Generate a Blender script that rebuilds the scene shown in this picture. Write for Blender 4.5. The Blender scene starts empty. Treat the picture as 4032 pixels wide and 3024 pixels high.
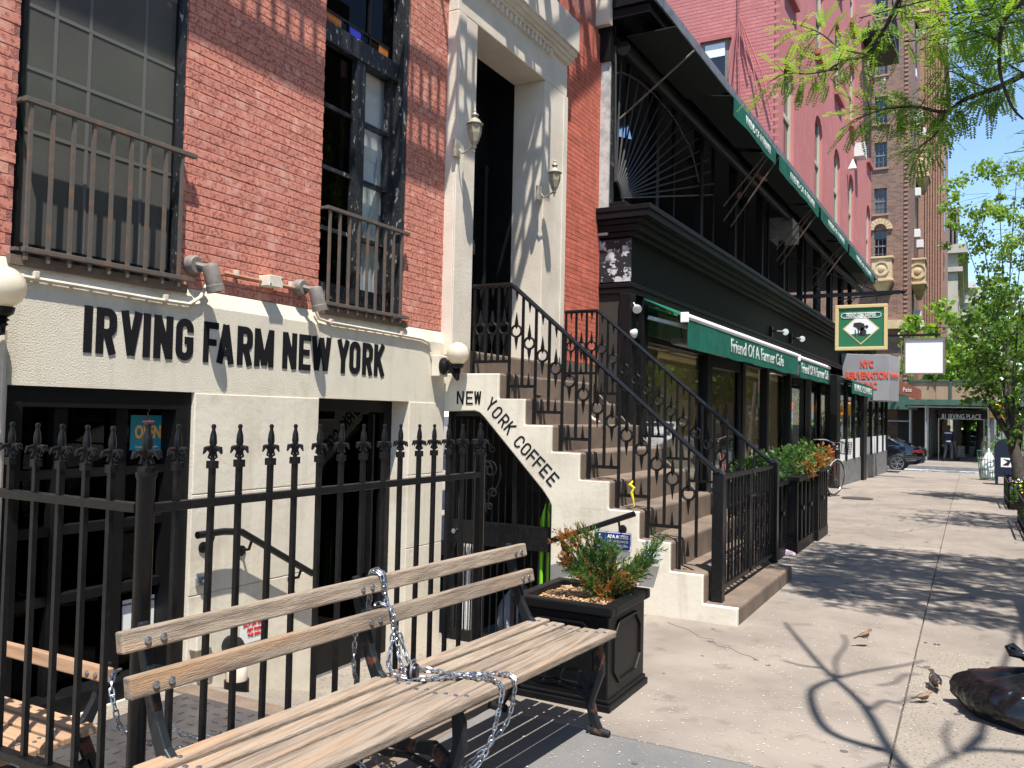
import bpy, bmesh, math, random
from mathutils import Vector, Matrix
random.seed(11)
rad = math.radians
scene = bpy.context.scene
col = scene.collection
# ---------------------------------------------------------------- camera
CAM = Vector((3.84334, -5.84336, 1.42309)); FPX = 3294.3
_y, _p, _r = rad(28.73415), rad(2.07318), rad(1.24457)
FW = Vector((-math.sin(_y)*math.cos(_p), math.cos(_y)*math.cos(_p), math.sin(_p)))
_r0 = Vector((math.cos(_y), math.sin(_y), 0)); _u0 = _r0.cross(FW)
RT = math.cos(_r)*_r0 + math.sin(_r)*_u0
UP = -math.sin(_r)*_r0 + math.cos(_r)*_u0
cd = bpy.data.cameras.new('camera'); cam = bpy.data.objects.new('camera', cd); col.objects.link(cam)
m3 = Matrix((RT, UP, -FW)).transposed()
cam.matrix_world = Matrix.Translation(CAM) @ m3.to_4x4()
cd.sensor_fit = 'HORIZONTAL'; cd.sensor_width = 36; cd.lens = FPX/4032*36
cd.clip_start = 0.05; cd.clip_end = 2000
scene.camera = cam
# ---------------------------------------------------------------- sky and sun
SXZ, SYZ = 0.27, -0.32
SUN = Vector((SXZ, SYZ, 1.0)).normalized()
world = bpy.data.worlds.new('World'); scene.world = world; world.use_nodes = True
wn = world.node_tree; wn.nodes.clear()
sky = wn.nodes.new('ShaderNodeTexSky'); sky.sky_type = 'NISHITA'; sky.sun_disc = False
sky.sun_elevation = math.asin(SUN.z); sky.sun_rotation = math.atan2(SUN.x, SUN.y)
sky.air_density = 1.0; sky.dust_density = 0.05; sky.ozone_density = 4.0; sky.altitude = 0
bgn = wn.nodes.new('ShaderNodeBackground'); bgn.inputs['Strength'].default_value = 0.14
wo = wn.nodes.new('ShaderNodeOutputWorld')
wn.links.new(sky.outputs[0], bgn.inputs[0]); wn.links.new(bgn.outputs[0], wo.inputs[0])
sl = bpy.data.lights.new('sun', 'SUN'); sl.energy = 5.0; sl.angle = rad(0.53); sl.color = (1.0, 0.95, 0.87)
so = bpy.data.objects.new('sun', sl); col.objects.link(so)
so.rotation_euler = (-SUN).to_track_quat('-Z', 'Y').to_euler(); so.location = SUN*60
scene.view_settings.view_transform = 'Standard'; scene.view_settings.look = 'None'
scene.view_settings.exposure = 0.9; scene.view_settings.gamma = 1.0
scene.view_settings.use_curve_mapping = False
# ---------------------------------------------------------------- pixel helpers (photo pixel -> point on a plane of the place)
def ray(x, y): return FW + RT*((x-2016)/FPX) - UP*((y-1512)/FPX)
def _on(i, v, x, y):
    d = ray(x, y); return CAM + d*((v-CAM[i])/d[i])
def PX(v, x, y): return _on(0, v, x, y)
def PY(v, x, y): return _on(1, v, x, y)
def PZ(v, x, y): return _on(2, v, x, y)
def gz(y): return -.0165*(min(max(y, 10.5), 36)-10.5)   # the avenue falls gently to the north
def PD(t, x, y): return CAM + ray(x, y).normalized()*t
# ---------------------------------------------------------------- mesh builder
ROOTLOC = {}
class MB:
    def __init__(s): s.v = []; s.f = []
    def add(s, vs, fs):
        o = len(s.v); s.v += [tuple(v) for v in vs]; s.f += [tuple(i+o for i in f) for f in fs]; return s
    def box(s, x0, x1, y0, y1, z0, z1):
        return s.add([(x, y, z) for z in (z0, z1) for y in (y0, y1) for x in (x0, x1)],
                     [(0,2,3,1),(4,5,7,6),(0,1,5,4),(2,6,7,3),(0,4,6,2),(1,3,7,5)])
    def quad(s, a, b, c, d): return s.add([a, b, c, d], [(0,1,2,3)])
    def bar(s, a, b, w, h=None, up=(0,0,1)):
        a = Vector(a); b = Vector(b); h = h or w; d = (b-a).normalized(); up = Vector(up)
        if abs(d.dot(up)) > .98: up = Vector((1,0,0))
        sx = d.cross(up).normalized(); sz = sx.cross(d)
        P = []
        for q in (a, b):
            for j, k in ((-1,-1),(1,-1),(1,1),(-1,1)): P.append(q+sx*(j*w/2)+sz*(k*h/2))
        return s.add(P, [(0,1,2,3),(7,6,5,4),(0,4,5,1),(1,5,6,2),(2,6,7,3),(3,7,4,0)])
    def tube(s, pts, r, n=8, closed=False):
        pts = [Vector(p) for p in pts]; m = len(pts); rs = r if isinstance(r, (list, tuple)) else [r]*m
        V = []; prev = None
        for i, p in enumerate(pts):
            if closed: t = pts[(i+1) % m]-pts[i-1]
            else: t = pts[min(i+1, m-1)]-pts[max(i-1, 0)]
            t = t.normalized() if t.length > 1e-9 else Vector((0,0,1))
            if prev is None:
                a = Vector((0,0,1)) if abs(t.z) < .9 else Vector((1,0,0)); nx = t.cross(a).normalized()
            else:
                nx = prev-t*prev.dot(t); nx = nx.normalized() if nx.length > 1e-6 else t.orthogonal().normalized()
            prev = nx; ny = t.cross(nx)
            for k in range(n):
                an = 2*math.pi*k/n; V.append(p+(nx*math.cos(an)+ny*math.sin(an))*rs[i])
        F = []
        for i in range(m if closed else m-1):
            for k in range(n):
                j = (i+1) % m; F.append((i*n+k, i*n+(k+1) % n, j*n+(k+1) % n, j*n+k))
        if not closed: F += [tuple(range(n))[::-1], tuple(range((m-1)*n, m*n))]
        return s.add(V, F)
    def lathe(s, prof, c, axis=(0,0,1), n=16):
        c = Vector(c); ax = Vector(axis).normalized(); nx = ax.orthogonal().normalized(); ny = ax.cross(nx)
        V = []; m = len(prof)
        for r, h in prof:
            for k in range(n):
                a = 2*math.pi*k/n; V.append(c+ax*h+(nx*math.cos(a)+ny*math.sin(a))*max(r, 1e-4))
        F = [(i*n+k, i*n+(k+1) % n, (i+1)*n+(k+1) % n, (i+1)*n+k) for i in range(m-1) for k in range(n)]
        F += [tuple(range(n))[::-1], tuple(range((m-1)*n, m*n))]
        return s.add(V, F)
    def prism(s, poly, fn, d0, d1):
        "poly: 2-D outline; fn(u,v,d)->3-D; both faces triangulated"
        from mathutils.geometry import tessellate_polygon
        n = len(poly); tri = tessellate_polygon([[Vector((u, v, 0)) for u, v in poly]])
        V = [fn(u, v, d0) for u, v in poly]+[fn(u, v, d1) for u, v in poly]
        F = [tuple(t) for t in tri]+[tuple(i+n for i in t)[::-1] for t in tri]
        F += [(i, (i+1) % n, (i+1) % n+n, i+n) for i in range(n)]
        return s.add(V, F)
    def loft(s, rings, cap=True):
        n = len(rings[0]); V = [p for r in rings for p in r]
        F = [(i*n+k, i*n+(k+1) % n, (i+1)*n+(k+1) % n, (i+1)*n+k) for i in range(len(rings)-1) for k in range(n)]
        if cap: F += [tuple(range(n))[::-1], tuple(range((len(rings)-1)*n, len(rings)*n))]
        return s.add(V, F)
    def mesh(s, name, mat, smooth=False, shift=None):
        me = bpy.data.meshes.new(name)
        v = s.v if shift is None else [(a-shift[0], b-shift[1], c-shift[2]) for a, b, c in s.v]
        me.from_pydata(v, [], s.f); me.materials.append(MAT[mat] if isinstance(mat, str) else mat)
        bm = bmesh.new(); bm.from_mesh(me); bmesh.ops.recalc_face_normals(bm, faces=bm.faces); bm.to_mesh(me); bm.free()
        if smooth:
            for p in me.polygons: p.use_smooth = True
            try: me.set_sharp_from_angle(angle=rad(smooth if smooth is not True else 40))
            except Exception: pass
        return me
    def build(s, name, mat, parent=None, smooth=False, bevel=0, label=None, cat=None, group=None, kind=None):
        shift = None
        if parent is None:
            xs = [v[0] for v in s.v]; ys = [v[1] for v in s.v]; zs = [v[2] for v in s.v]
            shift = ((min(xs)+max(xs))/2, (min(ys)+max(ys))/2, min(zs))
        o = bpy.data.objects.new(name, s.mesh(name, mat, smooth, shift)); col.objects.link(o)
        if parent is None: o.location = shift
        else: attach(o, parent)
        if bevel:
            b = o.modifiers.new('bevel', 'BEVEL'); b.width = bevel; b.segments = 2; b.limit_method = 'ANGLE'; b.angle_limit = rad(35)
        tag(o, label, cat, group, kind)
        return o
def attach(o, parent):
    o.parent = parent
    L = ROOTLOC.get(parent.name)
    if L is not None: o.matrix_parent_inverse = Matrix.Translation(-Vector(L))
    elif parent.parent is None and parent.type == 'MESH': o.matrix_parent_inverse = Matrix.Translation(-parent.location)
    return o
def tag(o, label=None, cat=None, group=None, kind=None):
    if label: o['label'] = label
    if cat: o['category'] = cat
    if group: o['group'] = group
    if kind: o['kind'] = kind
    return o
def thing(name, label, cat, loc=(0,0,0), group=None, local=False):
    o = bpy.data.objects.new(name, None); col.objects.link(o); o.location = loc; o.empty_display_size = .1
    if not local: ROOTLOC[o.name] = tuple(loc)
    return tag(o, label, cat, group)
def kids(o): return [c for c in bpy.data.objects if c.parent == o]
_kidcache = {}
def dup(o, parent=None):
    c = o.copy(); col.objects.link(c); c.parent = parent
    if o.name not in _kidcache: _kidcache[o.name] = kids(o)
    for k in _kidcache[o.name]: dup(k, c)
    return c
def inst(name, me, parent, loc, rot=(0,0,0), scale=(1,1,1)):
    o = bpy.data.objects.new(name, me); col.objects.link(o); o.location = loc; o.rotation_euler = rot; o.scale = scale
    if parent is not None: attach(o, parent)
    return o
# ---------------------------------------------------------------- materials
MAT = {}
def nd(nt, t, **kw):
    n = nt.nodes.new(t)
    for k, v in kw.items():
        if k in n.inputs: n.inputs[k].default_value = v
        else: setattr(n, k, v)
    return n
def mat(name, c, c2=None, scale=6, lo=.42, hi=.6, rough=.6, metal=0, bump=0, bscale=60, detail=8, c3=None, scale3=40, lo3=.55, hi3=.65,
        coord='pos', rnd=0, spec=.5, stretch=(1,1,1), trans=None, emit=None, emis=0, bdist=.01, coat=0, rough2=None, streak=None):
    m = bpy.data.materials.new(name); m.use_nodes = True; nt = m.node_tree; nt.nodes.clear(); L = nt.links.new
    out = nd(nt, 'ShaderNodeOutputMaterial'); b = nd(nt, 'ShaderNodeBsdfPrincipled')
    b.inputs['Roughness'].default_value = rough; b.inputs['Metallic'].default_value = metal
    b.inputs['Specular IOR Level'].default_value = spec; b.inputs['Coat Weight'].default_value = coat
    L(b.outputs[0], out.inputs[0])
    if coord == 'pos': src = nd(nt, 'ShaderNodeNewGeometry').outputs['Position']
    else: src = nd(nt, 'ShaderNodeTexCoord').outputs['Object']
    mp = nd(nt, 'ShaderNodeMapping'); mp.inputs['Scale'].default_value = stretch; L(src, mp.inputs[0]); vec = mp.outputs[0]
    colr = None
    def rgb(cc):
        n = nd(nt, 'ShaderNodeRGB'); n.outputs[0].default_value = (*cc, 1); return n.outputs[0]
    colr = rgb(c)
    def layer(base, cc, sc, l, h, det):
        nz = nd(nt, 'ShaderNodeTexNoise', Scale=sc, Detail=det, Roughness=.62); L(vec, nz.inputs['Vector'])
        mr = nd(nt, 'ShaderNodeMapRange'); mr.inputs[1].default_value = l; mr.inputs[2].default_value = h; L(nz.outputs[0], mr.inputs[0])
        mx = nd(nt, 'ShaderNodeMix', data_type='RGBA'); L(mr.outputs[0], mx.inputs[0]); L(base, mx.inputs[6]); L(rgb(cc), mx.inputs[7])
        return mx.outputs[2], mr.outputs[0]
    fac = None
    if c2: colr, fac = layer(colr, c2, scale, lo, hi, detail)
    if c3: colr, _ = layer(colr, c3, scale3, lo3, hi3, 4)
    if streak:
        mp2 = nd(nt, 'ShaderNodeMapping'); mp2.inputs['Scale'].default_value = (9, 9, .7); L(src, mp2.inputs[0]); n2 = nd(nt, 'ShaderNodeTexNoise', Scale=1.0, Detail=5, Roughness=.6); L(mp2.outputs[0], n2.inputs['Vector']); r2 = nd(nt, 'ShaderNodeMapRange'); r2.inputs[1].default_value = .54; r2.inputs[2].default_value = .78; r2.inputs[4].default_value = .65; L(n2.outputs[0], r2.inputs[0]); x2 = nd(nt, 'ShaderNodeMix', data_type='RGBA'); L(r2.outputs[0], x2.inputs[0]); L(colr, x2.inputs[6]); L(rgb(streak), x2.inputs[7]); colr = x2.outputs[2]
    if rnd:
        oi = nd(nt, 'ShaderNodeObjectInfo'); mr = nd(nt, 'ShaderNodeMapRange'); mr.inputs[3].default_value = 1-rnd; mr.inputs[4].default_value = 1+rnd
        L(oi.outputs['Random'], mr.inputs[0]); hs = nd(nt, 'ShaderNodeHueSaturation'); L(mr.outputs[0], hs.inputs['Value']); L(colr, hs.inputs['Color']); colr = hs.outputs[0]
    L(colr, b.inputs['Base Color'])
    if rough2 is not None and fac is not None:
        mr = nd(nt, 'ShaderNodeMapRange'); mr.inputs[3].default_value = rough; mr.inputs[4].default_value = rough2; L(fac, mr.inputs[0]); L(mr.outputs[0], b.inputs['Roughness'])
    if bump:
        nz = nd(nt, 'ShaderNodeTexNoise', Scale=bscale, Detail=6, Roughness=.6); L(vec, nz.inputs['Vector'])
        bp = nd(nt, 'ShaderNodeBump', Strength=bump, Distance=bdist); L(nz.outputs[0], bp.inputs['Height']); L(bp.outputs[0], b.inputs['Normal'])
    if trans:
        t = nd(nt, 'ShaderNodeBsdfTranslucent'); t.inputs[0].default_value = (*trans, 1)
        mx = nd(nt, 'ShaderNodeMixShader'); mx.inputs[0].default_value = .4; L(b.outputs[0], mx.inputs[1]); L(t.outputs[0], mx.inputs[2]); L(mx.outputs[0], out.inputs[0])
    if emit: b.inputs['Emission Color'].default_value = (*emit, 1); b.inputs['Emission Strength'].default_value = emis
    MAT[name] = m; return m
def glass(name, tint=(.9,.95,.95), ior=1.5, dark=0.0, base=.04):
    m = bpy.data.materials.new(name); m.use_nodes = True; nt = m.node_tree; nt.nodes.clear(); L = nt.links.new
    out = nd(nt, 'ShaderNodeOutputMaterial'); lw = nd(nt, 'ShaderNodeLayerWeight', Blend=.5); pw = nd(nt, 'ShaderNodeMath', operation='POWER'); pw.inputs[1].default_value = 5.0; L(lw.outputs['Facing'], pw.inputs[0]); g = nd(nt, 'ShaderNodeBsdfGlossy'); g.inputs['Roughness'].default_value = .01
    t = nd(nt, 'ShaderNodeBsdfTransparent'); t.inputs[0].default_value = (*tint, 1)
    ad = nd(nt, 'ShaderNodeMath', operation='ADD'); ad.inputs[1].default_value = base+.04; L(pw.outputs[0], ad.inputs[0]); ad.use_clamp = True
    mx = nd(nt, 'ShaderNodeMixShader'); L(ad.outputs[0], mx.inputs[0]); L(t.outputs[0], mx.inputs[1]); L(g.outputs[0], mx.inputs[2]); L(mx.outputs[0], out.inputs[0])
    MAT[name] = m; return m
mat('stucco', (.67,.61,.495), (.565,.505,.40), 3.2, .5, .75, .9, bump=.7, bscale=130, bdist=.006, spec=.2, c3=(.50,.45,.36), scale3=2.3, lo3=.57, hi3=.75, streak=(.47,.42,.33))
mat('stucco_smooth', (.68,.62,.51), (.575,.515,.415), 2.5, .45, .7, .85, bump=.4, bscale=26, bdist=.005, spec=.2, c3=(.50,.44,.345), scale3=2.6, lo3=.57, hi3=.76, streak=(.45,.395,.305))
mat('letter_black', (.010,.010,.012), rough=.8, spec=.12, bump=.3, bscale=75)
mat('brick', (.58,.235,.17), (.33,.115,.092), 48, .51, .58, .9, bump=.3, bscale=110, bdist=.004, rnd=.07, c3=(.64,.33,.26), scale3=11, lo3=.56, hi3=.66, spec=.15, detail=10)
mat('brick_red', (.60,.16,.10), (.46,.105,.065), 9, .42, .66, .75, bump=.6, bscale=60, rnd=.14, c3=(.5,.2,.13), scale3=45, lo3=.66, hi3=.74)
mat('mortar', (.38,.15,.12), (.25,.095,.08), 20, .4, .6, .95, bump=.6, bscale=120)
mat('mortar_red', (.50,.13,.08), (.36,.09,.06), 20, .4, .6, .95, bump=.6, bscale=120)
mat('stone_cream', (.68,.61,.51), (.56,.48,.385), 2.0, .42, .7, .75, bump=.25, bscale=45, c3=(.55,.38,.2), scale3=1.6, lo3=.66, hi3=.82)
mat('brownstone', (.175,.127,.092), (.095,.069,.053), 3.5, .4, .68, .85, bump=.5, bscale=160, bdist=.006, c3=(.23,.165,.13), scale3=120, lo3=.55, hi3=.65)
mat('iron', (.005,.005,.006), (.010,.010,.011), 30, .45, .65, .32, bump=.3, bscale=45, bdist=.003, spec=.3)
mat('iron_rust', (.10,.085,.072), (.17,.095,.06), 16, .5, .66, .6, bump=.4, bscale=70, bdist=.004)
mat('iron_bench', (.012,.014,.017), (.10,.042,.025), 9, .57, .62, .45, spec=.3, bump=.3, bscale=60, bdist=.004)
mat('wood', (.30,.24,.185), (.145,.108,.08), 9, .42, .66, .85, bump=.8, bscale=50, bdist=.006, stretch=(6,.35,6), rnd=.12, c3=(.40,.245,.14), scale3=1.6, lo3=.54, hi3=.74, spec=.2)
mat('wood2', (.40,.25,.15), (.27,.16,.095), 9, .35, .7, .65, bump=.4, bscale=60, bdist=.004, stretch=(.35,6,6), rnd=.1)
mat('steel', (.50,.53,.57), (.36,.38,.41), 40, .4, .6, rough=.34, metal=1)
mat('concrete', (.262,.226,.193), (.185,.158,.135), 1.3, .38, .66, .9, bump=.5, bscale=240, bdist=.003, c3=(.135,.117,.10), scale3=4.5, lo3=.57, hi3=.76, rnd=.07, spec=.25)
mat('concrete_agg', (.265,.23,.19), (.205,.177,.146), 2.0, .35, .7, .9, bump=.6, bscale=190, bdist=.004, c3=(.10,.09,.085), scale3=70, lo3=.56, hi3=.62, rnd=.05, spec=.25)
mat('bluestone', (.15,.145,.14), (.115,.113,.112), 2.4, .35, .7, .85, bump=.3, bscale=150, bdist=.003, c3=(.24,.225,.2), scale3=60, lo3=.6, hi3=.7, rnd=.05)
mat('joint', (.12,.10,.085), (.08,.07,.06), 30, .4, .6, .95)
mat('asphalt', (.055,.055,.058), (.075,.073,.072), 2, .35, .7, .9, bump=.5, bscale=220, bdist=.004)
mat('roadpaint', (.72,.72,.70), (.4,.4,.4), 25, .5, .7, .8)
mat('kerb', (.27,.26,.25), (.2,.2,.2), 3, .4, .6, .85, bump=.3, bscale=100)
mat('black_paint', (.005,.005,.006), (.009,.009,.009), 6, .4, .7, .45, bump=.2, bscale=25, bdist=.004, spec=.2)
mat('black_peel', (.015,.016,.018), (.30,.29,.27), 34, .60, .645, .5, bump=.9, bscale=40, bdist=.01, stretch=(1,1,.45), c3=(.16,.13,.1), scale3=60, lo3=.66, hi3=.7)
mat('black_silver', (.02,.021,.024), (.5,.52,.55), 9, .5, .53, .5, bump=.4, bscale=30, spec=.3, c3=(.02,.021,.024), scale3=1.2, lo3=.46, hi3=.5)
mat('dark_green', (.003,.006,.005), (.005,.009,.007), 3, .4, .7, .55, bump=.15, bscale=20, spec=.14)
mat('grey_metal', (.22,.225,.23), (.12,.12,.13), 6, .45, .65, .5, bump=.2, bscale=25, metal=.3)
mat('dark', (.006,.006,.006), rough=.9)
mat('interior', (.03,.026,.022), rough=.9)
mat('interior_tan', (.46,.38,.25), (.40,.32,.2), 1.5, .4, .6, .9)
mat('blind_tan', (.52,.42,.25), (.45,.36,.21), 1.5, .4, .6, .9)
mat('screen', (.095,.092,.086), (.065,.064,.06), 1.6, .35, .7, .16, spec=.5)
mat('white_frame', (.76,.78,.80), rough=.5)
mat('curtain', (.75,.78,.8), (.66,.69,.72), 4, .4, .6, .8, stretch=(1,6,.4), trans=(.5,.5,.5))
mat('white_plastic', (.86,.86,.85), rough=.4)
mat('gum', (.10,.09,.085), rough=.9)
mat('globe', (.80,.73,.60), rough=.18, spec=.5, coat=.3, trans=(.8,.74,.6))
mat('iron_dull', (.045,.044,.045), (.07,.06,.05), 20, .5, .65, .6)
mat('awning_print', (.62,.66,.63), (.45,.52,.48), 6, .45, .65, .85)
mat('lamp_grey', (.20,.175,.15), (.15,.13,.115), 20, .4, .6, .55, bump=.2, bscale=80)
mat('conduit', (.66,.58,.48), (.55,.46,.36), 10, .4, .6, .6)
mat('copper_pipe', (.42,.22,.14), (.34,.17,.11), 10, .4, .6, .6)
mat('lantern', (.42,.38,.30), (.30,.27,.21), 20, .4, .6, .45, metal=.3)
mat('lantern_glass', (.55,.50,.36), rough=.15, trans=(.6,.55,.4))
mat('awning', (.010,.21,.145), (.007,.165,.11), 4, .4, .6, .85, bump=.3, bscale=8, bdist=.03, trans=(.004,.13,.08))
mat('awning_shaded', (.0015,.006,.0045), rough=.9)  # green awning cloth taken near black: shade of the underside put into the colour
mat('sign_green', (.022,.16,.075), rough=.45)
mat('gold', (.66,.50,.24), rough=.5)
mat('grey_sign', (.30,.30,.32), (.27,.27,.29), 3, .4, .6, .55)
mat('red_print', (.72,.10,.05), rough=.6)
mat('white_print', (.8,.8,.8), rough=.6)
mat('pink_paint', (.53,.185,.175), (.46,.155,.15), .9, .35, .7, .8, bump=.35, bscale=22, bdist=.02, c3=(.55,.245,.225), scale3=3, lo3=.55, hi3=.75, streak=(.38,.15,.14))
mat('pink_brick', (.53,.185,.175), (.46,.155,.15), 4, .35, .7, .8, bump=.4, bscale=30, bdist=.01, rnd=.06)
mat('pink_mortar', (.42,.16,.15), rough=.9)
mat('sill_pink', (.40,.12,.12), rough=.8)
mat('sash_cream', (.5,.47,.38), rough=.6)
mat('old_trim', (.5,.5,.47), (.32,.32,.31), 7, .45, .6, .6, bump=.3, bscale=40)
mat('ac_white', (.72,.72,.70), rough=.5)
mat('terracotta', (.62,.47,.28), (.5,.37,.21), 3, .4, .6, .8, bump=.3, bscale=12, bdist=.02)
mat('limestone', (.50,.45,.37), (.42,.38,.31), .8, .4, .6, .85)
mat('far_white', (.62,.6,.56), rough=.8)
mat('plywood', (.33,.24,.155), (.26,.185,.12), 2.5, .35, .7, .8, stretch=(1,1,.25), c3=(.5,.38,.27), scale3=5, lo3=.6, hi3=.7)
mat('shed_green', (.03,.085,.06), (.045,.11,.08), 3, .4, .6, .6)
mat('galv', (.40,.42,.42), (.3,.31,.31), 5, .4, .6, .45, metal=.5)
mat('brown_awning', (.22,.075,.045), rough=.8)
mat('black_fabric', (.012,.012,.014), rough=.85)
mat('traffic_yellow', (.78,.36,.01), rough=.45)
mat('mail_blue', (.006,.012,.035), rough=.35)
mat('bin_green', (.02,.12,.09), rough=.5)
mat('skin', (.2,.12,.08), rough=.6)
mat('cloth_navy', (.012,.016,.028), rough=.9)
mat('cloth_grey', (.38,.42,.47), rough=.9)
mat('car_black', (.006,.007,.011), rough=.12, coat=1, spec=.6)
mat('car_white', (.7,.71,.72), rough=.2, coat=.7)
mat('car_blue', (.02,.03,.08), rough=.15, coat=.8)
mat('tyre', (.015,.015,.015), rough=.85)
mat('rim', (.5,.5,.52), rough=.25, metal=1)
mat('car_glass', (.01,.012,.014), rough=.04, spec=.8)
mat('tail_red', (.55,.01,.015), rough=.15, coat=1)
mat('chrome', (.8,.8,.82), rough=.08, metal=1)
mat('bike_red', (.22,.035,.02), rough=.35)
mat('bike_mint', (.45,.55,.47), rough=.4)
mat('bag_black', (.006,.006,.007), rough=.18, spec=.5, bump=.35, bscale=60, bdist=.004)
mat('bag_grey', (.28,.32,.38), rough=.4, bump=.6, bscale=14, bdist=.03)
mat('bag_pink', (.6,.45,.5), rough=.5)
mat('ada_blue', (.004,.022,.20), rough=.35)
mat('teal_sign', (.015,.26,.34), rough=.5)
mat('sign_yellow', (.85,.5,.13), rough=.5)
mat('sign_red', (.6,.03,.03), rough=.5)
mat('paper', (.72,.74,.72), rough=.7)
mat('ink', (.02,.02,.02), rough=.8)
mat('hose', (.22,.58,.02), rough=.4)
mat('mulch', (.36,.22,.12), (.16,.09,.05), 40, .4, .6, .9, bump=1, bscale=60, bdist=.02)
mat('juniper', (.10,.19,.03), (.05,.12,.03), 8, .4, .6, .7, trans=(.12,.22,.03))
mat('juniper_brown', (.42,.17,.03), (.3,.12,.03), 10, .4, .6, .8, trans=(.4,.18,.04))
mat('leaf_locust', (.10,.22,.02), (.06,.15,.014), 2.2, .4, .6, .45, trans=(.36,.58,.04))
mat('leaf_pear', (.075,.155,.024), (.045,.105,.018), 1.0, .4, .6, .35, trans=(.22,.38,.035))
mat('leaf_light', (.14,.27,.03), (.09,.19,.025), 1.0, .4, .6, .45, trans=(.38,.55,.05))
mat('leaf_shrub', (.035,.095,.012), (.02,.06,.010), 9, .4, .6, .5, trans=(.09,.2,.015))
mat('bark', (.05,.04,.032), (.03,.024,.02), 12, .4, .6, .9, bump=.8, bscale=25, bdist=.02)
mat('soil', (.06,.045,.03), rough=.95)
mat('petal', (.52,.48,.40), rough=.8)
mat('petal_tan', (.45,.33,.15), rough=.8)
mat('sparrow', (.26,.16,.085), (.16,.1,.055), 60, .4, .6, .8)
mat('sparrow_pale', (.52,.45,.36), rough=.85)
mat('starling', (.035,.028,.03), (.2,.14,.08), 90, .55, .62, .4)
mat('beak', (.5,.32,.08), rough=.5)
mat('bird_dark', (.05,.03,.02), rough=.8)
mat('yellow_tape', (.75,.6,.03), rough=.4)
mat('lamp_warm', (1,.85,.55), rough=.3, emit=(1,.78,.4), emis=1.2)
mat('neon_red', (.8,.05,.03), rough=.3, emit=(1,.06,.04), emis=1.4)
mat('neon_blue', (.05,.3,.8), rough=.3, emit=(.05,.35,1), emis=1.2)
mat('neon_green', (.05,.6,.2), rough=.3, emit=(.05,.8,.25), emis=1.0)
mat('plate_steel', (.13,.12,.12), (.09,.085,.085), 6, .4, .6, .5, metal=.6, bump=.2, bscale=40)
mat('flower_purple', (.1,.03,.3), rough=.7)
mat('flower_yellow', (.7,.6,.1), rough=.7)
mat('flower_white', (.8,.8,.78), rough=.7)
mat('stained_blue', (.02,.02,.35), rough=.1)
mat('stained_amber', (.35,.12,.02), rough=.1)
glass('glass', (.95,.96,.96), 1.5, base=.0)
glass('glass_dark', (.25,.27,.26), 1.45, base=-.03)
glass('glass_cafe', (.96,.95,.90), 1.5, base=.10)
mat('acrylic', (.7,.72,.72), rough=.1, trans=(.8,.82,.82))
# tower brick: too far to build brick by brick
def brickmat(name, a, b, mort, sx, vertical_axis='X'):
    m = bpy.data.materials.new(name); m.use_nodes = True; nt = m.node_tree; L = nt.links.new; bs = nt.nodes['Principled BSDF']; bs.inputs['Roughness'].default_value = .85
    g = nd(nt, 'ShaderNodeNewGeometry'); sp = nd(nt, 'ShaderNodeSeparateXYZ'); L(g.outputs['Position'], sp.inputs[0])
    ad = nd(nt, 'ShaderNodeMath', operation='ADD'); L(sp.outputs[0], ad.inputs[0]); L(sp.outputs[1], ad.inputs[1])
    cb = nd(nt, 'ShaderNodeCombineXYZ'); L(ad.outputs[0], cb.inputs[0]); L(sp.outputs[2], cb.inputs[1])
    br = nd(nt, 'ShaderNodeTexBrick', Scale=sx); br.inputs['Color1'].default_value = (*a, 1); br.inputs['Color2'].default_value = (*b, 1); br.inputs['Mortar'].default_value = (*mort, 1)
    br.inputs['Mortar Size'].default_value = .012; br.inputs['Brick Width'].default_value = .46; br.inputs['Row Height'].default_value = .17; br.inputs['Bias'].default_value = -.1
    L(cb.outputs[0], br.inputs['Vector']); L(br.outputs[0], bs.inputs['Base Color'])
    bp = nd(nt, 'ShaderNodeBump', Strength=.4, Distance=.02); L(br.outputs['Fac'], bp.inputs['Height']); bp.invert = True; L(bp.outputs[0], bs.inputs['Normal'])
    MAT[name] = m
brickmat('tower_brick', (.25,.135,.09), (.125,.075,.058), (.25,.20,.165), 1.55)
brickmat('tower_brick_lit', (.38,.21,.15), (.31,.165,.115), (.36,.22,.16), 1.9)
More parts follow.
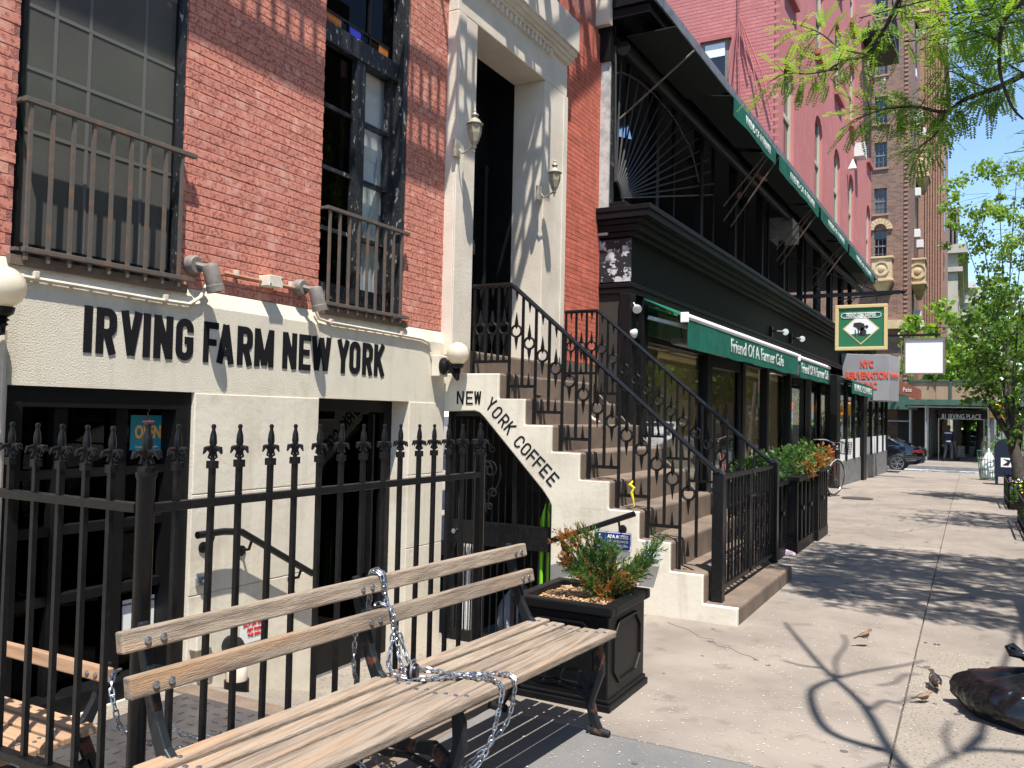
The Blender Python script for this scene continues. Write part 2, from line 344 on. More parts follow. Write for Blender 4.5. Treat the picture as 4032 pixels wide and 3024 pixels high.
# ---------------------------------------------------------------- lettering
def arc(cx, cy, rx, ry, a0, a1, n=8):
    return [(cx+rx*math.cos(rad(a0+(a1-a0)*i/n)), cy+ry*math.sin(rad(a0+(a1-a0)*i/n))) for i in range(n+1)]
def glyph(ch, w, t):
    h = t/2; l, r, b, u = h, w-h, h, 1-h; cx = w/2; rr = min((r-l)/2, .22)
    def ov():
        return [arc(r-rr, u-rr, rr, rr, 0, 90, 5)+arc(l+rr, u-rr, rr, rr, 90, 180, 5)+arc(l+rr, b+rr, rr, rr, 180, 270, 5)+arc(r-rr, b+rr, rr, rr, 270, 360, 5)+[(r, u-rr)]]
    def cc(tail): return [[(r, .68)]+arc(r-rr, u-rr, rr, rr, 0, 90, 5)+arc(l+rr, u-rr, rr, rr, 90, 180, 5)+arc(l+rr, b+rr, rr, rr, 180, 270, 5)+arc(r-rr, b+rr, rr, rr, 270, 360, 5)+tail]
    bowl = [(l, u)]+arc(r-rr*.9, u-rr*.9, rr*.9, rr*.9, 90, 0, 4)+arc(r-rr*.9, .46+rr*.9, rr*.9, rr*.9, 0, -90, 4)+[(l, .46)]
    return {'I': [[(w/2, 0), (w/2, 1)]], 'N': [[(l, 0), (l, 1)], [(r, 0), (r, 1)], [(l, 1-h*.2), (r, h*.2)]],
      'V': [[(l, 1), (cx, .02)], [(cx, .02), (r, 1)]], 'A': [[(l, 0), (cx, .98)], [(cx, .98), (r, 0)], [(l+.1*w, .27), (r-.1*w, .27)]],
      'F': [[(l, 0), (l, 1)], [(l, u), (w, u)], [(l, .5), (w*.88, .5)]], 'E': [[(l, 0), (l, 1)], [(l, u), (w, u)], [(l, .5), (w*.9, .5)], [(l, b), (w, b)]],
      'M': [[(l, 0), (l, 1)], [(r, 0), (r, 1)], [(l, .98), (cx, .05)], [(cx, .05), (r, .98)]],
      'W': [[(l, 1), (w*.27, .03)], [(w*.27, .03), (cx, .97)], [(cx, .97), (w*.73, .03)], [(w*.73, .03), (r, 1)]],
      'Y': [[(l, 1), (cx, .42)], [(r, 1), (cx, .42)], [(cx, 0), (cx, .45)]], 'K': [[(l, 0), (l, 1)], [(r, 1), (l, .4)], [(l+(r-l)*.3, .55), (r, 0)]],
      'O': ov(), 'C': cc([(r, .32)]), 'G': cc([(r, .48), (cx, .48)]), 'R': [[(l, 0), (l, 1)], bowl, [(l+(r-l)*.55, .46), (r, 0)]],
      'U': [[(l, 1)]+arc(l+rr, b+rr, rr, rr, 180, 270, 5)+arc(r-rr, b+rr, rr, rr, 270, 360, 5)+[(r, 1)]],
      'P': [[(l, 0), (l, 1)], bowl], 'L': [[(l, 0), (l, 1)], [(l, b), (w, b)]], 'S': [[(r, .75)]+arc(r-rr, u-rr*.9, rr, rr*.9, 0, 90, 4)+arc(l+rr, u-rr*.9, rr, rr*.9, 90, 180, 4)+[(l, .6), (r, .4)]+arc(r-rr, b+rr*.9, rr, rr*.9, 0, -90, 4)+arc(l+rr, b+rr*.9, rr, rr*.9, -90, -180, 4)+[(l, .27)]],
      }[ch]
def ribbon(mb, pl, t, fn, d):
    "constant-width stroke, mitred, thickness d"
    P = [Vector(p) for p in pl]; P = [P[0]]+[q for p, q in zip(P[:-1], P[1:]) if (q-p).length > 1e-5]; n = len(P); Lp = []; Rp = []; cl = n > 3 and (P[0]-P[-1]).length < 1e-5
    for i in range(n):
        a = (P[i]-P[i-1]).normalized() if i else ((P[0]-P[-2]).normalized() if cl else (P[1]-P[0]).normalized())
        b = (P[i+1]-P[i]).normalized() if i < n-1 else ((P[1]-P[0]).normalized() if cl else a)
        tt = (a+b); tt = tt.normalized() if tt.length > 1e-6 else a
        nn = Vector((-tt.y, tt.x)); k = min(1/max(.35, nn.dot(Vector((-a.y, a.x)))), 1.6)*t/2
        Lp.append(P[i]+nn*k); Rp.append(P[i]-nn*k)
    for i in range(n-1):
        q = [Lp[i], Lp[i+1], Rp[i+1], Rp[i]]
        mb.add([fn(p.x, p.y, d) for p in q]+[fn(p.x, p.y, -.001) for p in q], [(0,1,2,3),(0,1,5,4),(2,3,7,6),(1,2,6,5),(3,0,4,7)])
def letter(mb, ch, w, t, fn, d=.003, clip=True):
    for j, pl in enumerate(glyph(ch, w, t)): ribbon(mb, pl, t, fn, d+.0004*j)
def text_mesh(txt, size, sx=1.0, bold=0.0, spacing=1.0, ext=.002):
    c = bpy.data.curves.new('t', 'FONT'); c.body = txt; c.size = size; c.align_x = 'CENTER'; c.align_y = 'CENTER'; c.offset = bold; c.extrude = ext; c.space_character = spacing; c.resolution_u = 3
    o = bpy.data.objects.new('t', c); col.objects.link(o); bpy.context.view_layer.update()
    me = bpy.data.meshes.new_from_object(o.evaluated_get(bpy.context.evaluated_depsgraph_get()))
    bpy.data.objects.remove(o); bpy.data.curves.remove(c)
    for v in me.vertices: v.co.x *= sx
    return me
def text_at(name, txt, size, mat_, parent, pos, right, up, sx=1.0, bold=0.0, spacing=1.0, width=None, shear=0):
    "flat print: text centred at pos in the plane (right, up); width fits the text"
    me = text_mesh(txt, size, sx, bold, spacing); me.materials.clear(); me.materials.append(MAT[mat_])
    if width:
        xs = [v.co.x for v in me.vertices]; k = width/(max(xs)-min(xs))
        for v in me.vertices: v.co.x *= k
    r = Vector(right).normalized(); u = Vector(up).normalized(); n = r.cross(u)
    p = Vector(pos)
    for v in me.vertices: v.co = p+r*v.co.x+u*v.co.y+n*v.co.z
    me.name = name
    o = bpy.data.objects.new(name, me); col.objects.link(o); attach(o, parent); return o
# ---------------------------------------------------------------- ground, road, pavement
MB().box(-400, 400, -400, 400, -2.0, -.75).build('ground', 'asphalt', kind='structure')
def slope_box(mb, x0, x1, y0, y1, z0, z1):
    return mb.add([(x, y, z+gz(y)) for z in (z0, z1) for y in (y0, y1) for x in (x0, x1)], [(0,2,3,1),(4,5,7,6),(0,1,5,4),(2,6,7,3),(0,4,6,2),(1,3,7,5)])
m = MB()
for a, b in ((-30, 10.5), (10.5, 36), (36, 200)): slope_box(m, 5.45, 15.5, a, b, -.4, -.152)
m.build('road', 'asphalt', kind='structure')
slope_box(MB(), -60, 60, 27.3, 34.6, -.4, -.150).build('side_street', 'asphalt', kind='structure')
m = MB(); slope_box(m, 1.8, 5.28, -14, 10.5, -.16, -.018); slope_box(m, 1.8, 5.28, 10.5, 27.2, -.16, -.018)
pav = m.build('sidewalk', 'joint', kind='structure')
def flags(x0, x1, cuts, mats, g=.0035):
    for i in range(len(cuts)-1):
        m = slope_box(MB(), x0+g, x1-g, cuts[i]+g, cuts[i+1]-g, -.05, random.uniform(-.0015, .0015))
        m.build('paving_slab', mats[i % len(mats)] if isinstance(mats, (list, tuple)) else mats, pav, bevel=.004)
flags(1.8, 3.55, [-9, -5.3, -2.28], ['bluestone'])
flags(1.8, 3.55, [-2.28, 2.05, 4.9, 7.7, 10.5, 13.3, 16.1, 18.9, 21.7, 24.4, 27.2], 'concrete')
flags(3.55, 5.28, [-9, -5.6, -2.7, .12], ['concrete_agg'])
flags(3.55, 5.28, [.12, 2.7, 5.3, 7.9, 10.5, 13.3, 16.1, 18.9, 21.7, 24.4, 27.2], 'concrete')
m = MB(); slope_box(m, -12, 1.8, 2.05, 10.5, -.16, -.003); slope_box(m, -12, 1.8, 10.5, 27.2, -.16, -.003); m.build('forecourt_pavement', 'concrete', kind='structure')
k = MB(); slope_box(k, 5.28, 5.45, -14, 10.5, -.4, .0); slope_box(k, 5.28, 5.45, 10.5, 27.2, -.4, .0); slope_box(k, -12, 5.45, 27.2, 27.36, -.4, -.002); k.build('kerb', 'kerb', kind='structure', bevel=.012)
far = MB().box(-60, 5.3, 34.8, 120, -.6, -.423).build('far_sidewalk', 'concrete', kind='structure')
MB().box(-60, 5.46, 34.6, 34.8, -.7, -.415).build('far_kerb', 'kerb', kind='structure')
op = MB().box(15.6, 40, -40, 120, -.17, -.004).build('opposite_sidewalk', 'concrete', kind='structure')
cwk = slope_box(MB(), 1.2, 5.2, 27.5, 27.56, -.149, -.1465).build('crosswalk', 'roadpaint', kind='structure')
for i in range(6):
    slope_box(MB(), 1.0, 5.2, 28.0+i*1.05, 28.5+i*1.05, -.149, -.1465).build('crosswalk_stripe', 'roadpaint', cwk)
MB().lathe([(.27, 0), (.28, .004), (.0, .005)], (2.0, 11.0, .0), n=24).build('manhole_cover', 'plate_steel', label='round iron cover set in the pavement by the bicycle', cat='manhole cover')
# worn marks on the paving: gum spots and cracks
gs = MB(); rn_ = random.Random(3)
for i in range(260):
    x_, y_ = rn_.uniform(1.95, 5.2), rn_.uniform(-4.5, 14); r_ = rn_.uniform(.008, .022)
    gs.add([(x_+r_*rn_.uniform(.7, 1.2)*math.cos(k*math.pi/4), y_+r_*rn_.uniform(.7, 1.2)*math.sin(k*math.pi/4), .0032) for k in range(8)], [tuple(range(8))])
gs.build('gum_spots', 'gum', kind='stuff', label='dark chewing-gum spots trodden into the paving', cat='gum spots')
ck = MB()
def crack(p, q, n=14, w=.0028):
    p, q = Vector(p), Vector(q); P = [p.lerp(q, i/n)+Vector((rn_.uniform(-1, 1), rn_.uniform(-1, 1)))*.03*(0 < i < n) for i in range(n+1)]
    ribbon(ck, P, w, lambda u, v, d: Vector((u, v, .0028+d)), .0006)
crack((2.0, -.15), (2.75, -.75)); crack((3.0, 6.0), (3.5, 7.4)); crack((3.57, -.35), (3.80, -.55), 8, .005); crack((2.4, 9.2), (3.5, 9.9))
ck.build('paving_cracks', 'joint', kind='stuff', label='thin dark cracks running through the paving slabs', cat='cracks')
# areaway below pavement level
ar = MB(); ar.box(-1.0, 1.46, -9, -2.52, -.5, -.13); ar.build('areaway_floor', 'concrete_agg', kind='structure')
rp = MB(); rp.add([(0-.4,-2.52,-.135),(1.46,-2.52,-.135),(1.46,-1.5,-.45),(-.4,-1.5,-.45),(-.4,.2,-.45),(1.46,.2,-.45),(-.4,-2.52,-.7),(1.46,-2.52,-.7),(1.46,.2,-.7),(-.4,.2,-.7)],
   [(0,1,2,3),(3,2,5,4),(0,6,7,1),(4,5,8,9),(1,7,8,5,2),(0,3,4,9,6)]); rp.build('areaway_ramp', 'concrete_agg', kind='structure')
MB().box(0.02, 1.46, -2.66, -2.53, -.2, -.118).build('areaway_nosing', 'brownstone', kind='structure', bevel=.01)
cp = MB(); cp.box(1.46, 1.8, -9, -1.72, -.6, -.001); cp.build('areaway_coping', 'brownstone', kind='structure', bevel=.008)
st = MB()
for i in range(3): st.box(1.0+.25*i, 1.25+.25*i if i < 2 else 1.8, -1.72, 0, -.6, -.33+.165*i-.002)
st.build('areaway_steps', 'concrete_agg', kind='structure')
hp = MB().box(.13, 1.15, -3.9, -2.66, -.13, -.118)
for i in range(12):
    for j in range(15):
        x, y = .2+i*.08, -3.84+j*.08
        if (i+j) % 2: hp.bar((x-.018, y, -.117), (x+.018, y, -.117), .008, .006)
        else: hp.bar((x, y-.018, -.117), (x, y+.018, -.117), .008, .006)
hp.build('cellar_hatch', 'plate_steel', label='grey diamond-plate steel cellar hatch set in the areaway floor', cat='hatch')
# ---------------------------------------------------------------- townhouse
house = thing('townhouse', 'red brick townhouse with cream stucco basement and IRVING FARM NEW YORK painted above', 'building', (0, -1.5, -.45))
def wall_x(mb, X, y0, y1, z0, z1, holes, depth, back=None):
    "wall facing +X with rectangular holes and reveals of given depth"
    ys = sorted({y0, y1, *[h[0] for h in holes], *[h[1] for h in holes]}); zs = sorted({z0, z1, *[h[2] for h in holes], *[h[3] for h in holes]})
    ys = [y for y in ys if y0 <= y <= y1]; zs = [z for z in zs if z0 <= z <= z1]
    for i in range(len(ys)-1):
        for j in range(len(zs)-1):
            cy, cz = (ys[i]+ys[i+1])/2, (zs[j]+zs[j+1])/2
            if any(h[0] < cy < h[1] and h[2] < cz < h[3] for h in holes): continue
            mb.quad((X, ys[i], zs[j]), (X, ys[i+1], zs[j]), (X, ys[i+1], zs[j+1]), (X, ys[i], zs[j+1]))
    for a, b, c, d in holes:
        e = X-depth
        mb.quad((X,a,c),(e,a,c),(e,a,d),(X,a,d)); mb.quad((X,b,c),(X,b,d),(e,b,d),(e,b,c)); mb.quad((X,a,d),(e,a,d),(e,b,d),(X,b,d)); mb.quad((X,a,c),(X,b,c),(e,b,c),(e,a,c))
    return mb
SW = (-3.61, -2.56, -.10, 1.508); DR = (-1.53, -.50, -.46, 1.505)
w = MB(); wall_x(w, 0, -7, 0.0, -.7, 2.0, [SW, DR], .32)
w.quad((0,-7,2.0),(0,0,2.0),(-.036,0,2.095),(-.036,-7,2.095)); w.build('basement_wall', 'stucco', house)
# stucco blocks below the sign band (scored joints)
def blocks(y0, y1, zs):
    for a, b in zip(zs[:-1], zs[1:]):
        MB().box(-.05, .006, y0, y1, a+.003, b-.003).build('stucco_block', 'stucco_smooth', house, bevel=.003)
blocks(-2.557, -1.535, [-.6, .36, .93, 1.505]); blocks(-.497, -.003, [-.6, .36, .93, 1.505]); blocks(-7, -3.613, [-.6, .36, .93, 1.505])
# painted name
def fnx(Yc, Zc, sc):  # glyph (u,v) -> facade
    return lambda u, v, d: Vector((.0015+d, Yc+u*sc, Zc+v*sc))
spans = [('I',190,238),('R',262,380),('V',403,526),('I',535,576),('N',597,706),('G',725,826),('F',885,970),('A',963,1064),('R',1082,1170),('M',1182,1293),('N',1345,1426),('E',1440,1507),('W',1513,1624),('Y',1660,1732),('O',1733,1796),('R',1808,1868),('K',1876,1938)]
for ch, a, b in spans:
    ya = PX(0, 200+a*.67812, 1100+(290+(a-200)*.104)*.67812).y; yb = PX(0, 200+b*.67812, 1100+(290+(b-200)*.104)*.67812).y
    wdt = (yb-ya)/.234
    wd = MB(); letter(wd, ch, wdt, wdt if ch == 'I' else min(.185, wdt*.36), fnx(ya, 1.683, .234)); wd.build('letter', 'letter_black', house)
# ---- brick wall above
BX = -.036
W1 = (-3.60, -2.655, 2.11, 5.6); W2 = (-1.53, -.56, 2.13, 5.6)
SUR = (0.0, 2.16, 1.9, 5.9)
bw = MB(); wall_x(bw, BX-.0024, -5.2, 3.30, 2.06, 9.5, [W1, W2, (-.02, 2.14, 1.5, 5.6)], .25); bw.build('brick_backing', 'mortar', house)
BL, BH, JT = .205, .0485, .0055
def brick_mesh(l, h, name, matn, dy=.02):
    m = MB(); j = lambda s: random.uniform(-s, s)
    c = .0022
    vs = []
    for (y, z) in ((0,0),(l,0),(l,h),(0,h)): vs.append((-.02, y, z))
    for (y, z) in ((c,c),(l-c,c),(l-c,h-c),(c,h-c)): vs.append((j(.0008), y+j(.002), z+j(.0012)))
    for (y, z) in ((0,0),(l,0),(l,h),(0,h)): vs.append((-.0010, y, z))
    m.add(vs, [(4,5,6,7),(8,9,5,4),(9,10,6,5),(10,11,7,6),(11,8,4,7),(0,1,9,8),(1,2,10,9),(2,3,11,10),(3,0,8,11)])
    me = bpy.data.meshes.new(name); me.from_pydata(m.v, [], m.f); me.materials.append(MAT[matn]); return me
def lay(y0, y1, z0, z1, X, matn, vis, holes=(), reveal=()):
    "running bond; returns list of (score, y, z, len)"
    out = []; r = 0; z = z0
    while z < z1:
        y = y0-(BL+JT)*(.5 if r % 2 else 0)
        while y < y1:
            a, b = max(y, y0), min(y+BL, y1)
            parts = [(a, b)]
            for h in holes:
                if z+BH > h[2] and z < h[3]:
                    np_ = []
                    for a_, b_ in parts:
                        if b_ <= h[0] or a_ >= h[1]: np_.append((a_, b_))
                        else:
                            if a_ < h[0]: np_.append((a_, h[0]))
                            if b_ > h[1]: np_.append((h[1], b_))
                    parts = np_
            for a_, b_ in parts:
                if b_-a_ > .03: out.append((a_, z, b_-a_))
            y += BL+JT
        z += BH+JT; r += 1
    return out
def put_bricks(lst, X, matn, parent, inframe, nmax):
    lst = sorted(lst, key=lambda t: (not inframe(t), (Vector((X, t[0], t[1]))-CAM).length))
    cache = {}
    rest = MB()
    for i, (y, z, l) in enumerate(lst):
        key = round(l, 2)
        if i < nmax and inframe((y, z, l)):
            kk = (key, i % 3)
            if kk not in cache: cache[kk] = brick_mesh(key, BH, 'brick', matn)
            inst('brick', cache[kk], parent, (X+random.uniform(-.0012, .0012), y+random.uniform(-.002, .002), z))
        else:
            rest.box(X-.02, X+random.uniform(-.001, .001), y, y+l, z, z+BH)
    if rest.v:
        o = rest.build('brickwork', matn, parent, kind='stuff')
def vis_z(t):
    y = t[0]; d = (Vector((0, y, t[1]))-CAM); f = d.dot(FW)
    if f <= 0: return False
    X_ = 2016+FPX*d.dot(RT)/f; Y_ = 1512-FPX*d.dot(UP)/f
    return -40 < X_ < 4070 and -30 < Y_ < 3060
lst = lay(-5.2, -.01, 2.10, 7.4, BX, 'brick', None, [(W1[0], W1[1], 2, 6), (W2[0], W2[1], 2, 6)])
put_bricks(lst, BX, 'brick', house, vis_z, 300)
# reveals of brick beside the windows (right-hand jambs face the viewer)
rv = MB()
for yy in (W1[1], W2[1]):
    z = 2.10; r = 0
    while z < 5.6:
        rv.box(BX-.07, BX-.008, yy-.012, yy+.012, z, z+BH); z += BH+JT
rv.build('reveal_brickwork', 'brick', house, kind='stuff')
# red pier right of the doorway
pier = MB().box(-.4, -.0175, 2.14, 3.30, 1.5, 5.95).build('brick_pier', 'mortar_red', house)
lst = lay(2.15, 3.285, 2.02, 5.6, -.012, 'brick_red', None)
put_bricks(lst, -.012, 'brick_red', pier, vis_z, 260)
MB().box(-.35, .01, 2.15, 3.25, 1.4, 2.01).build('pier_base', 'brownstone', house)
# ---- upper windows
def window_unit(o, label, big):
    y0, y1, z0, z1 = o
    wn = MB()
    fx = -.065 if big else -.10
    wn.box(-.20, fx, y0, y0+.05, z0, z1)
    wn.box(-.20, fx, y1-.055, y1-.001, z0, z1); wn.box(-.205, fx, y0+.05, y1-.055, z0, z0+.07)
    fr = wn.build('window', 'black_paint', house); tag(fr, label)
    return fr
f1 = window_unit(W1, 'tall window with a grey dusty screen', True)
MB().box(-.16, -.038, W1[1]-.05, W1[1]-.0125, W1[2], W1[3]).build('brick_mould', 'black_peel', f1)
MB().box(-.085, -.080, W1[0]+.05, W1[1]-.055, W1[2]+.07, W1[3]).build('pane', 'screen', f1)
mm = MB()
for y in (-3.40, -3.22, -2.90): mm.box(-.0795, -.077, y-.009, y+.009, W1[2]+.07, W1[3])
for z in (2.72, 3.02, 3.32, 3.7): mm.box(-.0795, -.0765, W1[0]+.05, W1[1]-.055, z-.009, z+.009)
mat('muntin_grey', (.11,.108,.10), rough=.6); mm.build('muntins', 'muntin_grey', f1)
MB().box(-.12, .0, W1[0]-.02, W1[1]+.02, 2.062, 2.108).build('sill', 'brownstone', f1)
f2 = window_unit(W2, 'tall casement window with stained-glass transom', False)
MB().box(-.16, -.038, W2[1]-.07, W2[1]-.0125, W2[2], W2[3]).build('brick_mould', 'black_peel', f2)
TR = 4.07
MB().box(-.19, -.085, W2[0]+.05, W2[1]-.055, TR-.07, TR+.07).build('transom_bar', 'black_peel', f2)
ym = -1.07
cs = MB(); cs.box(-.185, -.095, ym-.045, ym+.045, z0 := W2[2]+.07, TR-.07)
cs.box(-.18, -.12, ym+.045, ym+.085, z0, TR-.07); cs.box(-.18, -.12, W2[1]-.13, W2[1]-.07, z0, TR-.07); cs.box(-.18, -.12, W2[0]+.05, W2[0]+.09, z0, TR-.07)
for z in (2.70, 3.13, 3.57): cs.box(-.175, -.125, W2[0]+.09, ym-.045, z-.014, z+.014); cs.box(-.1752, -.1248, ym+.085, W2[1]-.13, z-.014, z+.014)
cs.box(-.181, -.119, ym+.085, W2[1]-.13, z0, z0+.12); cs.box(-.181, -.119, W2[0]+.09, ym-.045, z0, z0+.12)
cs.build('casement', 'black_peel', f2)
MB().box(-.153, -.149, W2[0]+.09, ym-.045, z0, TR-.07).build('pane', 'glass_dark', f2)
MB().box(-.1532, -.1488, ym+.085, W2[1]-.13, z0, TR-.07).build('pane', 'glass', f2)
MB().box(-.1532, -.1488, W2[0]+.05, W2[1]-.055, TR+.07, 5.5).build('transom_pane', 'glass_dark', f2)
MB().box(-.148, -.143, W2[0]+.06, W2[0]+.28, TR+.075, TR+.17).build('stained_glass', 'stained_amber', f2); MB().box(-.148, -.143, W2[1]-.25, W2[1]-.14, TR+.075, TR+.17).build('stained_glass', 'stained_amber', f2)
MB().box(-.148, -.143, W2[0]+.36, W2[0]+.5, TR+.075, TR+.17).build('stained_glass', 'stained_blue', f2)
sg = MB(); sg.box(-.15, -.138, W2[0]+.05, W2[1]-.13, TR+.172, TR+.19)
for y in (.285, .355, .505, .6): sg.box(-.15, -.138, W2[0]+y, W2[0]+y+.012, TR+.075, TR+.172)
sg.box(-.15, -.13, -.95, -.93, TR+.19, 5.4); sg.build('leading', 'black_paint', f2)
# shutter panels and a tied curtain behind the right casement
sh = MB(); sh.box(-.26, -.225, ym+.02, -.62, 2.2, 4.02)
for a, b in ((2.3, 2.75), (2.85, 3.25), (3.35, 3.9)):
    sh.box(-.225, -.218, ym+.12, -.68, a, b); sh.box(-.218, -.212, ym+.15, -.71, a+.03, b-.03)
sh.build('inner_shutter', 'white_frame', f2)
cu = MB()
for i in range(5):
    y = ym+.10+i*.055
    cu.tube([(-.195, -.70, 3.5-.06*i), (-.195, -.76+.01*i, 3.0), (-.19, y, 2.55), (-.19, y+.02, 2.2)], [.010, .016, .02, .02], 6)
cu.build('curtain', 'curtain', f2, smooth=True)
MB().box(-2.6, -.36, -5, 0, 2.0, 5.6).build('interior', 'interior', house)
MB().box(-.12, .0, W2[0]-.02, W2[1]+.02, 2.08, 2.128).build('sill', 'brownstone', f2)
# ---- window guards
def guard(label, y0, y1, zb, zt, n, bend):
    g = thing('window_guard', label, 'window guard', (.03, (y0+y1)/2, zb), 'iron guards on the parlour windows')
    MB().box(.005, .035, y0, y1, zt-.012, zt+.012).build('top_rail', 'iron_rust', g, bevel=.002)
    MB().box(.006, .034, y0+.02, y1+.01, zb-.012, zb+.012).build('bottom_rail', 'iron_rust', g, bevel=.002)
    for i in range(n):
        y = y0+.035+(y1-y0-.125)*i/(n-1)
        MB().bar((.02, y, zb-.05), (.02, y, zt-.012), .016).build('bar', 'iron_rust', g)
    for ya in (y0+.005, y1-.055):
        for za in (zb, zt): MB().box(-.06, .006, ya-.01, ya+.01, za-.008, za+.008).build('bracket', 'iron_rust', g)
    return g
guard('rusty iron window guard in front of the dusty grey window', -3.60, -2.625, 2.135, 2.83, 9, 0)
guard('rusty iron window guard in front of the casement with white curtain', -1.53, -.585, 2.15, 2.80, 9, 0)
# ---- door surround
sur = MB()
sur.box(-.30, .06, -.02, .30, 1.9, 4.82); sur.box(-.30, .0605, 1.625, 2.14, 1.9, 4.82)
sur.box(-.30, .061, -.02, 2.14, 4.82, 5.17)
so_ = sur.build('door_surround', 'stone_cream', house, bevel=.008)
MB().box(.0605, .075, -.021, .10, 1.9, 4.81).build('pilaster_edge', 'stone_cream', so_, bevel=.006)
MB().box(.062, .075, 2.04, 2.142, 1.9, 4.81).build('pilaster_edge', 'stone_cream', so_, bevel=.006)
cn = MB()
for i, (d, a, b) in enumerate(((.04, 5.17, 5.21), (.065, 5.21, 5.25), (.09, 5.25, 5.30), (.11, 5.30, 5.62))): cn.box(-.25, .06+d, -.06-d*.4, 2.16+d*.35, a, b)
for i in range(17): cn.box(.06, .095, .32+i*.085, .36+i*.085, 5.10, 5.168)
cn.build('entablature', 'stone_cream', so_, bevel=.006)
dj = MB(); dj.box(-.6, -.30, .25, .30, 1.9, 4.86); dj.box(-.6, -.30, 1.625, 1.68, 1.9, 4.86); dj.box(-.6, -.30, .25, 1.68, 4.82, 4.9); dj.build('door_lining', 'black_paint', house)
dl = thing_door = MB().box(-.66, -.60, .25, 1.68, 1.94, 4.86).build('entry_door', 'black_paint', house)
for ya, yb in ((.34, .60), (.66, .92), (1.0, 1.26), (1.32, 1.58)):
    for za, zb in ((2.1, 2.6), (2.7, 3.5), (3.6, 4.6)):
        m = MB(); m.box(-.60, -.585, ya, yb, za, zb); m.box(-.585, -.57, ya+.03, yb-.03, za+.03, zb-.03); m.build('panel', 'black_paint', dl, bevel=.004)
m = MB(); m.lathe([(.035, 0), (.045, .05), (.03, .1), (.028, 1.9), (.04, 1.95), (.03, 2.0)], (-.5, 1.42, 1.95), n=10); m.build('door_column', 'black_paint', house)
lb = MB(); lb.box(-.57, -.53, 1.24, 1.30, 3.02, 3.13); lb.box(-.565, -.535, 1.25, 1.29, 3.13, 3.17); lb.build('key_lockbox', 'grey_metal', label='grey key lockbox hanging on the black entry door', cat='lockbox', bevel=.006)
MB().box(-.62, .13, .05, 2.1, 1.6, 1.955).build('door_sill', 'brownstone', house, bevel=.02)
# ---------------------------------------------------------------- basement shopfront
y0, y1, z0, z1 = SW
sf = MB(); sf.box(-.24, -.02, y0, y0+.09, z0, z1); sf.box(-.24, -.02, y1-.10, y1-.001, z0, z1); sf.box(-.24, -.021, y0+.09, y1-.10, z1-.10, z1-.001); sf.box(-.24, -.019, y0+.09, y1-.10, z0, z0+.10)
shop = sf.build('shop_window', 'black_paint', house, bevel=.004)
mu = MB()
for y in (-3.28, -2.94): mu.box(-.20, -.10, y-.035, y+.035, z0+.1, z1-.1)
for z in (.46, .80, 1.08): mu.box(-.195, -.105, y0+.09, y1-.10, z-.025, z+.025)
mu.build('glazing_bars', 'black_paint', shop, bevel=.004)
for a, b in ((y0+.09, -3.315), (-3.245, -2.975), (-2.905, y1-.10)):
    MB().box(-.153, -.149, a, b, z0+.1, z1-.1).build('pane', 'glass_dark', shop)
MB().box(-3, -.26, -5, 0, -.6, 1.99).build('shop_interior', 'dark', house)
it = thing('window_planter', 'dried orange foliage behind the basement shop window', 'plant', (-.20, -3.2, .8))
# (kept inside the pane: a shallow shelf of leaves)
lf = MB()
for i in range(70):
    p = Vector((-.2+random.uniform(-.035, .035), random.uniform(-3.25, -2.98), random.uniform(.83, 1.02))); a = random.random()*6.3; s = random.uniform(.012, .026)
    u = Vector((.3, math.cos(a), math.sin(a)))*s; v = Vector((.4, -math.sin(a), math.cos(a)))*s*.6
    lf.quad(p-u, p+v, p+u, p-v)
lf.build('foliage', 'juniper_brown', it); MB().box(-.25, -.155, -3.27, -2.96, .80, .84).build('shelf', 'black_paint', it)
# basement door (glazed, set back)
y0, y1, z0, z1 = DR
bd = MB(); bd.box(-.26, -.16, y0+.02, y0+.12, z0, z1); bd.box(-.26, -.16, y1-.10, y1-.001, z0, z1); bd.box(-.26, -.159, y0+.12, y1-.10, z1-.09, z1-.001); bd.box(-.26, -.159, y0+.12, y1-.10, z0, z0+.28)
door2 = bd.build('basement_door', 'black_paint', house, bevel=.004)
MB().box(-.213, -.209, y0+.12, y1-.10, z0+.28, z1-.09).build('pane', 'glass_dark', door2)
MB().box(-.30, -.10, y0+.001, y0+.019, z0, z1-.002).build('jamb_strip', 'white_frame', door2)
MB().box(-.20, -.155, y0+.12, y1-.10, z0, z0+.03).build('threshold', 'steel', door2)
MB().box(-.205, -.18, -.78, -.75, .2, .9).build('pull_handle', 'iron', door2, bevel=.005)
MB().box(-.20, -.155, -.74, -.72, -.42, 1.4).build('stile', 'black_paint', door2)
# splayed right reveal in cream
MB().prism([(0, y1-.001), (0, y1+.10), (-.30, y1+.10), (-.30, y1-.001)], lambda u, v, d: Vector((u-.001, v, d)), z0-.1, z1).build('reveal', 'stucco_smooth', house)
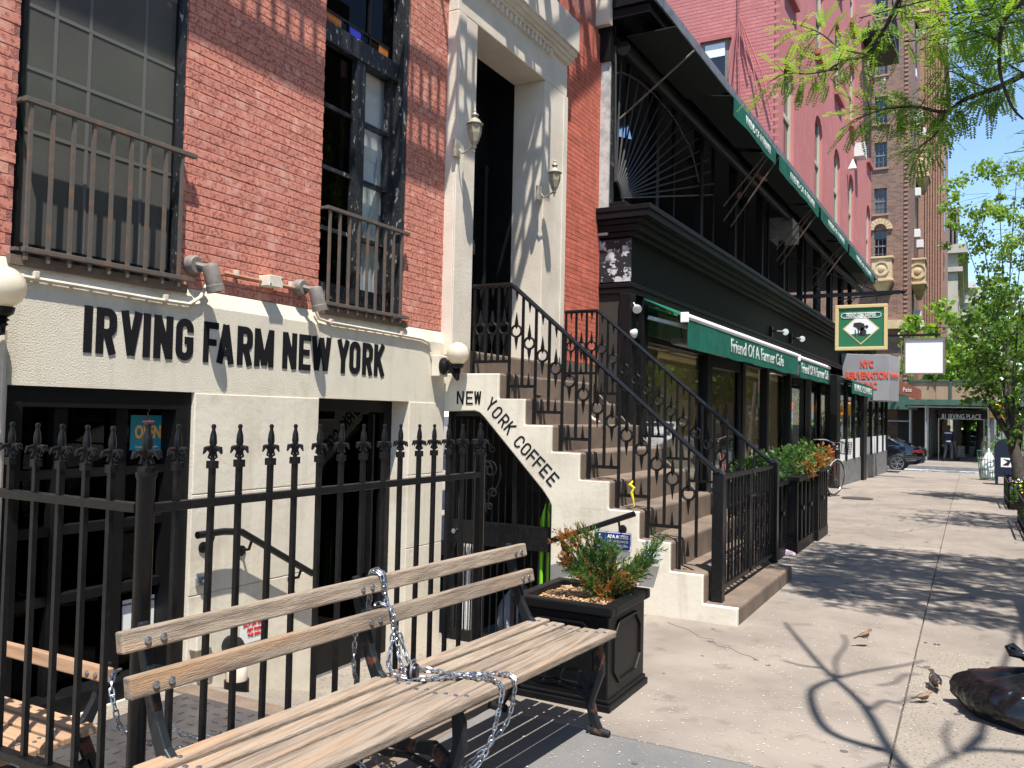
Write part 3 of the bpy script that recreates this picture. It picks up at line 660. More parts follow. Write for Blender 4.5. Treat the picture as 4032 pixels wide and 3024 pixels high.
# signs in the door and window
def card(name, label, cat, c, w, h, m, n=(1,0,0), group=None, t=.004):
    c = Vector(c); n = Vector(n).normalized(); up = Vector((0,0,1)); r = up.cross(n).normalized()
    P = [c+r*a*w/2+up*b*h/2 for a, b in ((-1,-1),(1,-1),(1,1),(-1,1))]
    m_ = MB().add(P+[p+n*t for p in P], [(0,1,2,3),(4,5,6,7),(0,1,5,4),(1,2,6,5),(2,3,7,6),(3,0,4,7)])
    o = m_.build(name, m, label=label, cat=cat, group=group)
    return o, c+n*(t+.0015), r, up
o, c, r, u = card('open_sign', 'teal OPEN card hung inside the basement shop window', 'sign', (-.146, PX(-.14, 582, 1695).y, PX(-.14, 582, 1703).z), .215, .19, 'teal_sign')
text_at('print', 'OPEN', .098, 'sign_red', o, c+Vector((0, .003, -.003)), r, u, bold=.004, width=.17); text_at('print', 'OPEN', .098, 'sign_yellow', o, c+Vector((.0025, 0, 0)), r, u, bold=.003, width=.165)
MB().box(c.x-.001, c.x+.001, c.y-.035, c.y+.035, c.z+.052, c.z+.076).build('red_tab', 'sign_red', o); text_at('print', 'seamless', .022, 'paper', o, c+Vector((.0025, 0, .064)), r, u)
text_at('print', 'Order here or online.', .017, 'paper', o, c+Vector((.001, 0, -.078)), r, u)
MB().tube([(c.x, c.y+.0, c.z+.095), (c.x, c.y-.006, c.z+.11), (c.x, c.y+.008, c.z+.122), (c.x, c.y, c.z+.13)], .002, 5).build('hook', 'steel', o)
o, c, r, u = card('grade_card', 'white sanitary grade card with a blue letter taped to the shop window', 'sign', (-.146, PX(-.14, 545, 2440).y, PX(-.14, 545, 2440).z), .20, .24, 'paper')
text_at('print', 'A', .15, 'ada_blue', o, c+Vector((0, 0, -.01)), r, u, bold=.003); text_at('print', 'SANITARY INSPECTION GRADE', .016, 'ink', o, c+Vector((0, 0, .095)), r, u)
pc = PX(-.2, 1293, 1960); o, c, r, u = card('carry_out_notice', 'white OPEN FOR CARRY OUT notice taped to the basement door', 'sign', (-.206, y0+.20, pc.z), .13, .20, 'paper')
for tx, s, dz in (('OPEN FOR', .026, .065), ('CARRY OUT!', .026, .035), ('MON   TUE   WED', .010, .008), ('pick up and delivery', .010, -.01), ('order at the counter', .010, -.03)): text_at('print', tx, s, 'ink', o, c+Vector((0, 0, dz)), r, u, sx=.8)
hz_ = PX(-.2, 1285, 2100)
o, c, r, u = card('hours_sign', 'black opening-hours panel with white lettering on the basement door', 'sign', (-.206, y0+.20, hz_.z-.04), .15, .42, 'black_paint')
for tx, s, dz in (('HOURS', .036, .15), ('WEEKDAYS', .024, .095), ('7AM-8PM', .024, .065), ('WEEKENDS', .024, .01), ('8AM-8PM', .024, -.02), ('NO PETS ALLOWED', .011, -.06)): text_at('print', tx, s, 'white_print', o, c+Vector((0, 0, dz)), r, u, sx=.75, bold=.0008)
sp = PX(.01, 1000, 2470)
o, c, r, u = card('sprinkler_sign', 'white AUTOMATIC SPRINKLER shut-off valve sign with red letters', 'sign', (.008, sp.y, sp.z), .21, .17, 'paper')
for tx, dz in (('AUTOMATIC SPRINKLER', .055), ('SHUT OFF VALVE', .025), ('FEET FROM', -.008), ('THIS SIGN', -.04)): text_at('print', tx, .026, 'sign_red', o, c+Vector((0, 0, dz)), r, u, bold=.0006, width=.19 if dz > .05 else None, sx=.9)
# sprinkler connection, meter box, door bell on the facade pier
sc = thing('sprinkler_connection', 'black and cream pipe elbow of a sprinkler connection at the wall foot', 'pipe', (.12, -2.2, -.2))
q = PX(.13, 935, 2590); ey, ez = q.y, q.z; fl_ = -.135-(ey+2.52)*.309 if ey > -2.52 else -.13
MB().tube([(.004, ey+.05, ez+.045), (.07, ey+.03, ez+.05), (.115, ey+.01, ez+.03), (.13, ey, ez-.03)], [.055, .058, .058, .055], 14).build('elbow', 'black_paint', sc, smooth=True)
MB().lathe([(.06, fl_+.06), (.06, ez-.03), (.056, ez-.025)], (.13, ey, 0), n=18).build('lower_pipe', 'conduit', sc, smooth=True)
MB().lathe([(.07, fl_-.02), (.07, fl_+.06)], (.13, ey, 0), n=18).build('base_ring', 'black_paint', sc, smooth=True)
MB().lathe([(.060, ez-.028), (.060, ez-.008)], (.13, ey, 0), n=18).build('clamp', 'brownstone', sc, smooth=True)
mb = thing('meter_box', 'small cream electric box with conduit low on the facade', 'box', (.04, -2.40, .2))
q = PX(.05, 800, 2480); MB().box(.006, .07, q.y-.06, q.y+.05, q.z-.11, q.z+.04).build('case', 'stucco_smooth', mb, bevel=.008)
MB().tube([(.03, q.y-.02, q.z-.11), (.03, q.y-.02, q.z-.2), (.05, q.y+.04, q.z-.3)], .01, 6).build('cable', 'conduit', mb)
q = PX(.03, 797, 2290); ltm = thing('door_latch', 'grey metal latch plate on the cream wall under the handrail', 'latch', (.02, q.y, q.z-.05))
MB().box(.006, .02, q.y-.03, q.y+.03, q.z-.025, q.z+.025).build('plate', 'grey_metal', ltm, bevel=.004); MB().tube([(.02, q.y+.01, q.z), (.05, q.y+.01, q.z)], .014, 10).build('knob', 'grey_metal', ltm)
# handrails
def wall_rail(name, label, pts, n, brs):
    h = thing(name, label, 'handrail', pts[0], 'black handrails of the areaway')
    MB().tube(pts, .021, 12).build('rail', 'iron', h, smooth=True)
    n = Vector(n)
    for b in brs:
        b = Vector(b); w = b-n*.085
        MB().tube([b-Vector((0,0,.018)), b-Vector((0,0,.07))-n*.02, w-Vector((0,0,.085))], .009, 8).build('bracket', 'iron', h, smooth=True)
        MB().lathe([(.032, 0), (.032, .008), (.018, .014)], w-Vector((0,0,.085)), n, 14).build('rosette', 'iron', h, smooth=True)
    return h
a, b_, c_ = (.09, -2.584, .716), (.09, -2.265, .700), (.09, -1.645, .36)
wall_rail('handrail', 'black handrail on the cream wall that bends down towards the basement door', [a, (.09, -2.4, .716), b_, c_], (1,0,0), [(.09, -2.47, .712), (.09, -2.18, .655), (.09, -1.75, .42)])
a, b_ = (1.03, -.09, .46), (1.72, -.09, .725)
wall_rail('handrail', 'short black handrail on the white stair side above the blue sign', [a, b_], (0,-1,0), [(1.14, -.09, .502), (1.60, -.09, .68)])
# blue access sign
o, c, r, u = card('access_sign', 'blue ADA ACCESS sign with wheelchair symbol on the stair side', 'sign', (1.527, -.012, .503), .285, .135, 'ada_blue', n=(0,-1,0))
o.modifiers.new('b', 'BEVEL').width = .002
fr = MB(); cz = .503
for x0_, x1_, a_, b2 in ((1.387, 1.667, cz+.0595, cz+.0635), (1.387, 1.667, cz-.0635, cz-.0595), (1.387, 1.391, cz-.06, cz+.06), (1.663, 1.667, cz-.06, cz+.06)): fr.box(x0_, x1_, -.0185, -.016, a_, b2)
fr.build('border', 'white_print', o)
text_at('print', 'ADA ACCESS', .034, 'white_print', o, c+Vector((.04, 0, .033)), r, u, bold=.001, width=.165); text_at('print', 'FOR ASSISTANCE', .022, 'white_print', o, c+Vector((.04, 0, .0)), r, u, bold=.0006, width=.16); text_at('print', 'PLEASE RING BELL', .022, 'white_print', o, c+Vector((.04, 0, -.030)), r, u, bold=.0006, width=.165)
wc = MB(); fy = lambda x, z, d=0: Vector((1.43+x, -.018+d, cz+z))
ribs = [[(-.008, .03), (-.004, .0), (.016, -.002), (.028, -.03)], [(-.004, .016), (.012, .016)], [(-.017+.025*math.cos(t), -.017+.025*math.sin(t)) for t in [1.9+i*.45 for i in range(10)]]]
for rb in ribs: ribbon(wc, [Vector(p) for p in rb], .006, lambda x, z, d: fy(x, z, -d), .0012)
wc.lathe([(.007, 0), (.007, .001)], fy(-.008, .042), (0,-1,0), 10); wc.build('wheelchair_symbol', 'white_print', o)
ab = thing('leaflet_box', 'clear acrylic leaflet box on the stair side beside the blue sign', 'box', (1.83, -.04, .37))
q = MB(); q.box(1.775, 1.885, -.055, -.05, .36, .44); q.box(1.775, 1.885, -.006, -.002, .36, .53); q.box(1.775, 1.779, -.05, -.006, .36, .48); q.box(1.881, 1.885, -.05, -.006, .36, .48); q.box(1.775, 1.885, -.05, -.006, .356, .36)
q.build('box', 'acrylic', ab); MB().box(1.79, 1.87, -.03, -.026, .365, .50).build('leaflets', 'paper', ab)
# ---------------------------------------------------------------- spotlights, conduit, globe lamps
def spot(label, px, py, lit):
    q = PX(.12, px, py); s = thing('spotlight', label, 'spotlight', (0, q.y, q.z), 'spotlights above the painted name')
    w = Vector((BX, q.y-.02, q.z+.05))
    MB().lathe([(.055, 0), (.055, .045), (.045, .06)], w, (1,0,0), 18).build('wall_box', 'lamp_grey', s, smooth=True)
    d = Vector((.12, .22, -.95)).normalized(); a = Vector((.085, q.y+.01, q.z+.06))
    MB().tube([w+Vector((.05,0,0)), a+d*.03], .018, 8).build('knuckle', 'lamp_grey', s, smooth=True)
    MB().lathe([(.012, 0), (.04, .012), (.046, .03), (.046, .125), (.05, .128), (.05, .165), (.044, .165), (.042, .14)], a, d, 20).build('can', 'lamp_grey', s, smooth=True)
    if lit: MB().lathe([(.040, .141), (.04, .146)], a, d, 16).build('lens', 'lamp_warm', s)
spot('brown spotlight by the corner of the dusty grey window', 835, 1075, False); spot('lit brown spotlight at the sill of the casement window', 1250, 1160, True)
def pipe(name, label, pts, r=.011, m='conduit'):
    t = thing(name, label, 'conduit', pts[0]); MB().tube(pts, r, 8).build('tube', m, t, smooth=True)
    for i in range(len(pts)//3+1):
        q = (Vector(pts[0])*(i+1)+Vector(pts[-1])*(1)) / (i+2)
    return t
def strap(t, p): 
    m = MB(); m.box(p[0]-.014, p[0]+.015, p[1]-.012, p[1]+.012, p[2]-.014, p[2]+.02); m.build('strap', 'conduit', t, bevel=.003)
qs = [PX(.015, *p) for p in ((60, 1085), (330, 1130), (620, 1180), (745, 1198))]
t = pipe('conduit', 'cream conduit along the band left of the painted name', qs+[PX(.015, 790, 1170), PX(.0, 812, 1125)]); strap(t, PX(.012, 140, 1085)); strap(t, PX(.012, 650, 1175))
qs = [PX(-.015, *p) for p in ((880, 1075), (1020, 1105), (1210, 1145))]
t = pipe('conduit', 'copper-coloured conduit between the two spotlights', qs, m='copper_pipe'); strap(t, PX(-.02, 930, 1078)); strap(t, PX(-.02, 1145, 1122))
qs = [PX(.0, 1240, 1215), PX(.012, 1255, 1255), PX(.015, 1300, 1270), PX(.015, 1480, 1302), PX(.015, 1660, 1335), PX(.015, 1690, 1350), PX(.015, 1697, 1385)]
t = pipe('conduit', 'cream conduit running from the lit spotlight to the globe lamp', qs); strap(t, PX(.012, 1300, 1268)); strap(t, PX(.012, 1580, 1315))
q = PX(.0, 1060, 1110); jb = thing('junction_box', 'cream junction box on the brick between the two spotlights', 'junction box', (0, q.y, q.z-.04))
MB().box(BX, .055, q.y-.055, q.y+.055, q.z-.033, q.z+.033).build('box', 'stucco_smooth', jb, bevel=.005); MB().box(.055, .061, q.y-.058, q.y+.058, q.z-.035, q.z+.035).build('cover', 'stucco_smooth', jb, bevel=.003)
for s in (-1, 1): MB().lathe([(.006, 0), (.006, .003)], (.061, q.y+s*.048, q.z+s*.022), (1,0,0), 8).build('screw', 'steel', jb)
# vertical pipe near the left edge
pipe('conduit', 'thick cream pipe running down beside the shop window', [(.03, -3.66, 1.75), (.03, -3.66, .9), (.03, -3.66, -.1)], .022)
def globe(label, base, yg, zg):
    g = thing('globe_lamp', label, 'wall lamp', base, 'globe lamps on the basement wall'); b = Vector(base)
    MB().box(.004, .075, b.y-.07, b.y+.07, b.z-.085, b.z+.085).build('backing_block', 'stucco_smooth', g, bevel=.006)
    MB().lathe([(.07, 0), (.07, .012), (.058, .02), (.05, .03), (.03, .05), (.02, .055)], b+Vector((.075,0,0)), (1,0,0), 24).build('rosette', 'iron', g, smooth=True)
    c = Vector((.20, yg, zg))
    MB().tube([b+Vector((.12,0,0)), b+Vector((.15,.0,-.01)), b+Vector((.165,.01,-.05)), b+Vector((.185,.03,-.095)), c+Vector((.01,-.015,-.205)), c+Vector((0,0,-.20)), c+Vector((0,0,-.15))], [.022,.022,.02,.018,.018,.018,.02], 10).build('arm', 'iron', g, smooth=True)
    MB().lathe([(.018, -.17), (.03, -.16), (.02, -.15), (.034, -.14), (.022, -.13), (.045, -.115), (.05, -.10), (.052, -.085)], c, n=20).build('gallery', 'iron', g, smooth=True)
    prof = [(.092*math.sin(t*math.pi/16), -.092*math.cos(t*math.pi/16)) for t in range(17)]
    MB().lathe(prof, c, n=32).build('globe', 'globe', g, smooth=True)
    return c
gq = PX(.2, 1803, 1392)
globe('white globe lamp on a black scroll arm beside the stair side', (0, -.14, PX(.07, 1700, 1437).z), gq.y, gq.z)
gq = PX(.2, 10, 1130); globe('white globe lamp beside the thick cream pipe', (0, gq.y-.10, gq.z-.06), gq.y, gq.z)
# lanterns
def lantern(label, px, py, wx, wy, s):
    q = PX(.30, px, py); l = thing('lantern', label, 'lantern', (q.x, q.y, q.z-.2), 'lanterns beside the entry door')
    c = Vector((.24, q.y, q.z)); w = Vector((.06, q.y-.01, q.z-.11))
    MB().box(.06, .09, w.y-.04, w.y+.04, w.z-.09, w.z+.06).build('backplate', 'lantern', l, bevel=.008)
    MB().tube([w+Vector((.04,0,-.02)), w+Vector((.07,0,-.06)), c+Vector((-.04,0,-.14)), c+Vector((0,0,-.125))], .008, 8).build('arm', 'lantern', l, smooth=True)
    prof = [(.033, -.08), (.055, -.014), (.059, .02), (.057, .057)]
    MB().lathe(prof, c, n=6).build('glass_body', 'lantern_glass', l)
    ed = MB()
    for k in range(6):
        a = math.pi/3*k
        nx = Vector((0,0,1)).orthogonal().normalized(); ny = Vector((0,0,1)).cross(nx)
        ed.tube([c+(nx*math.cos(a)+ny*math.sin(a))*r_+Vector((0,0,h)) for r_, h in prof], .004, 5)
    ed.build('ribs', 'lantern', l)
    MB().lathe([(a_*.67, b_*.67) for a_, b_ in ((.105, .085), (.11, .095), (.085, .115), (.06, .15), (.035, .17), (.032, .20), (.05, .205), (.045, .215), (.018, .235), (.014, .25), (.02, .262), (.005, .285))], c, n=12).build('cap', 'lantern', l, smooth=True)
    MB().lathe([(a_*.67, b_*.67) for a_, b_ in ((.008, -.26), (.016, -.235), (.012, -.22), (.035, -.19), (.02, -.18), (.03, -.165), (.045, -.14), (.055, -.12))], c, n=12).build('finial_base', 'lantern', l, smooth=True)
LS = .66
lantern('brass lantern on the left side of the entry doorway', 1893, 515, 0, 0, 1); lantern('brass lantern beside the red brick pier', 2205, 703, 0, 0, 1)
# ---------------------------------------------------------------- stoop
W_, G_, RS, Z0 = 2.4457, .24059, .2035, .07906
stz = lambda k: k*RS-Z0
stx = lambda k: W_-(k-1)*G_
stoop = thing('stoop', 'brownstone stoop with white painted side reading NEW YORK COFFEE', 'stairs', (1.2, 1.0, 0))
prof = [(0, stz(9))]
for k in range(9, 0, -1):
    prof.append((stx(k), stz(k))); prof.append((stx(k), stz(k-1) if k > 1 else -.02))
prof += [(1.02, -.02), (1.014, -.46), (1.014, .727), (.99, .775), (.939, .84), (.386, 1.405), (.35, 1.435), (.30, 1.449), (.0, 1.440)]
fix = [(1.8, -.02), (1.8, -.1)] 
prof2 = [p for p in prof if p != (1.02, -.02) and p != (1.014, -.46)]
i = prof2.index((1.014, .727)); prof2 = prof2[:i]+[(1.014, -.02 if False else -.40)]+prof2[i:]
MB().prism(prof2, lambda u, v, d: Vector((u-.004, d, v-.004)), -.002, .07).build('side_wall', 'stucco_smooth', stoop, bevel=.01)
for k in range(1, 10):
    MB().box(max(0, stx(k)-G_-.05) if k < 9 else .0, stx(k), .012 if k > 1 else .035, 2.0, (stz(k-1) if k > 1 else -.05)-.02, stz(k)).build('step', 'brownstone', stoop, bevel=.018)
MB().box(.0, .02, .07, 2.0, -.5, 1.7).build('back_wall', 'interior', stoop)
MB().box(.3, .31, .02, .05, 1.9, 1.91)
MB().prism([(1.03, -.4), (1.03, .7), (.4, 1.38), (.02, 1.42), (.02, 1.72), (.5, 1.70), (2.3, .1), (2.3, -.4)], lambda u, v, d: Vector((u, d, v)), 1.93, 1.99).build('far_side', 'brownstone', stoop)
lt = MB(); t_ = .13
def fs(x, z, ang, s):
    ca, sa = math.cos(ang), math.sin(ang)
    return lambda u, v, d: Vector((x+(u*ca-v*sa)*s, -.0028-d, z+(u*sa+v*ca)*s))
for ch, x in (('N', .125), ('E', .214), ('W', .292)): lt = MB(); letter(lt, ch, .62, t_, fs(x, 1.497, 0, .108), .002); lt.build('letter', 'letter_black', stoop)
dia = [('Y', 650, 805), ('O', 715, 897), ('R', 790, 985), ('K', 855, 1065), ('C', 957, 1215), ('O', 1028, 1295), ('F', 1100, 1375), ('F', 1168, 1450), ('E', 1240, 1530), ('E', 1318, 1622)]
pts = [PY(0, 1700+a*.36166, 1300+b*.36166) for _, a, b in dia]
for i, (ch, a, b) in enumerate(dia):
    p = pts[i]; d = pts[min(i+1, 9)]-pts[max(i-1, 0)]; an = math.atan2(d.z, d.x)
    if i == 0: an = -.62
    wl = .60; cx, cz_ = wl/2*.108, .5*.108
    x = p.x-(cx*math.cos(an)-cz_*math.sin(an)); z = p.z-(cx*math.sin(an)+cz_*math.cos(an))
    lt = MB(); letter(lt, ch, wl, t_, fs(x, z, an, .108), .002); lt.build('letter', 'letter_black', stoop)
# iron stair railings
def stair_rail(label, Yr, back):
    r = thing('stair_railing', label, 'railing', (1.2, Yr, 0), 'iron railings of the stoop')
    xb = stx(9)+.03; zt = 2.48
    slope = (2.48-1.04)/(.565-2.27)
    rz = lambda x: zt if x < .565 else zt+slope*(x-.565)
    MB().tube([(.20, Yr, zt), (.38, Yr, zt+.002), (.555, Yr, zt), (.60, Yr, rz(.60)), (1.4, Yr, rz(1.4)), (2.27, Yr, rz(2.27))], .019, 8).build('handrail', 'iron', r, smooth=True)
    def topz(k): return stz(k)
    def tread(x):
        k = 9
        while k > 1 and x > stx(k): k -= 1
        return stz(k)
    xs = [.215, .33, .445, .555]+[.555+.1203*i for i in range(1, 14)]
    for i, x in enumerate(xs):
        lo_ = tread(x)
        foot = (i == 0) or (i >= 3 and (i-3) % 2 == 0)
        MB().bar((x, Yr, lo_ if foot else lo_+.10), (x, Yr, rz(x)-.012), .019).build('bar', 'iron', r)
    for i in range(len(xs)-1):
        xc = (xs[i]+xs[i+1])/2; zc = rz(xc)-(.355 if i < 3 else .34)
        m = MB(); m.tube([(xc+.046*math.cos(t*math.pi/8), Yr, zc+.046*math.sin(t*math.pi/8)) for t in range(16)], .010, 6, closed=True)
        m.lathe([(.016, .05), (.017, .06), (.002, .155)], (xc, Yr, zc), (0,0,1), 6); m.lathe([(.016, .05), (.017, .06), (.002, .155)], (xc, Yr, zc), (0,0,-1), 6)
        m.lathe([(.014, 0), (.002, .022)], (xc, Yr, zc+.04), (0,0,-1), 6)
        m.build('ring_ornament', 'iron', r, smooth=30)
        m = MB(); m.lathe([(.014, 0), (.012, .02), (.002, .085)], (xc, Yr, rz(xc)-.012), (0,0,-1), 6); m.build('hanging_spike', 'iron', r)
        lo_ = tread(xc)+.10
        m = MB(); m.lathe([(.015, 0), (.014, .02), (.002, .11)], (xc, Yr, lo_), (0,0,1), 6); m.build('standing_spike', 'iron', r)
    # foot bars
    MB().bar((.205, Yr, stz(9)+.10), (.565, Yr, stz(9)+.10), .02, .024).build('foot_bar', 'iron', r)
    for i in range(3, len(xs)-2, 2):
        z = tread(xs[i]+.06)+.10
        MB().bar((xs[i]-.01, Yr, z), (xs[i+2]+.01, Yr, z), .02, .024).build('foot_bar', 'iron', r)
    return r
stair_rail('black iron stair railing with rings on the side nearest the white lettering', .10, 0)
stair_rail('black iron stair railing with rings on the café side of the stoop', 1.90, 1)
yt = thing('yellow_ribbon', 'torn yellow tape tied to a bar of the stair railing', 'tape', (1.66, .08, .6))
q = PY(.07, 2492, 1920); MB().tube([q+Vector((.0, 0, .05)), q+Vector((-.02, -.01, .02)), q+Vector((.012, -.01, -.0)), q+Vector((-.005, -.01, -.04)), q+Vector((.01, -.012, -.09)), q+Vector((.016, -.01, -.14))], [.006, .016, .010, .012, .006, .003], 6).build('knot', 'yellow_tape', yt)
# stoop gate
sg_ = thing('stoop_gate', 'black iron double gate across the foot of the stoop', 'gate', (2.27, 1.1, .124))
GX, GZ = 2.27, .125
for y in (.14, 2.04):
    m = MB(); m.box(GX-.04, GX+.04, y-.04, y+.04, GZ, 1.03); m.add([(GX-.045, y-.045, 1.03), (GX+.045, y-.045, 1.03), (GX+.045, y+.045, 1.03), (GX-.045, y+.045, 1.03), (GX, y, 1.075)], [(0,1,2,3),(0,1,4),(1,2,4),(2,3,4),(3,0,4)]); m.build('post', 'iron', sg_, bevel=.004)
for y0_, y1_ in ((.19, 1.08), (1.10, 1.99)):
    lf_ = MB().box(GX-.014, GX+.014, y0_, y1_, GZ+.07, GZ+.10)
    lf_.box(GX-.018, GX+.018, y0_, y1_, .985, 1.015); lf_.box(GX-.014, GX+.014, y0_, y0_+.03, GZ+.07, 1.0); lf_.box(GX-.014, GX+.014, y1_-.03, y1_, GZ+.07, 1.0)
    leaf = lf_.build('gate_leaf', 'iron', sg_, bevel=.002)
    for i in range(7):
        y = y0_+.03+(y1_-y0_-.06)*(i+1)/8
        MB().bar((GX, y, GZ+.1), (GX, y, .985), .016).build('bar', 'iron', leaf)
        if i in (1, 3, 5):
            for z in (.38, .56, .74): MB().tube([(GX+.012, y+.025*math.cos(t*math.pi/5), z+.05*math.sin(t*math.pi/5)) for t in range(10)], .006, 5, closed=True).build('scroll', 'iron', leaf)
MB().box(GX+.01, GX+.03, 1.0, 1.2, .80, .815).build('latch', 'iron', sg_)
# ---------------------------------------------------------------- gate under the stoop
ug = thing('wrought_iron_gate', 'black wrought-iron gate with scrolls under the stoop stairs', 'gate', (.5, .1, -.45))
GY = .10
m = MB(); m.prism([(.02, -.45), (.07, -.45), (.07, 1.40), (.30, 1.40), (.37, 1.35), (.96, .75), (.96, -.45), (1.012, -.45), (1.012, .74), (.94, .85), (.386, 1.41), (.31, 1.45), (.02, 1.45)], lambda u, v, d: Vector((u, d, v)), GY-.02, GY+.02)
m.box(.07, .96, GY-.025, GY+.025, .35, .54); m.box(.07, .96, GY-.02, GY+.02, -.45, -.36); m.box(.62, .66, GY-.021, GY+.021, -.36, .35); m.box(.62, .66, GY-.021, GY+.021, .54, 1.08)
m.build('frame', 'iron', ug, bevel=.003)
for i in range(14):
    x = .115+.062*i
    if .60 < x < .68: continue
    top = 1.38 if x < .32 else 1.38-(x-.35)*1.02
    MB().bar((x, GY, -.36), (x, GY, .35), .010).build('bar', 'iron', ug)
    if top > .56: MB().bar((x, GY, .54), (x, GY, top), .010).build('bar', 'iron', ug)
def spiral(cx, cz, r0, r1, a0, turns, n=26): return [(cx+(r0+(r1-r0)*t/n)*math.cos(a0+turns*2*math.pi*t/n), GY-.025, cz+(r0+(r1-r0)*t/n)*math.sin(a0+turns*2*math.pi*t/n)) for t in range(n+1)]
sx_, sz_ = .385, .92
for pl in (spiral(sx_+.03, sz_+.05, .012, .085, 0, 1.6), spiral(sx_-.03, sz_+.05, .012, .085, math.pi, -1.6), spiral(sx_+.06, sz_-.14, .008, .045, 1, 1.4), spiral(sx_-.06, sz_-.14, .008, .045, 2.1, -1.4), spiral(sx_+.045, sz_+.22, .008, .035, 4, -1.4), spiral(sx_-.045, sz_+.22, .008, .035, 5.4, 1.4), spiral(sx_+.03, sz_-.25, .006, .03, 1, 1.3), spiral(sx_-.03, sz_-.25, .006, .03, 2, -1.3),
   [(sx_+.12, GY-.025, sz_+.1), (sx_+.13, GY-.025, sz_), (sx_+.10, GY-.025, sz_-.09), (sx_+.03, GY-.025, sz_-.15), (sx_, GY-.025, sz_-.3)], [(sx_-.12, GY-.025, sz_+.1), (sx_-.13, GY-.025, sz_), (sx_-.10, GY-.025, sz_-.09), (sx_-.03, GY-.025, sz_-.15), (sx_, GY-.025, sz_-.3)]):
    MB().tube(pl, .008, 6).build('scroll', 'iron', ug, smooth=True)
m = MB(); m.box(.075, .16, GY-.035, GY-.02, .37, .52); m.build('lock_plate', 'iron', ug, bevel=.004); MB().lathe([(.012, 0), (.02, .02), (.02, .035), (.008, .04)], (.10, GY-.035, .45), (0,-1,0), 12).build('knob', 'steel', ug, smooth=True)
# things stored under the stairs
hs = thing('garden_hose', 'bright green garden hose hanging inside the iron gate', 'hose', (.9, .2, -.2))
for i, (dx, zt, zb) in enumerate(((.0, .72, -.20), (.05, .80, -.12), (-.05, .66, -.28))):
    x = .90+dx*.8; y = .138+.022*i
    MB().tube([(x-.03, y, zb+.05), (x-.035, y, (zt+zb)/2), (x-.02, y, zt-.08), (x, y, zt), (x+.025, y, zt-.08), (x+.03, y, (zt+zb)/2), (x+.02, y, zb)], .015, 8).build('loop', 'hose', hs, smooth=True)
def sackmesh(c, rx, ry, h, seed, knot=True):
    rn = random.Random(seed); m = MB(); rings = []; n = 60
    ph = [rn.uniform(0, 6.3) for _ in range(6)]
    H = [0, .03, .1, .2, .32, .45, .57, .68, .77, .85, .92, .97, 1.0] ; Rr = [.82, .95, 1.0, 1.0, .97, .90, .80, .66, .50, .34, .2, .1, .06]
    for hh, rr_ in zip(H, Rr):
        ring = []
        for k in range(n):
            a = 2*math.pi*k/n; cr = 1+.05*math.sin(3*a+ph[0])+.035*math.sin(7*a+ph[1]+hh*5)+.09*(hh**1.3)*math.sin(11*a+ph[2])+.06*hh*math.sin(19*a+ph[5]+hh*3)+.025*math.sin(27*a+hh*9)*hh+.03*math.sin(5*a+ph[3]-hh*7)
            ring.append(Vector(c)+Vector((rx*rr_*cr*math.cos(a), ry*rr_*cr*math.sin(a), h*hh*(1+.04*math.sin(2*a+ph[4])))))
        rings.append(ring)
    m.loft(rings); return m
pb = sackmesh((.42, .62, -.45), .2, .2, .42, 4); pb.build('rubbish_sack', 'bag_grey', smooth=60, label='pale grey plastic sack stored behind the iron gate', cat='bag')
m = MB()
for i, x in enumerate((.10, .135, .165)): m.box(x, x+.018, .20, .22, -.45, .33)
m.build('folded_boards', 'white_plastic', label='narrow white boards standing behind the iron gate', cat='boards')
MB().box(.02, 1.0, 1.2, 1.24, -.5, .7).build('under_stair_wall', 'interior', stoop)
# ---------------------------------------------------------------- spear fence
def picket_mesh(h):
    m = MB(); m.box(-.0085, .0085, -.0085, .0085, 0, h-.14); return m.mesh('bar', 'iron')
def finial_mesh():
    m = MB(); m.box(-.021, .021, -.021, .021, -.235, -.195)
    m.lathe([(.012, -.195), (.009, -.175), (.013, -.162), (.009, -.15), (.011, -.132), (.0185, -.098), (.016, -.062), (.0085, -.03), (.009, -.024), (.0125, -.014), (.010, -.004), (.003, 0)], (0,0,0), n=10)
    for cx_, sx_ in ((1, 0), (-1, 0), (0, 1), (0, -1)):
        m.tube([(cx_*r_, sx_*r_, z_) for r_, z_ in ((.004, -.155), (.024, -.126), (.046, -.130), (.060, -.158))], [.012, .014, .012, .003], 7)
        m.tube([(cx_*r_, sx_*r_, z_) for r_, z_ in ((.004, -.165), (.02, -.160), (.026, -.177), (.014, -.184))], [.008, .007, .006, .004], 6)
    m.v = [(x*.66, y*.66, z*.62) for x, y, z in m.v]; return m.mesh('finial', 'iron', smooth=45)
FX, FTIP = 1.66, 1.385
PM, FM = picket_mesh(1.36), finial_mesh()
FY0, FY1 = PX(FX, 575, 1900).y, PX(FX, 1888, 1900).y
fen = thing('spear_fence', 'black iron spear-point fence behind the long wooden bench', 'fence', (FX, -3, 0))
MB().box(FX-.018, FX+.018, FY0, FY1, 1.115-.014, 1.115+.014).build('top_rail', 'iron', fen, bevel=.003)
MB().box(FX-.018, FX+.018, FY0, FY1, .235, .262).build('bottom_rail', 'iron', fen, bevel=.003)
bars = [385, 457, 520, 583, 640, 692, 738, 785, 828, 866, 904, 938, 970, 1000]
for bx in bars:
    y = PX(FX, bx*1.8228, 1750).y
    o = inst('bar', PM, fen, (FX, y, .01), (rad(random.uniform(-.3, .3)), 0, 0)); f = bpy.data.objects.new('finial', FM); col.objects.link(f); f.parent = o; f.location = (0, 0, 1.36+.0)
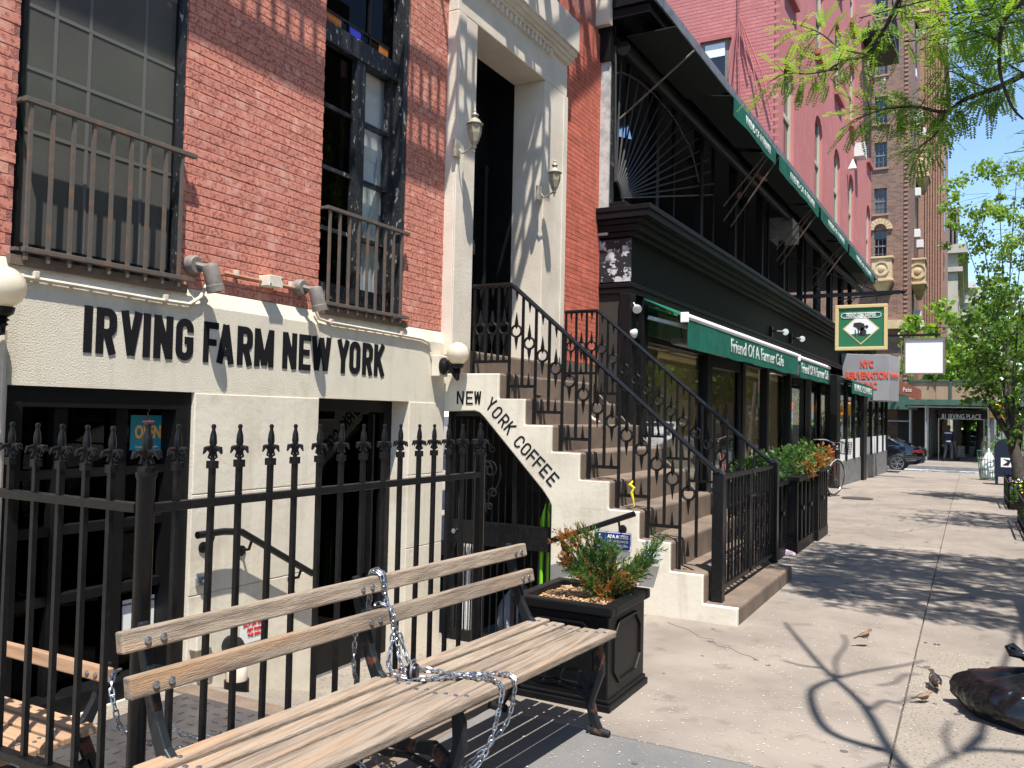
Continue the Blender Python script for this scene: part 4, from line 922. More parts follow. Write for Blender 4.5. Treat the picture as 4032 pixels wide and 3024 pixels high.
def fpost(par, x, y, ht=1.225):
    MB().lathe([(.027, 0), (.027, ht-.02), (.031, ht-.015), (.031, ht+.0)], (x, y, 0), n=16).build('post', 'iron', par, smooth=True)
    o = inst('finial', FM, par, (x, y, FTIP-.01), (0, 0, 0), (1.35, 1.35, 1.12))
fpost(fen, FX, FY0); fpost(fen, FX, FY1)
fl = thing('spear_fence', 'black iron spear-point fence panel in front of the basement shop window', 'fence', (1.0, FY0, 0))
MB().box(FX-1.7, FX-.028, FY0-.018, FY0+.018, 1.101, 1.129).build('top_rail', 'iron', fl, bevel=.003); MB().box(FX-1.7, FX-.028, FY0-.018, FY0+.018, .235, .262).build('bottom_rail', 'iron', fl, bevel=.003)
for bx in (243, 188, 133, 80, 25): 
    x = PY(FY0, bx*1.8228, 1750).x; o = inst('bar', PM, fl, (x, FY0, -.0), (0, 0, rad(90))); f = bpy.data.objects.new('finial', FM); col.objects.link(f); f.parent = o; f.location = (0, 0, 1.36)
for i in range(8):
    o = inst('bar', PM, fl, (x-.118*(i+1), FY0, 0), (0, 0, rad(90))); f = bpy.data.objects.new('finial', FM); col.objects.link(f); f.parent = o; f.location = (0, 0, 1.36)
MB().box(-.05, 1.46, FY0-.06, FY0+.06, -.2, .002).build('fence_plinth', 'brownstone', kind='structure')
# ---------------------------------------------------------------- benches (local: length along +Y from 0, back at x=0 side, seat towards +X)
def bench_parts(root, L, woodm, ends, top=True):
    # seat slats: gently dished
    xs = [(.13, .452), (.215, .444), (.30, .440), (.385, .442), (.475, .452)]
    ws = [.075, .072, .072, .072, .085]
    for (x, z), w_ in zip(xs, ws):
        m = MB().box(x-w_/2, x+w_/2, 0, L, z-.032, z); o = m.build('seat_slat', woodm, root, bevel=.006)
        for e in ends:
            for dx in (-.016, .016): MB().lathe([(.009, 0), (.008, .003), (.003, .005)], (x+dx, e+dx*.6, z), n=8).build('bolt', 'steel', o)
    for (x, z0_, z1_, lean) in ((.045, .617, .677, .012), (.0, .733, .793, .012))[:2 if top else 1]:
        V = [(x, 0, z0_), (x, L, z0_), (x-lean, L, z1_), (x-lean, 0, z1_)]
        m = MB().add(V+[(a+.035, b, c+.004) for a, b, c in V], [(0,1,2,3),(4,5,6,7),(0,1,5,4),(1,2,6,5),(2,3,7,6),(3,0,4,7)])
        o = m.build('back_slat', woodm, root, bevel=.006)
        for e in ends:
            for dy in (-.025, .025): MB().lathe([(.011, 0), (.010, .004), (.004, .007)], (x+.033, e+dy, (z0_+z1_)/2), (1,0,.1), 10).build('bolt', 'steel', o)
    for e in ends:
        iron = MB()
        def rib(pts, ws_, dep=.028):
            P = [Vector((p[0], 0, p[1])) for p in pts]; n = len(P); Lp = []; Rp = []
            for i in range(n):
                t = (P[min(i+1, n-1)]-P[max(i-1, 0)]).normalized(); nn = Vector((-t.z, 0, t.x)); Lp.append(P[i]+nn*ws_[i]/2); Rp.append(P[i]-nn*ws_[i]/2)
            for i in range(n-1):
                q = [Lp[i], Lp[i+1], Rp[i+1], Rp[i]]
                iron.add([a+Vector((0, e-dep/2, 0)) for a in q]+[a+Vector((0, e+dep/2, 0)) for a in q], [(0,1,2,3),(7,6,5,4),(0,4,5,1),(2,6,7,3)]+([(0,3,7,4)] if i == 0 else [])+([(1,5,6,2)] if i == n-2 else []))
        rib(([(-.03, .80), (-.015, .72)] if top else [(.0, .68), (.01, .65)])+[(.02, .62), (.05, .53), (.09, .455), (.15, .415), (.28, .405), (.40, .408), (.49, .415)], [.02, .035, .04, .042, .05, .045, .04, .04, .03])
        rib([(.455, .415), (.47, .36), (.475, .28), (.445, .20), (.43, .14), (.45, .07), (.475, .02)], [.03, .05, .05, .048, .042, .038, .04])
        rib([(.12, .42), (.09, .34), (.06, .26), (.02, .16), (-.03, .07), (-.06, .02)], [.05, .05, .05, .045, .04, .04])
        rib([(.07, .27), (.16, .235), (.26, .235), (.36, .25), (.45, .20)], [.06, .05, .04, .05, .06])
        rib([(.06, .19), (.15, .185), (.25, .20), (.34, .185), (.44, .15)], [.02, .02, .02, .02, .02])
        iron.tube([(.42, e, .014), (.48, e, .016), (.53, e, .014)], [.02, .022, .016], 8); iron.tube([(-.12, e, .014), (-.07, e, .016), (-.02, e, .014)], [.016, .022, .02], 8)
        iron.build('iron_end', 'iron_bench', root, bevel=.005)
b1 = thing('park_bench', 'long weathered wooden park bench with black iron ends in front of the spear fence', 'bench', (0,0,0), 'slatted benches by the café', local=True)
bench_parts(b1, 2.11, 'wood', (.10, .98, 2.03))
ang = math.atan2(.155, 2.09)
b1.location = (1.765, -4.305, .0); b1.rotation_euler = (0, 0, -ang)
b2 = thing('park_bench', 'wooden slatted bench standing behind the fence panel by the shop window', 'bench', (0,0,0), 'slatted benches by the café', local=True)
bench_parts(b2, 1.7, 'wood2', (.08, .8, 1.62), False)
q1 = PZ(.27, 470, 2680)
b2.location = (PY(-3.66, 501, 2650).x+.02, -3.70, -.17); b2.rotation_euler = (0, 0, rad(-90)); b2.location.x -= 1.7
b2.scale = (.92, 1, .88)
BM = Matrix.Translation(b1.location) @ Matrix.Rotation(-ang, 4, 'Z')
# ---------------------------------------------------------------- chains: one object per link
lk = MB(); _p = []
for t in range(14):
    a = 2*math.pi*t/14; cx = .0095*math.cos(a); cy = .0075*math.sin(a); _p.append((cy*1.0, 0, cx+(.006 if math.cos(a) > 0 else -.006)))
lk.tube(_p, .0033, 6, closed=True); LINK = lk.mesh('link', 'steel', smooth=True)
def chain(root, pts, pitch=.0235):
    P = [Vector(p) for p in pts]
    # dense resample with Catmull-Rom
    D = []
    for i in range(len(P)-1):
        p0, p1, p2, p3 = P[max(i-1, 0)], P[i], P[i+1], P[min(i+2, len(P)-1)]
        for s in range(24):
            t = s/24; D.append(.5*((2*p1)+(-p0+p2)*t+(2*p0-5*p1+4*p2-p3)*t*t+(-p0+3*p1-3*p2+p3)*t**3))
    D.append(P[-1]); acc = 0; k = 0; last = D[0]; nxt = pitch/2
    for a, b in zip(D[:-1], D[1:]):
        L = (b-a).length
        while acc+L >= nxt and L > 1e-7:
            p = a+(b-a)*((nxt-acc)/L); d = (b-a).normalized()
            q = d.to_track_quat('Z', 'Y') @ Matrix.Rotation((k % 2)*math.pi/2+random.uniform(-.25, .25), 3, 'Z').to_quaternion()
            o = bpy.data.objects.new('link', LINK); col.objects.link(o); o.location = p; o.rotation_euler = q.to_euler(); attach(o, root)
            k += 1; nxt += pitch
        acc += L
def bl(x, y, z): return BM @ Vector((x, y, z))
ch = thing('steel_chain', 'bright steel chain looped over the back and seat of the long bench', 'chain', tuple(bl(.2, 1.0, .45)))
yc = 1.05
pk = lambda z, x, y: PZ(z, x, y)
chain(ch, [bl(-.03, yc, .60), bl(-.025, yc, .72), bl(-.018, yc, .803), bl(.03, yc+.005, .80), bl(.045, yc+.01, .73), bl(.06, yc+.03, .64), bl(.09, yc+.06, .56), bl(.15, yc+.05, .475), bl(.25, yc+.10, .452), bl(.40, yc+.12, .456), bl(.515, yc+.10, .462), bl(.532, yc+.09, .40), bl(.50, yc+.04, .22), bl(.42, yc-.05, .13), bl(.25, yc-.12, .10), bl(.05, yc-.14, .16)])
chain(ch, [bl(-.035, yc+.02, .55), bl(-.03, yc+.015, .74), bl(-.018, yc+.02, .807), bl(.03, yc+.02, .80), bl(.05, yc+.02, .70), bl(.085, yc+.03, .62), bl(.12, yc+.02, .50), bl(.17, yc-.01, .47), bl(.25, yc-.02, .453)])
chain(ch, [bl(-.02, yc-.02, .63), bl(.03, yc-.01, .692), bl(.085, yc+.01, .67), bl(.10, yc, .58), bl(.11, yc-.03, .49), bl(.16, yc-.05, .466), bl(.22, yc-.03, .455), bl(.30, yc+.05, .452), bl(.40, yc+.17, .456), bl(.515, yc+.19, .462), bl(.53, yc+.18, .40), bl(.50, yc+.14, .27), bl(.36, yc+.0, .12), bl(.2, yc-.1, .12)])
chain(ch, [bl(-.03, yc-.06, .62), bl(-.035, yc-.06, .45), bl(-.03, yc-.02, .34), bl(-.01, yc+.0, .2), bl(.1, yc-.05, .12), bl(.25, yc, .1), bl(.42, yc+.05, .16)])
pl_ = thing('padlock', 'round black padlock holding the steel chain on the bench seat', 'padlock', tuple(bl(.22, yc+.0, .45)))
c = bl(.215, yc-.015, .476); MB().lathe([(.024, -.018), (.028, -.012), (.028, .012), (.024, .018)], c, (1, .3, 0), 18).build('body', 'iron', pl_, smooth=True)
MB().lathe([(.029, -.004), (.029, .004)], c, (1, .3, 0), 18).build('band', 'grey_metal', pl_); MB().tube([c+Vector((0,-.015,.02)), c+Vector((0,-.012,.04)), c+Vector((0,.012,.04)), c+Vector((0,.015,.02))], .004, 6).build('shackle', 'steel', pl_)
c2 = thing('steel_chain', 'steel chain hanging from the bench behind the fence post', 'chain', (1.3, -3.9, .2))
e = b2.location
def b2p(px, py, y): return PY(y, px, py)
chain(c2, [PY(-3.92, 470, 2635), PY(-3.96, 445, 2660), PY(-3.98, 440, 2720), PY(-3.98, 455, 2800), PY(-3.96, 478, 2868), PY(-3.9, 560, 2910), PY(-3.8, 640, 2945), PY(-3.7, 740, 2940), PY(-3.6, 850, 2905), PY(-3.55, 905, 2890)])
chain(c2, [PY(-3.75, 580, 2770), PY(-3.7, 690, 2875), PY(-3.62, 780, 2905), PY(-3.6, 850, 2895), PY(-3.62, 900, 2885)])
# ---------------------------------------------------------------- planter by the bench
pt = thing('planter_box', 'square black planter with moulded panels beside the bench end', 'planter', (2.06, -1.77, 0))
x0, x1, y0, y1, H = 1.815, 2.312, -2.03, -1.52, .50
m = MB(); m.box(x0, x1, y0, y1, .05, H-.05); m.build('body', 'black_paint', pt, bevel=.006)
m = MB(); m.box(x0-.02, x1+.02, y0-.02, y1+.02, 0, .035); m.box(x0-.01, x1+.01, y0-.01, y1+.01, .035, .055); m.build('plinth', 'black_paint', pt, bevel=.006)
m = MB()
for a, b, c_, d in ((x0-.025, x1+.025, y0-.025, y0+.035), (x0-.025, x1+.025, y1-.035, y1+.025), (x0-.025, x0+.035, y0+.035, y1-.035), (x1-.035, x1+.025, y0+.035, y1-.035)): m.box(a, b, c_, d, H-.045, H+.005)
m.build('rim', 'black_paint', pt, bevel=.008)
def octo(cx, cz, w_, h_, k): return [(cx-w_+k, cz-h_), (cx+w_-k, cz-h_), (cx+w_, cz-h_+k), (cx+w_, cz+h_-k), (cx+w_-k, cz+h_), (cx-w_+k, cz+h_), (cx-w_, cz+h_-k), (cx-w_, cz-h_+k)]
def octframe(fn):
    m = MB(); o1, o2 = octo(0, .26, .19, .155, .07), octo(0, .26, .175, .14, .065)
    for i in range(8):
        j = (i+1) % 8
        q = [o1[i], o1[j], o2[j], o2[i]]; m.add([fn(*p, 0) for p in q]+[fn(*p, .012) for p in q], [(4,5,6,7),(0,1,5,4),(2,3,7,6)])
    return m
octframe(lambda u, v, d: Vector((x1+d-.001, (y0+y1)/2+u, v))).build('panel_moulding', 'black_paint', pt, bevel=.003)
octframe(lambda u, v, d: Vector(((x0+x1)/2+u, y0-d+.001, v))).build('panel_moulding', 'black_paint', pt, bevel=.003)
MB().box(x0+.03, x1-.03, y0+.03, y1-.03, H-.12, H-.03).build('mulch_bed', 'mulch', pt)
ch_ = MB()
for i in range(900):
    p = Vector((random.uniform(x0+.04, x1-.04), random.uniform(y0+.04, y1-.04), H-.028+random.uniform(0, .012))); a = random.random()*6.3; s = random.uniform(.005, .013)
    u = Vector((math.cos(a), math.sin(a), random.uniform(-.4, .4)))*s; v = Vector((-math.sin(a), math.cos(a), random.uniform(-.4, .4)))*s*.4; ch_.quad(p-u-v, p+u-v, p+u+v, p-u+v)
mat('chip', (.52,.33,.17), (.3,.17,.09), 30, .4, .6, .8); ch_.build('wood_chips', 'chip', pt, kind='stuff')
jn = thing('juniper_shrub', 'ragged juniper shrub with browned tips growing in the black planter', 'shrub', (2.18, -1.66, .46))
def spray(green, brown, base, tip, n, L0, bprob):
    base, tip = Vector(base), Vector(tip)
    for i in range(n):
        t = (i+1)/n; p = base.lerp(tip, t)+Vector([random.uniform(-.025, .025) for _ in range(3)])
        for k in range(3):
            d = ((tip-base).normalized()*1.1+Vector([random.uniform(-1, 1) for _ in range(3)])*.75).normalized(); L = L0*random.uniform(.5, 1.1)
            tgt = brown if random.random() < bprob(p) else green
            q = p.copy(); 
            for s in range(6):
                q = p+d*L*s/6
                for w_ in range(3):
                    e = (d+Vector([random.uniform(-1, 1) for _ in range(3)])*.7).normalized()*random.uniform(.014, .026); sd = e.cross(Vector([random.uniform(-1, 1) for _ in range(3)])).normalized()*.0026
                    tgt.quad(q-sd, q+sd, q+e+sd*.4, q+e-sd*.4)
g_, br_ = MB(), MB(); sm = MB(); bs = Vector((2.17, -1.70, .46))
tips = [(1.98, -1.86, .78), (2.02, -1.80, .80), (2.10, -1.78, .80), (2.16, -1.74, .74), (2.22, -1.70, .70), (2.40, -1.60, .76), (2.36, -1.62, .68), (2.30, -1.56, .62), (2.05, -1.80, .62), (2.26, -1.66, .58), (2.12, -1.80, .56), (2.0, -1.84, .66), (2.30, -1.72, .60)]
for tp in tips:
    sm.tube([bs, bs.lerp(Vector(tp), .5)+Vector((0,0,-.02)), Vector(tp)], [.008, .005, .002], 5)
    spray(g_, br_, bs.lerp(Vector(tp), .25), tp, 24, .085, lambda p: (.7 if p.x < 2.04 else .06) if p.z > .58 else .35)
for i in range(18): spray(g_, br_, bs, bs+Vector((random.uniform(-.13, .12), random.uniform(-.14, .12), random.uniform(.02, .16))), 4, .06, lambda p: .55)
sm.build('stems', 'bark', jn); g_.build('green_foliage', 'juniper', jn); br_.build('brown_foliage', 'juniper_brown', jn)
# ---------------------------------------------------------------- rubbish bag
c = Vector((4.17, -1.0, 0))
bag = thing('rubbish_bag', 'shiny black rubbish bag with knotted top lying on the pavement', 'rubbish bag', tuple(c))
from mathutils import noise as nz_
m = MB(); rings = []; NR, NS = 34, 110
for i in range(NR):
    t = i/(NR-1); hh = t**.85; rr_ = math.sqrt(max(0, 1-((hh-.28)/.74)**2)) if hh > .28 else .86+.14*math.sin(hh/.28*math.pi/2); rr_ = max(rr_*(1-.75*max(0, hh-.72)/.28), .055); ring = []
    for k_ in range(NS):
        a = 2*math.pi*k_/NS; q_ = Vector((math.cos(a)*2.2, math.sin(a)*2.2, hh*1.2))
        ca_, sa_ = math.cos(a), math.sin(a); pl = nz_.noise(Vector((ca_*4.5, sa_*4.5, hh*1.6)))*.7+nz_.noise(Vector((ca_*9, sa_*9, hh*3+4)))*.45+nz_.noise(Vector((ca_*18, sa_*18, hh*6+9)))*.2
        d_ = 1+.10*nz_.noise(q_)+(.05+.42*hh*(1-.35*hh))*(abs(pl)-.12)
        ring.append(c+Vector((.39*rr_*d_*math.cos(a), .30*rr_*d_*math.sin(a), .245*hh*(1+.10*nz_.noise(q_*.9)))))
    rings.append(ring)
m.loft(rings); m.build('sack', 'bag_black', bag, smooth=75)
m = MB()
tp = c+Vector((-.03, 0, .235))
m.lathe([(.05, -.03), (.022, .0), (.02, .03), (.03, .045)], tp, n=12)
def ear(d, s):
    d = Vector(d); n_ = Vector((0, 1, .2)); P = []
    for t in range(9):
        a = math.pi*2*t/8; P.append(tp+Vector((0,0,.03))+d*(.07-.065*math.cos(a))*s+Vector((-d.y, d.x, .3)).normalized()*.035*math.sin(a)*s+Vector((0,0,.02*math.sin(a*2))))
    m.tube(P, [.006, .016, .02, .018, .012, .018, .02, .016, .006], 7)
ear((-1, .1, .45), 1.0); ear((.3, -.5, .9), 1.1); ear((.9, .4, .5), 1.2); ear((-.3, .6, .9), .8)
m.build('knot', 'bag_black', bag, smooth=60)
# ---------------------------------------------------------------- birds (local: beak to +X)
def bird(name, label, loc, rz, s, body, belly, pose='stand', pitch=0.0):
    b = thing(name, label, 'bird', (0,0,0), 'small birds on the pavement and stairs', local=True)
    zc = .055 if pose != 'hop' else .085
    R_ = lambda v: Matrix.Rotation(pitch, 3, 'Y') @ Vector(v)
    st_ = [(-.062, .004, .004, .012), (-.045, .013, .012, .008), (-.02, .026, .025, .0), (.005, .031, .030, -.002), (.03, .027, .027, .004), (.045, .020, .021, .018), (.056, .0185, .0185, .030), (.068, .017, .017, .036), (.078, .0115, .012, .036), (.084, .005, .005, .034)]
    rings = []
    for x, ry, rz_, dz in st_: rings.append([R_((x, ry*math.cos(t*math.pi/6), dz+rz_*math.sin(t*math.pi/6)))+Vector((0,0,zc)) for t in range(12)])
    MB().loft(rings).build('body', body, b, smooth=70)
    if belly:
        rings = []
        for x, ry, rz_, dz in st_[2:7]: rings.append([R_((x, ry*1.02*math.cos(math.pi+t*math.pi/7), dz+rz_*1.03*math.sin(math.pi+t*math.pi/7)))+Vector((0,0,zc)) for t in range(8)])
        m = MB(); n = 8; V = [p for r_ in rings for p in r_]; m.add(V, [(i*n+k, i*n+k+1, (i+1)*n+k+1, (i+1)*n+k) for i in range(len(rings)-1) for k in range(n-1)]); m.build('belly', belly, b, smooth=70)
    T = lambda *p: R_(p)+Vector((0,0,zc))
    m = MB()
    for dy in (-.006, 0, .006): m.add([T(-.055, dy-.005, .008), T(-.055, dy+.005, .008), T(-.115, dy*1.6+.006, .004), T(-.115, dy*1.6-.006, .004), T(-.055, dy-.005, .013), T(-.055, dy+.005, .013), T(-.115, dy*1.6+.006, .006), T(-.115, dy*1.6-.006, .006)], [(0,1,2,3),(4,5,6,7),(0,1,5,4),(2,3,7,6),(1,2,6,5),(3,0,4,7)])
    m.build('tail', 'bird_dark', b)
    for sy in (-1, 1):
        m = MB().loft([[T(x, sy*(y+.002+.004*math.cos(t*math.pi/4)), z+h*math.sin(t*math.pi/4)) for t in range(8)] for x, y, z, h in ((.035, .024, .008, .010), (.01, .031, .006, .016), (-.025, .027, .006, .013), (-.06, .013, .008, .006), (-.078, .006, .008, .002))]); m.build('wing', 'bird_dark' if body == 'sparrow' else body, b, smooth=60)
        m = MB(); m.tube([T(.005, sy*.012, -.02), Vector((.0 if pose != 'hop' else .03, sy*.013, .028 if pose != 'hop' else .05)), Vector((.008 if pose != 'hop' else .05, sy*.014, .006 if pose != 'hop' else .028))], .0022, 5)
        fx, fz = (.008, .004) if pose != 'hop' else (.05, .026)
        for a in (-.5, 0, .5, math.pi): m.tube([(fx, sy*.014, fz), (fx+.018*math.cos(a), sy*.014+.018*math.sin(a), fz-.002)], .0014, 4)
        m.build('leg', 'beak', b); MB().lathe([(.0028, 0), (.002, .001)], T(.075, sy*.0145, .04), (.3, sy, .2), 8).build('eye', 'ink', b)
    m = MB().loft([[T(x, r_*math.cos(t*math.pi/3), .034+r_*.8*math.sin(t*math.pi/3)) for t in range(6)] for x, r_ in ((.080, .006), (.09, .0035), (.100 if body != 'starling' else .108, .0008))]); m.build('beak', 'beak', b)
    b.location = loc; b.rotation_euler = (0, 0, rz); b.scale = (s, s, s); return b
q = PZ(0, 3405, 2548); bird('sparrow', 'pale brown sparrow hopping just above the open pavement', (q.x, q.y, .02), rad(28), .64, 'sparrow', 'sparrow_pale', 'hop', -.35)
q = PZ(0, 3682, 2716); bird('starling', 'dark speckled starling pecking beside the black rubbish bag', (q.x, q.y, .0), rad(-75), .86, 'starling', None, 'stand', .35)
q = PZ(0, 3636, 2768); bird('sparrow', 'brown and white sparrow standing next to the starling', (q.x, q.y, 0), rad(35), .56, 'sparrow', 'sparrow_pale', 'stand', -.15)
q = PY(.45, 2093, 1560); bird('sparrow', 'dark sparrow sitting on an upper step of the stoop', (stx(8)-.10, .42, stz(8)), rad(190), .66, 'bird_dark', None, 'stand', -.2)
bird('sparrow', 'sandy sparrow sitting on the middle of the stoop steps', (stx(7)-.06, .98, stz(7)), rad(200), .7, 'sparrow_pale', None, 'stand', -.35)
# fallen petals
pm = MB(); pm2 = MB(); rn = random.Random(5)
cnt = 0
while cnt < 2600:
    x = rn.uniform(1.9, 5.2); y = rn.uniform(-5, 6.5)
    dn = math.exp(-((x-3.0)/.9)**2)*math.exp(-((y+1.3)/1.8)**2)+.12*math.exp(-((y-1)/3.5)**2)
    if rn.random() > dn or (x < 2.5 and y > -1.5): continue
    cnt += 1; a = rn.random()*6.3; s = rn.uniform(.0025, .0065); u = Vector((math.cos(a), math.sin(a), rn.uniform(-.3, .3)))*s; v = Vector((-math.sin(a), math.cos(a), rn.uniform(-.3, .3)))*s*.6
    p = Vector((x, y, .0045)); (pm if rn.random() < .93 else pm2).quad(p-u, p-v, p+u, p+v)
pm.build('fallen_petals', 'petal', kind='stuff', label='tiny pale petals scattered over the pavement', cat='petals'); pm2.build('fallen_leaflets', 'petal_tan', kind='stuff', label='small dry leaflets scattered over the pavement', cat='leaves')
q = PZ(0, 3092, 2185); m = sackmesh((q.x, q.y, 0), .10, .07, .06, 21); m.build('crumpled_wrapper', 'bag_pink', smooth=60, label='crumpled pink wrapper lying at the foot of the tall café planter', cat='litter')
# ---------------------------------------------------------------- café building (frontage turned 1.1 degrees from the townhouse line)
KR = .019
def fxl(x, y): return x+KR*(y-3.28)
cafe = thing('cafe_building', 'black two-storey café building with dark cornice and green awnings', 'building', (.4, 8, 0))
YE = 24.8
def sbox(mb, x0, x1, y0, y1, z0, z1):
    V = [(fxl(x, y), y, z) for z in (z0, z1) for y in (y0, y1) for x in (x0, x1)]
    return mb.add(V, [(0,2,3,1),(4,5,7,6),(0,1,5,4),(2,6,7,3),(0,4,6,2),(1,3,7,5)])
fzm = sbox(MB(), -.6, .36, 3.30, YE, 2.98, 3.52); fz = fzm.build('frieze', 'dark_green', cafe)
co = MB()
for d, a, b in ((.40, 2.86, 2.93), (.42, 2.93, 2.98), (.44, 3.52, 3.58), (.50, 3.58, 3.66), (.56, 3.66, 3.72), (.64, 3.72, 3.80), (.66, 3.80, 3.86)): sbox(co, -.1, d, 3.28-(d-.38)*.5, YE, a, b)
sbox(co, -.1, .30, 3.285, YE, 3.86, 3.95); co.build('cornice', 'black_paint', cafe, bevel=.006)
MB().box(-.12, .38, 3.272, 3.30, 3.0, 3.50).build('frieze_return', 'black_silver', cafe)
MB().box(-.03, .105, 3.225, 3.256, 3.55, 6.0).build('corner_trim', 'old_trim', cafe)
# shopfront: posts, panes and the room behind
pxs = [2487, 2560, 2787, 2925, 3020, 3110, 3193, 3240]
ys = [PX(fxl(.38, 4+i*1.2), x, 1650).y for i, x in enumerate(pxs)]
ys[0] = 3.33; ys[1] = 3.75
for it_ in range(3): ys = [ys[0], ys[1]]+[PX(fxl(.38, ys[i]), pxs[i], 1650).y for i in range(2, 8)]
for i, y in enumerate(ys):
    w_ = .09 if i not in (0, 1) else .08
    sbox(MB(), .26, .40, y-w_, y+w_, 0, 2.86).build('post', 'black_paint', cafe, bevel=.008)
m = MB(); sbox(m, .28, .37, 3.3, ys[-1], 0, .35); sbox(m, .30, .36, 3.3, ys[-1], 2.35, 2.42); m.build('stallriser', 'black_paint', cafe)
for a, b in zip(ys[:-1], ys[1:]):
    sbox(MB(), .318, .322, a+.09, b-.09, .35, 2.86).build('pane', 'glass_cafe', cafe)
m = MB(); sbox(m, -1.3, -1.2, 3.3, 14, 0, 2.86); m.build('room_wall', 'interior_tan', cafe)
for a_, b_ in ((ys[1]+.9, ys[2]-.15), (ys[3]+.5, ys[4]-.12), (ys[4]+.12, ys[5]-.5)): m = MB(); sbox(m, .22, .24, a_, b_, .35, 2.8); m.build('blind', 'blind_tan', cafe)
m = MB(); sbox(m, -1.3, .3, 3.3, 14, 2.84, 2.86); sbox(m, -1.3, .3, 3.3, 14, -.02, 0.01); m.box(-1.3, .34, 3.301, 3.33, 0, 2.86); m.build('room_shell', 'interior', cafe)
dm = MB(); y0d, y1d = ys[2]+.12, ys[3]-.1
for a, b, c_, d in ((y0d, y0d+.12, 0, 2.35), (y1d-.12, y1d, 0, 2.35), (y0d, y1d, 2.2, 2.35), (y0d, y1d, 0, .3)): sbox(dm, .33, .375, a, b, c_, d)
dm.build('cafe_door', 'black_paint', cafe, bevel=.005)
for i, (tx, mt, dz) in enumerate((('PHONES', 'neon_red', 1.98), ('COPIES', 'neon_blue', 1.78), ('NOTARY', 'neon_green', 1.58))):
    y = ys[5]+.45; text_at('neon_sign', tx, .2, mt, cafe, (fxl(.29, y), y, dz-.25), (KR, 1, 0), (0, 0, 1), bold=.012, width=.55)
# protruding cleaners' shop further on
CX = 1.02
m = MB(); sbox(m, -.5, CX-.02, 14.35, YE, -.3, .50); m.build('stallriser', 'grey_metal', cafe)
m = MB(); sbox(m, -.6, CX+.02, 14.3, YE, 2.36, 2.44); m.build('shop_fascia', 'black_paint', cafe)
sbox(MB(), CX-.12, CX+.03, 13.9, 14.4, -.3, 2.46).build('corner_column', 'black_paint', cafe, bevel=.01); sbox(MB(), .36, CX-.12, 14.2, 14.206, .5, 2.44).build('pane', 'glass_cafe', cafe); m = MB(); sbox(m, .3, CX-.12, 14.15, 14.25, -.3, .5); m.build('return_stallriser', 'grey_metal', cafe); sbox(MB(), .34, .44, 14.1, 14.3, -.3, 2.86).build('post', 'black_paint', cafe)
yy = [14.4, 15.7, 17.0, 18.3, 18.9, 20.5, 22.0, 23.5, 24.7]
for y in yy: sbox(MB(), CX-.1, CX+.0, y-.07, y+.07, .48, 2.4).build('post', 'black_paint', cafe)
sbox(MB(), CX-.1, CX+.05, 18.3, 18.9, -.3, 2.44).build('post', 'black_paint', cafe)
for a, b in zip(yy[:-1], yy[1:]):
    sbox(MB(), CX-.05, CX-.045, a+.07, b-.07, 1.0, 2.4).build('pane', 'glass_cafe', cafe); sbox(MB(), CX-.052, CX-.043, a+.07, b-.07, .50, 1.0).build('lower_panel', 'white_frame', cafe)
m = MB(); sbox(m, -.6, -.5, 14.4, YE, 0, 2.9); m.build('shop_back', 'interior', cafe)
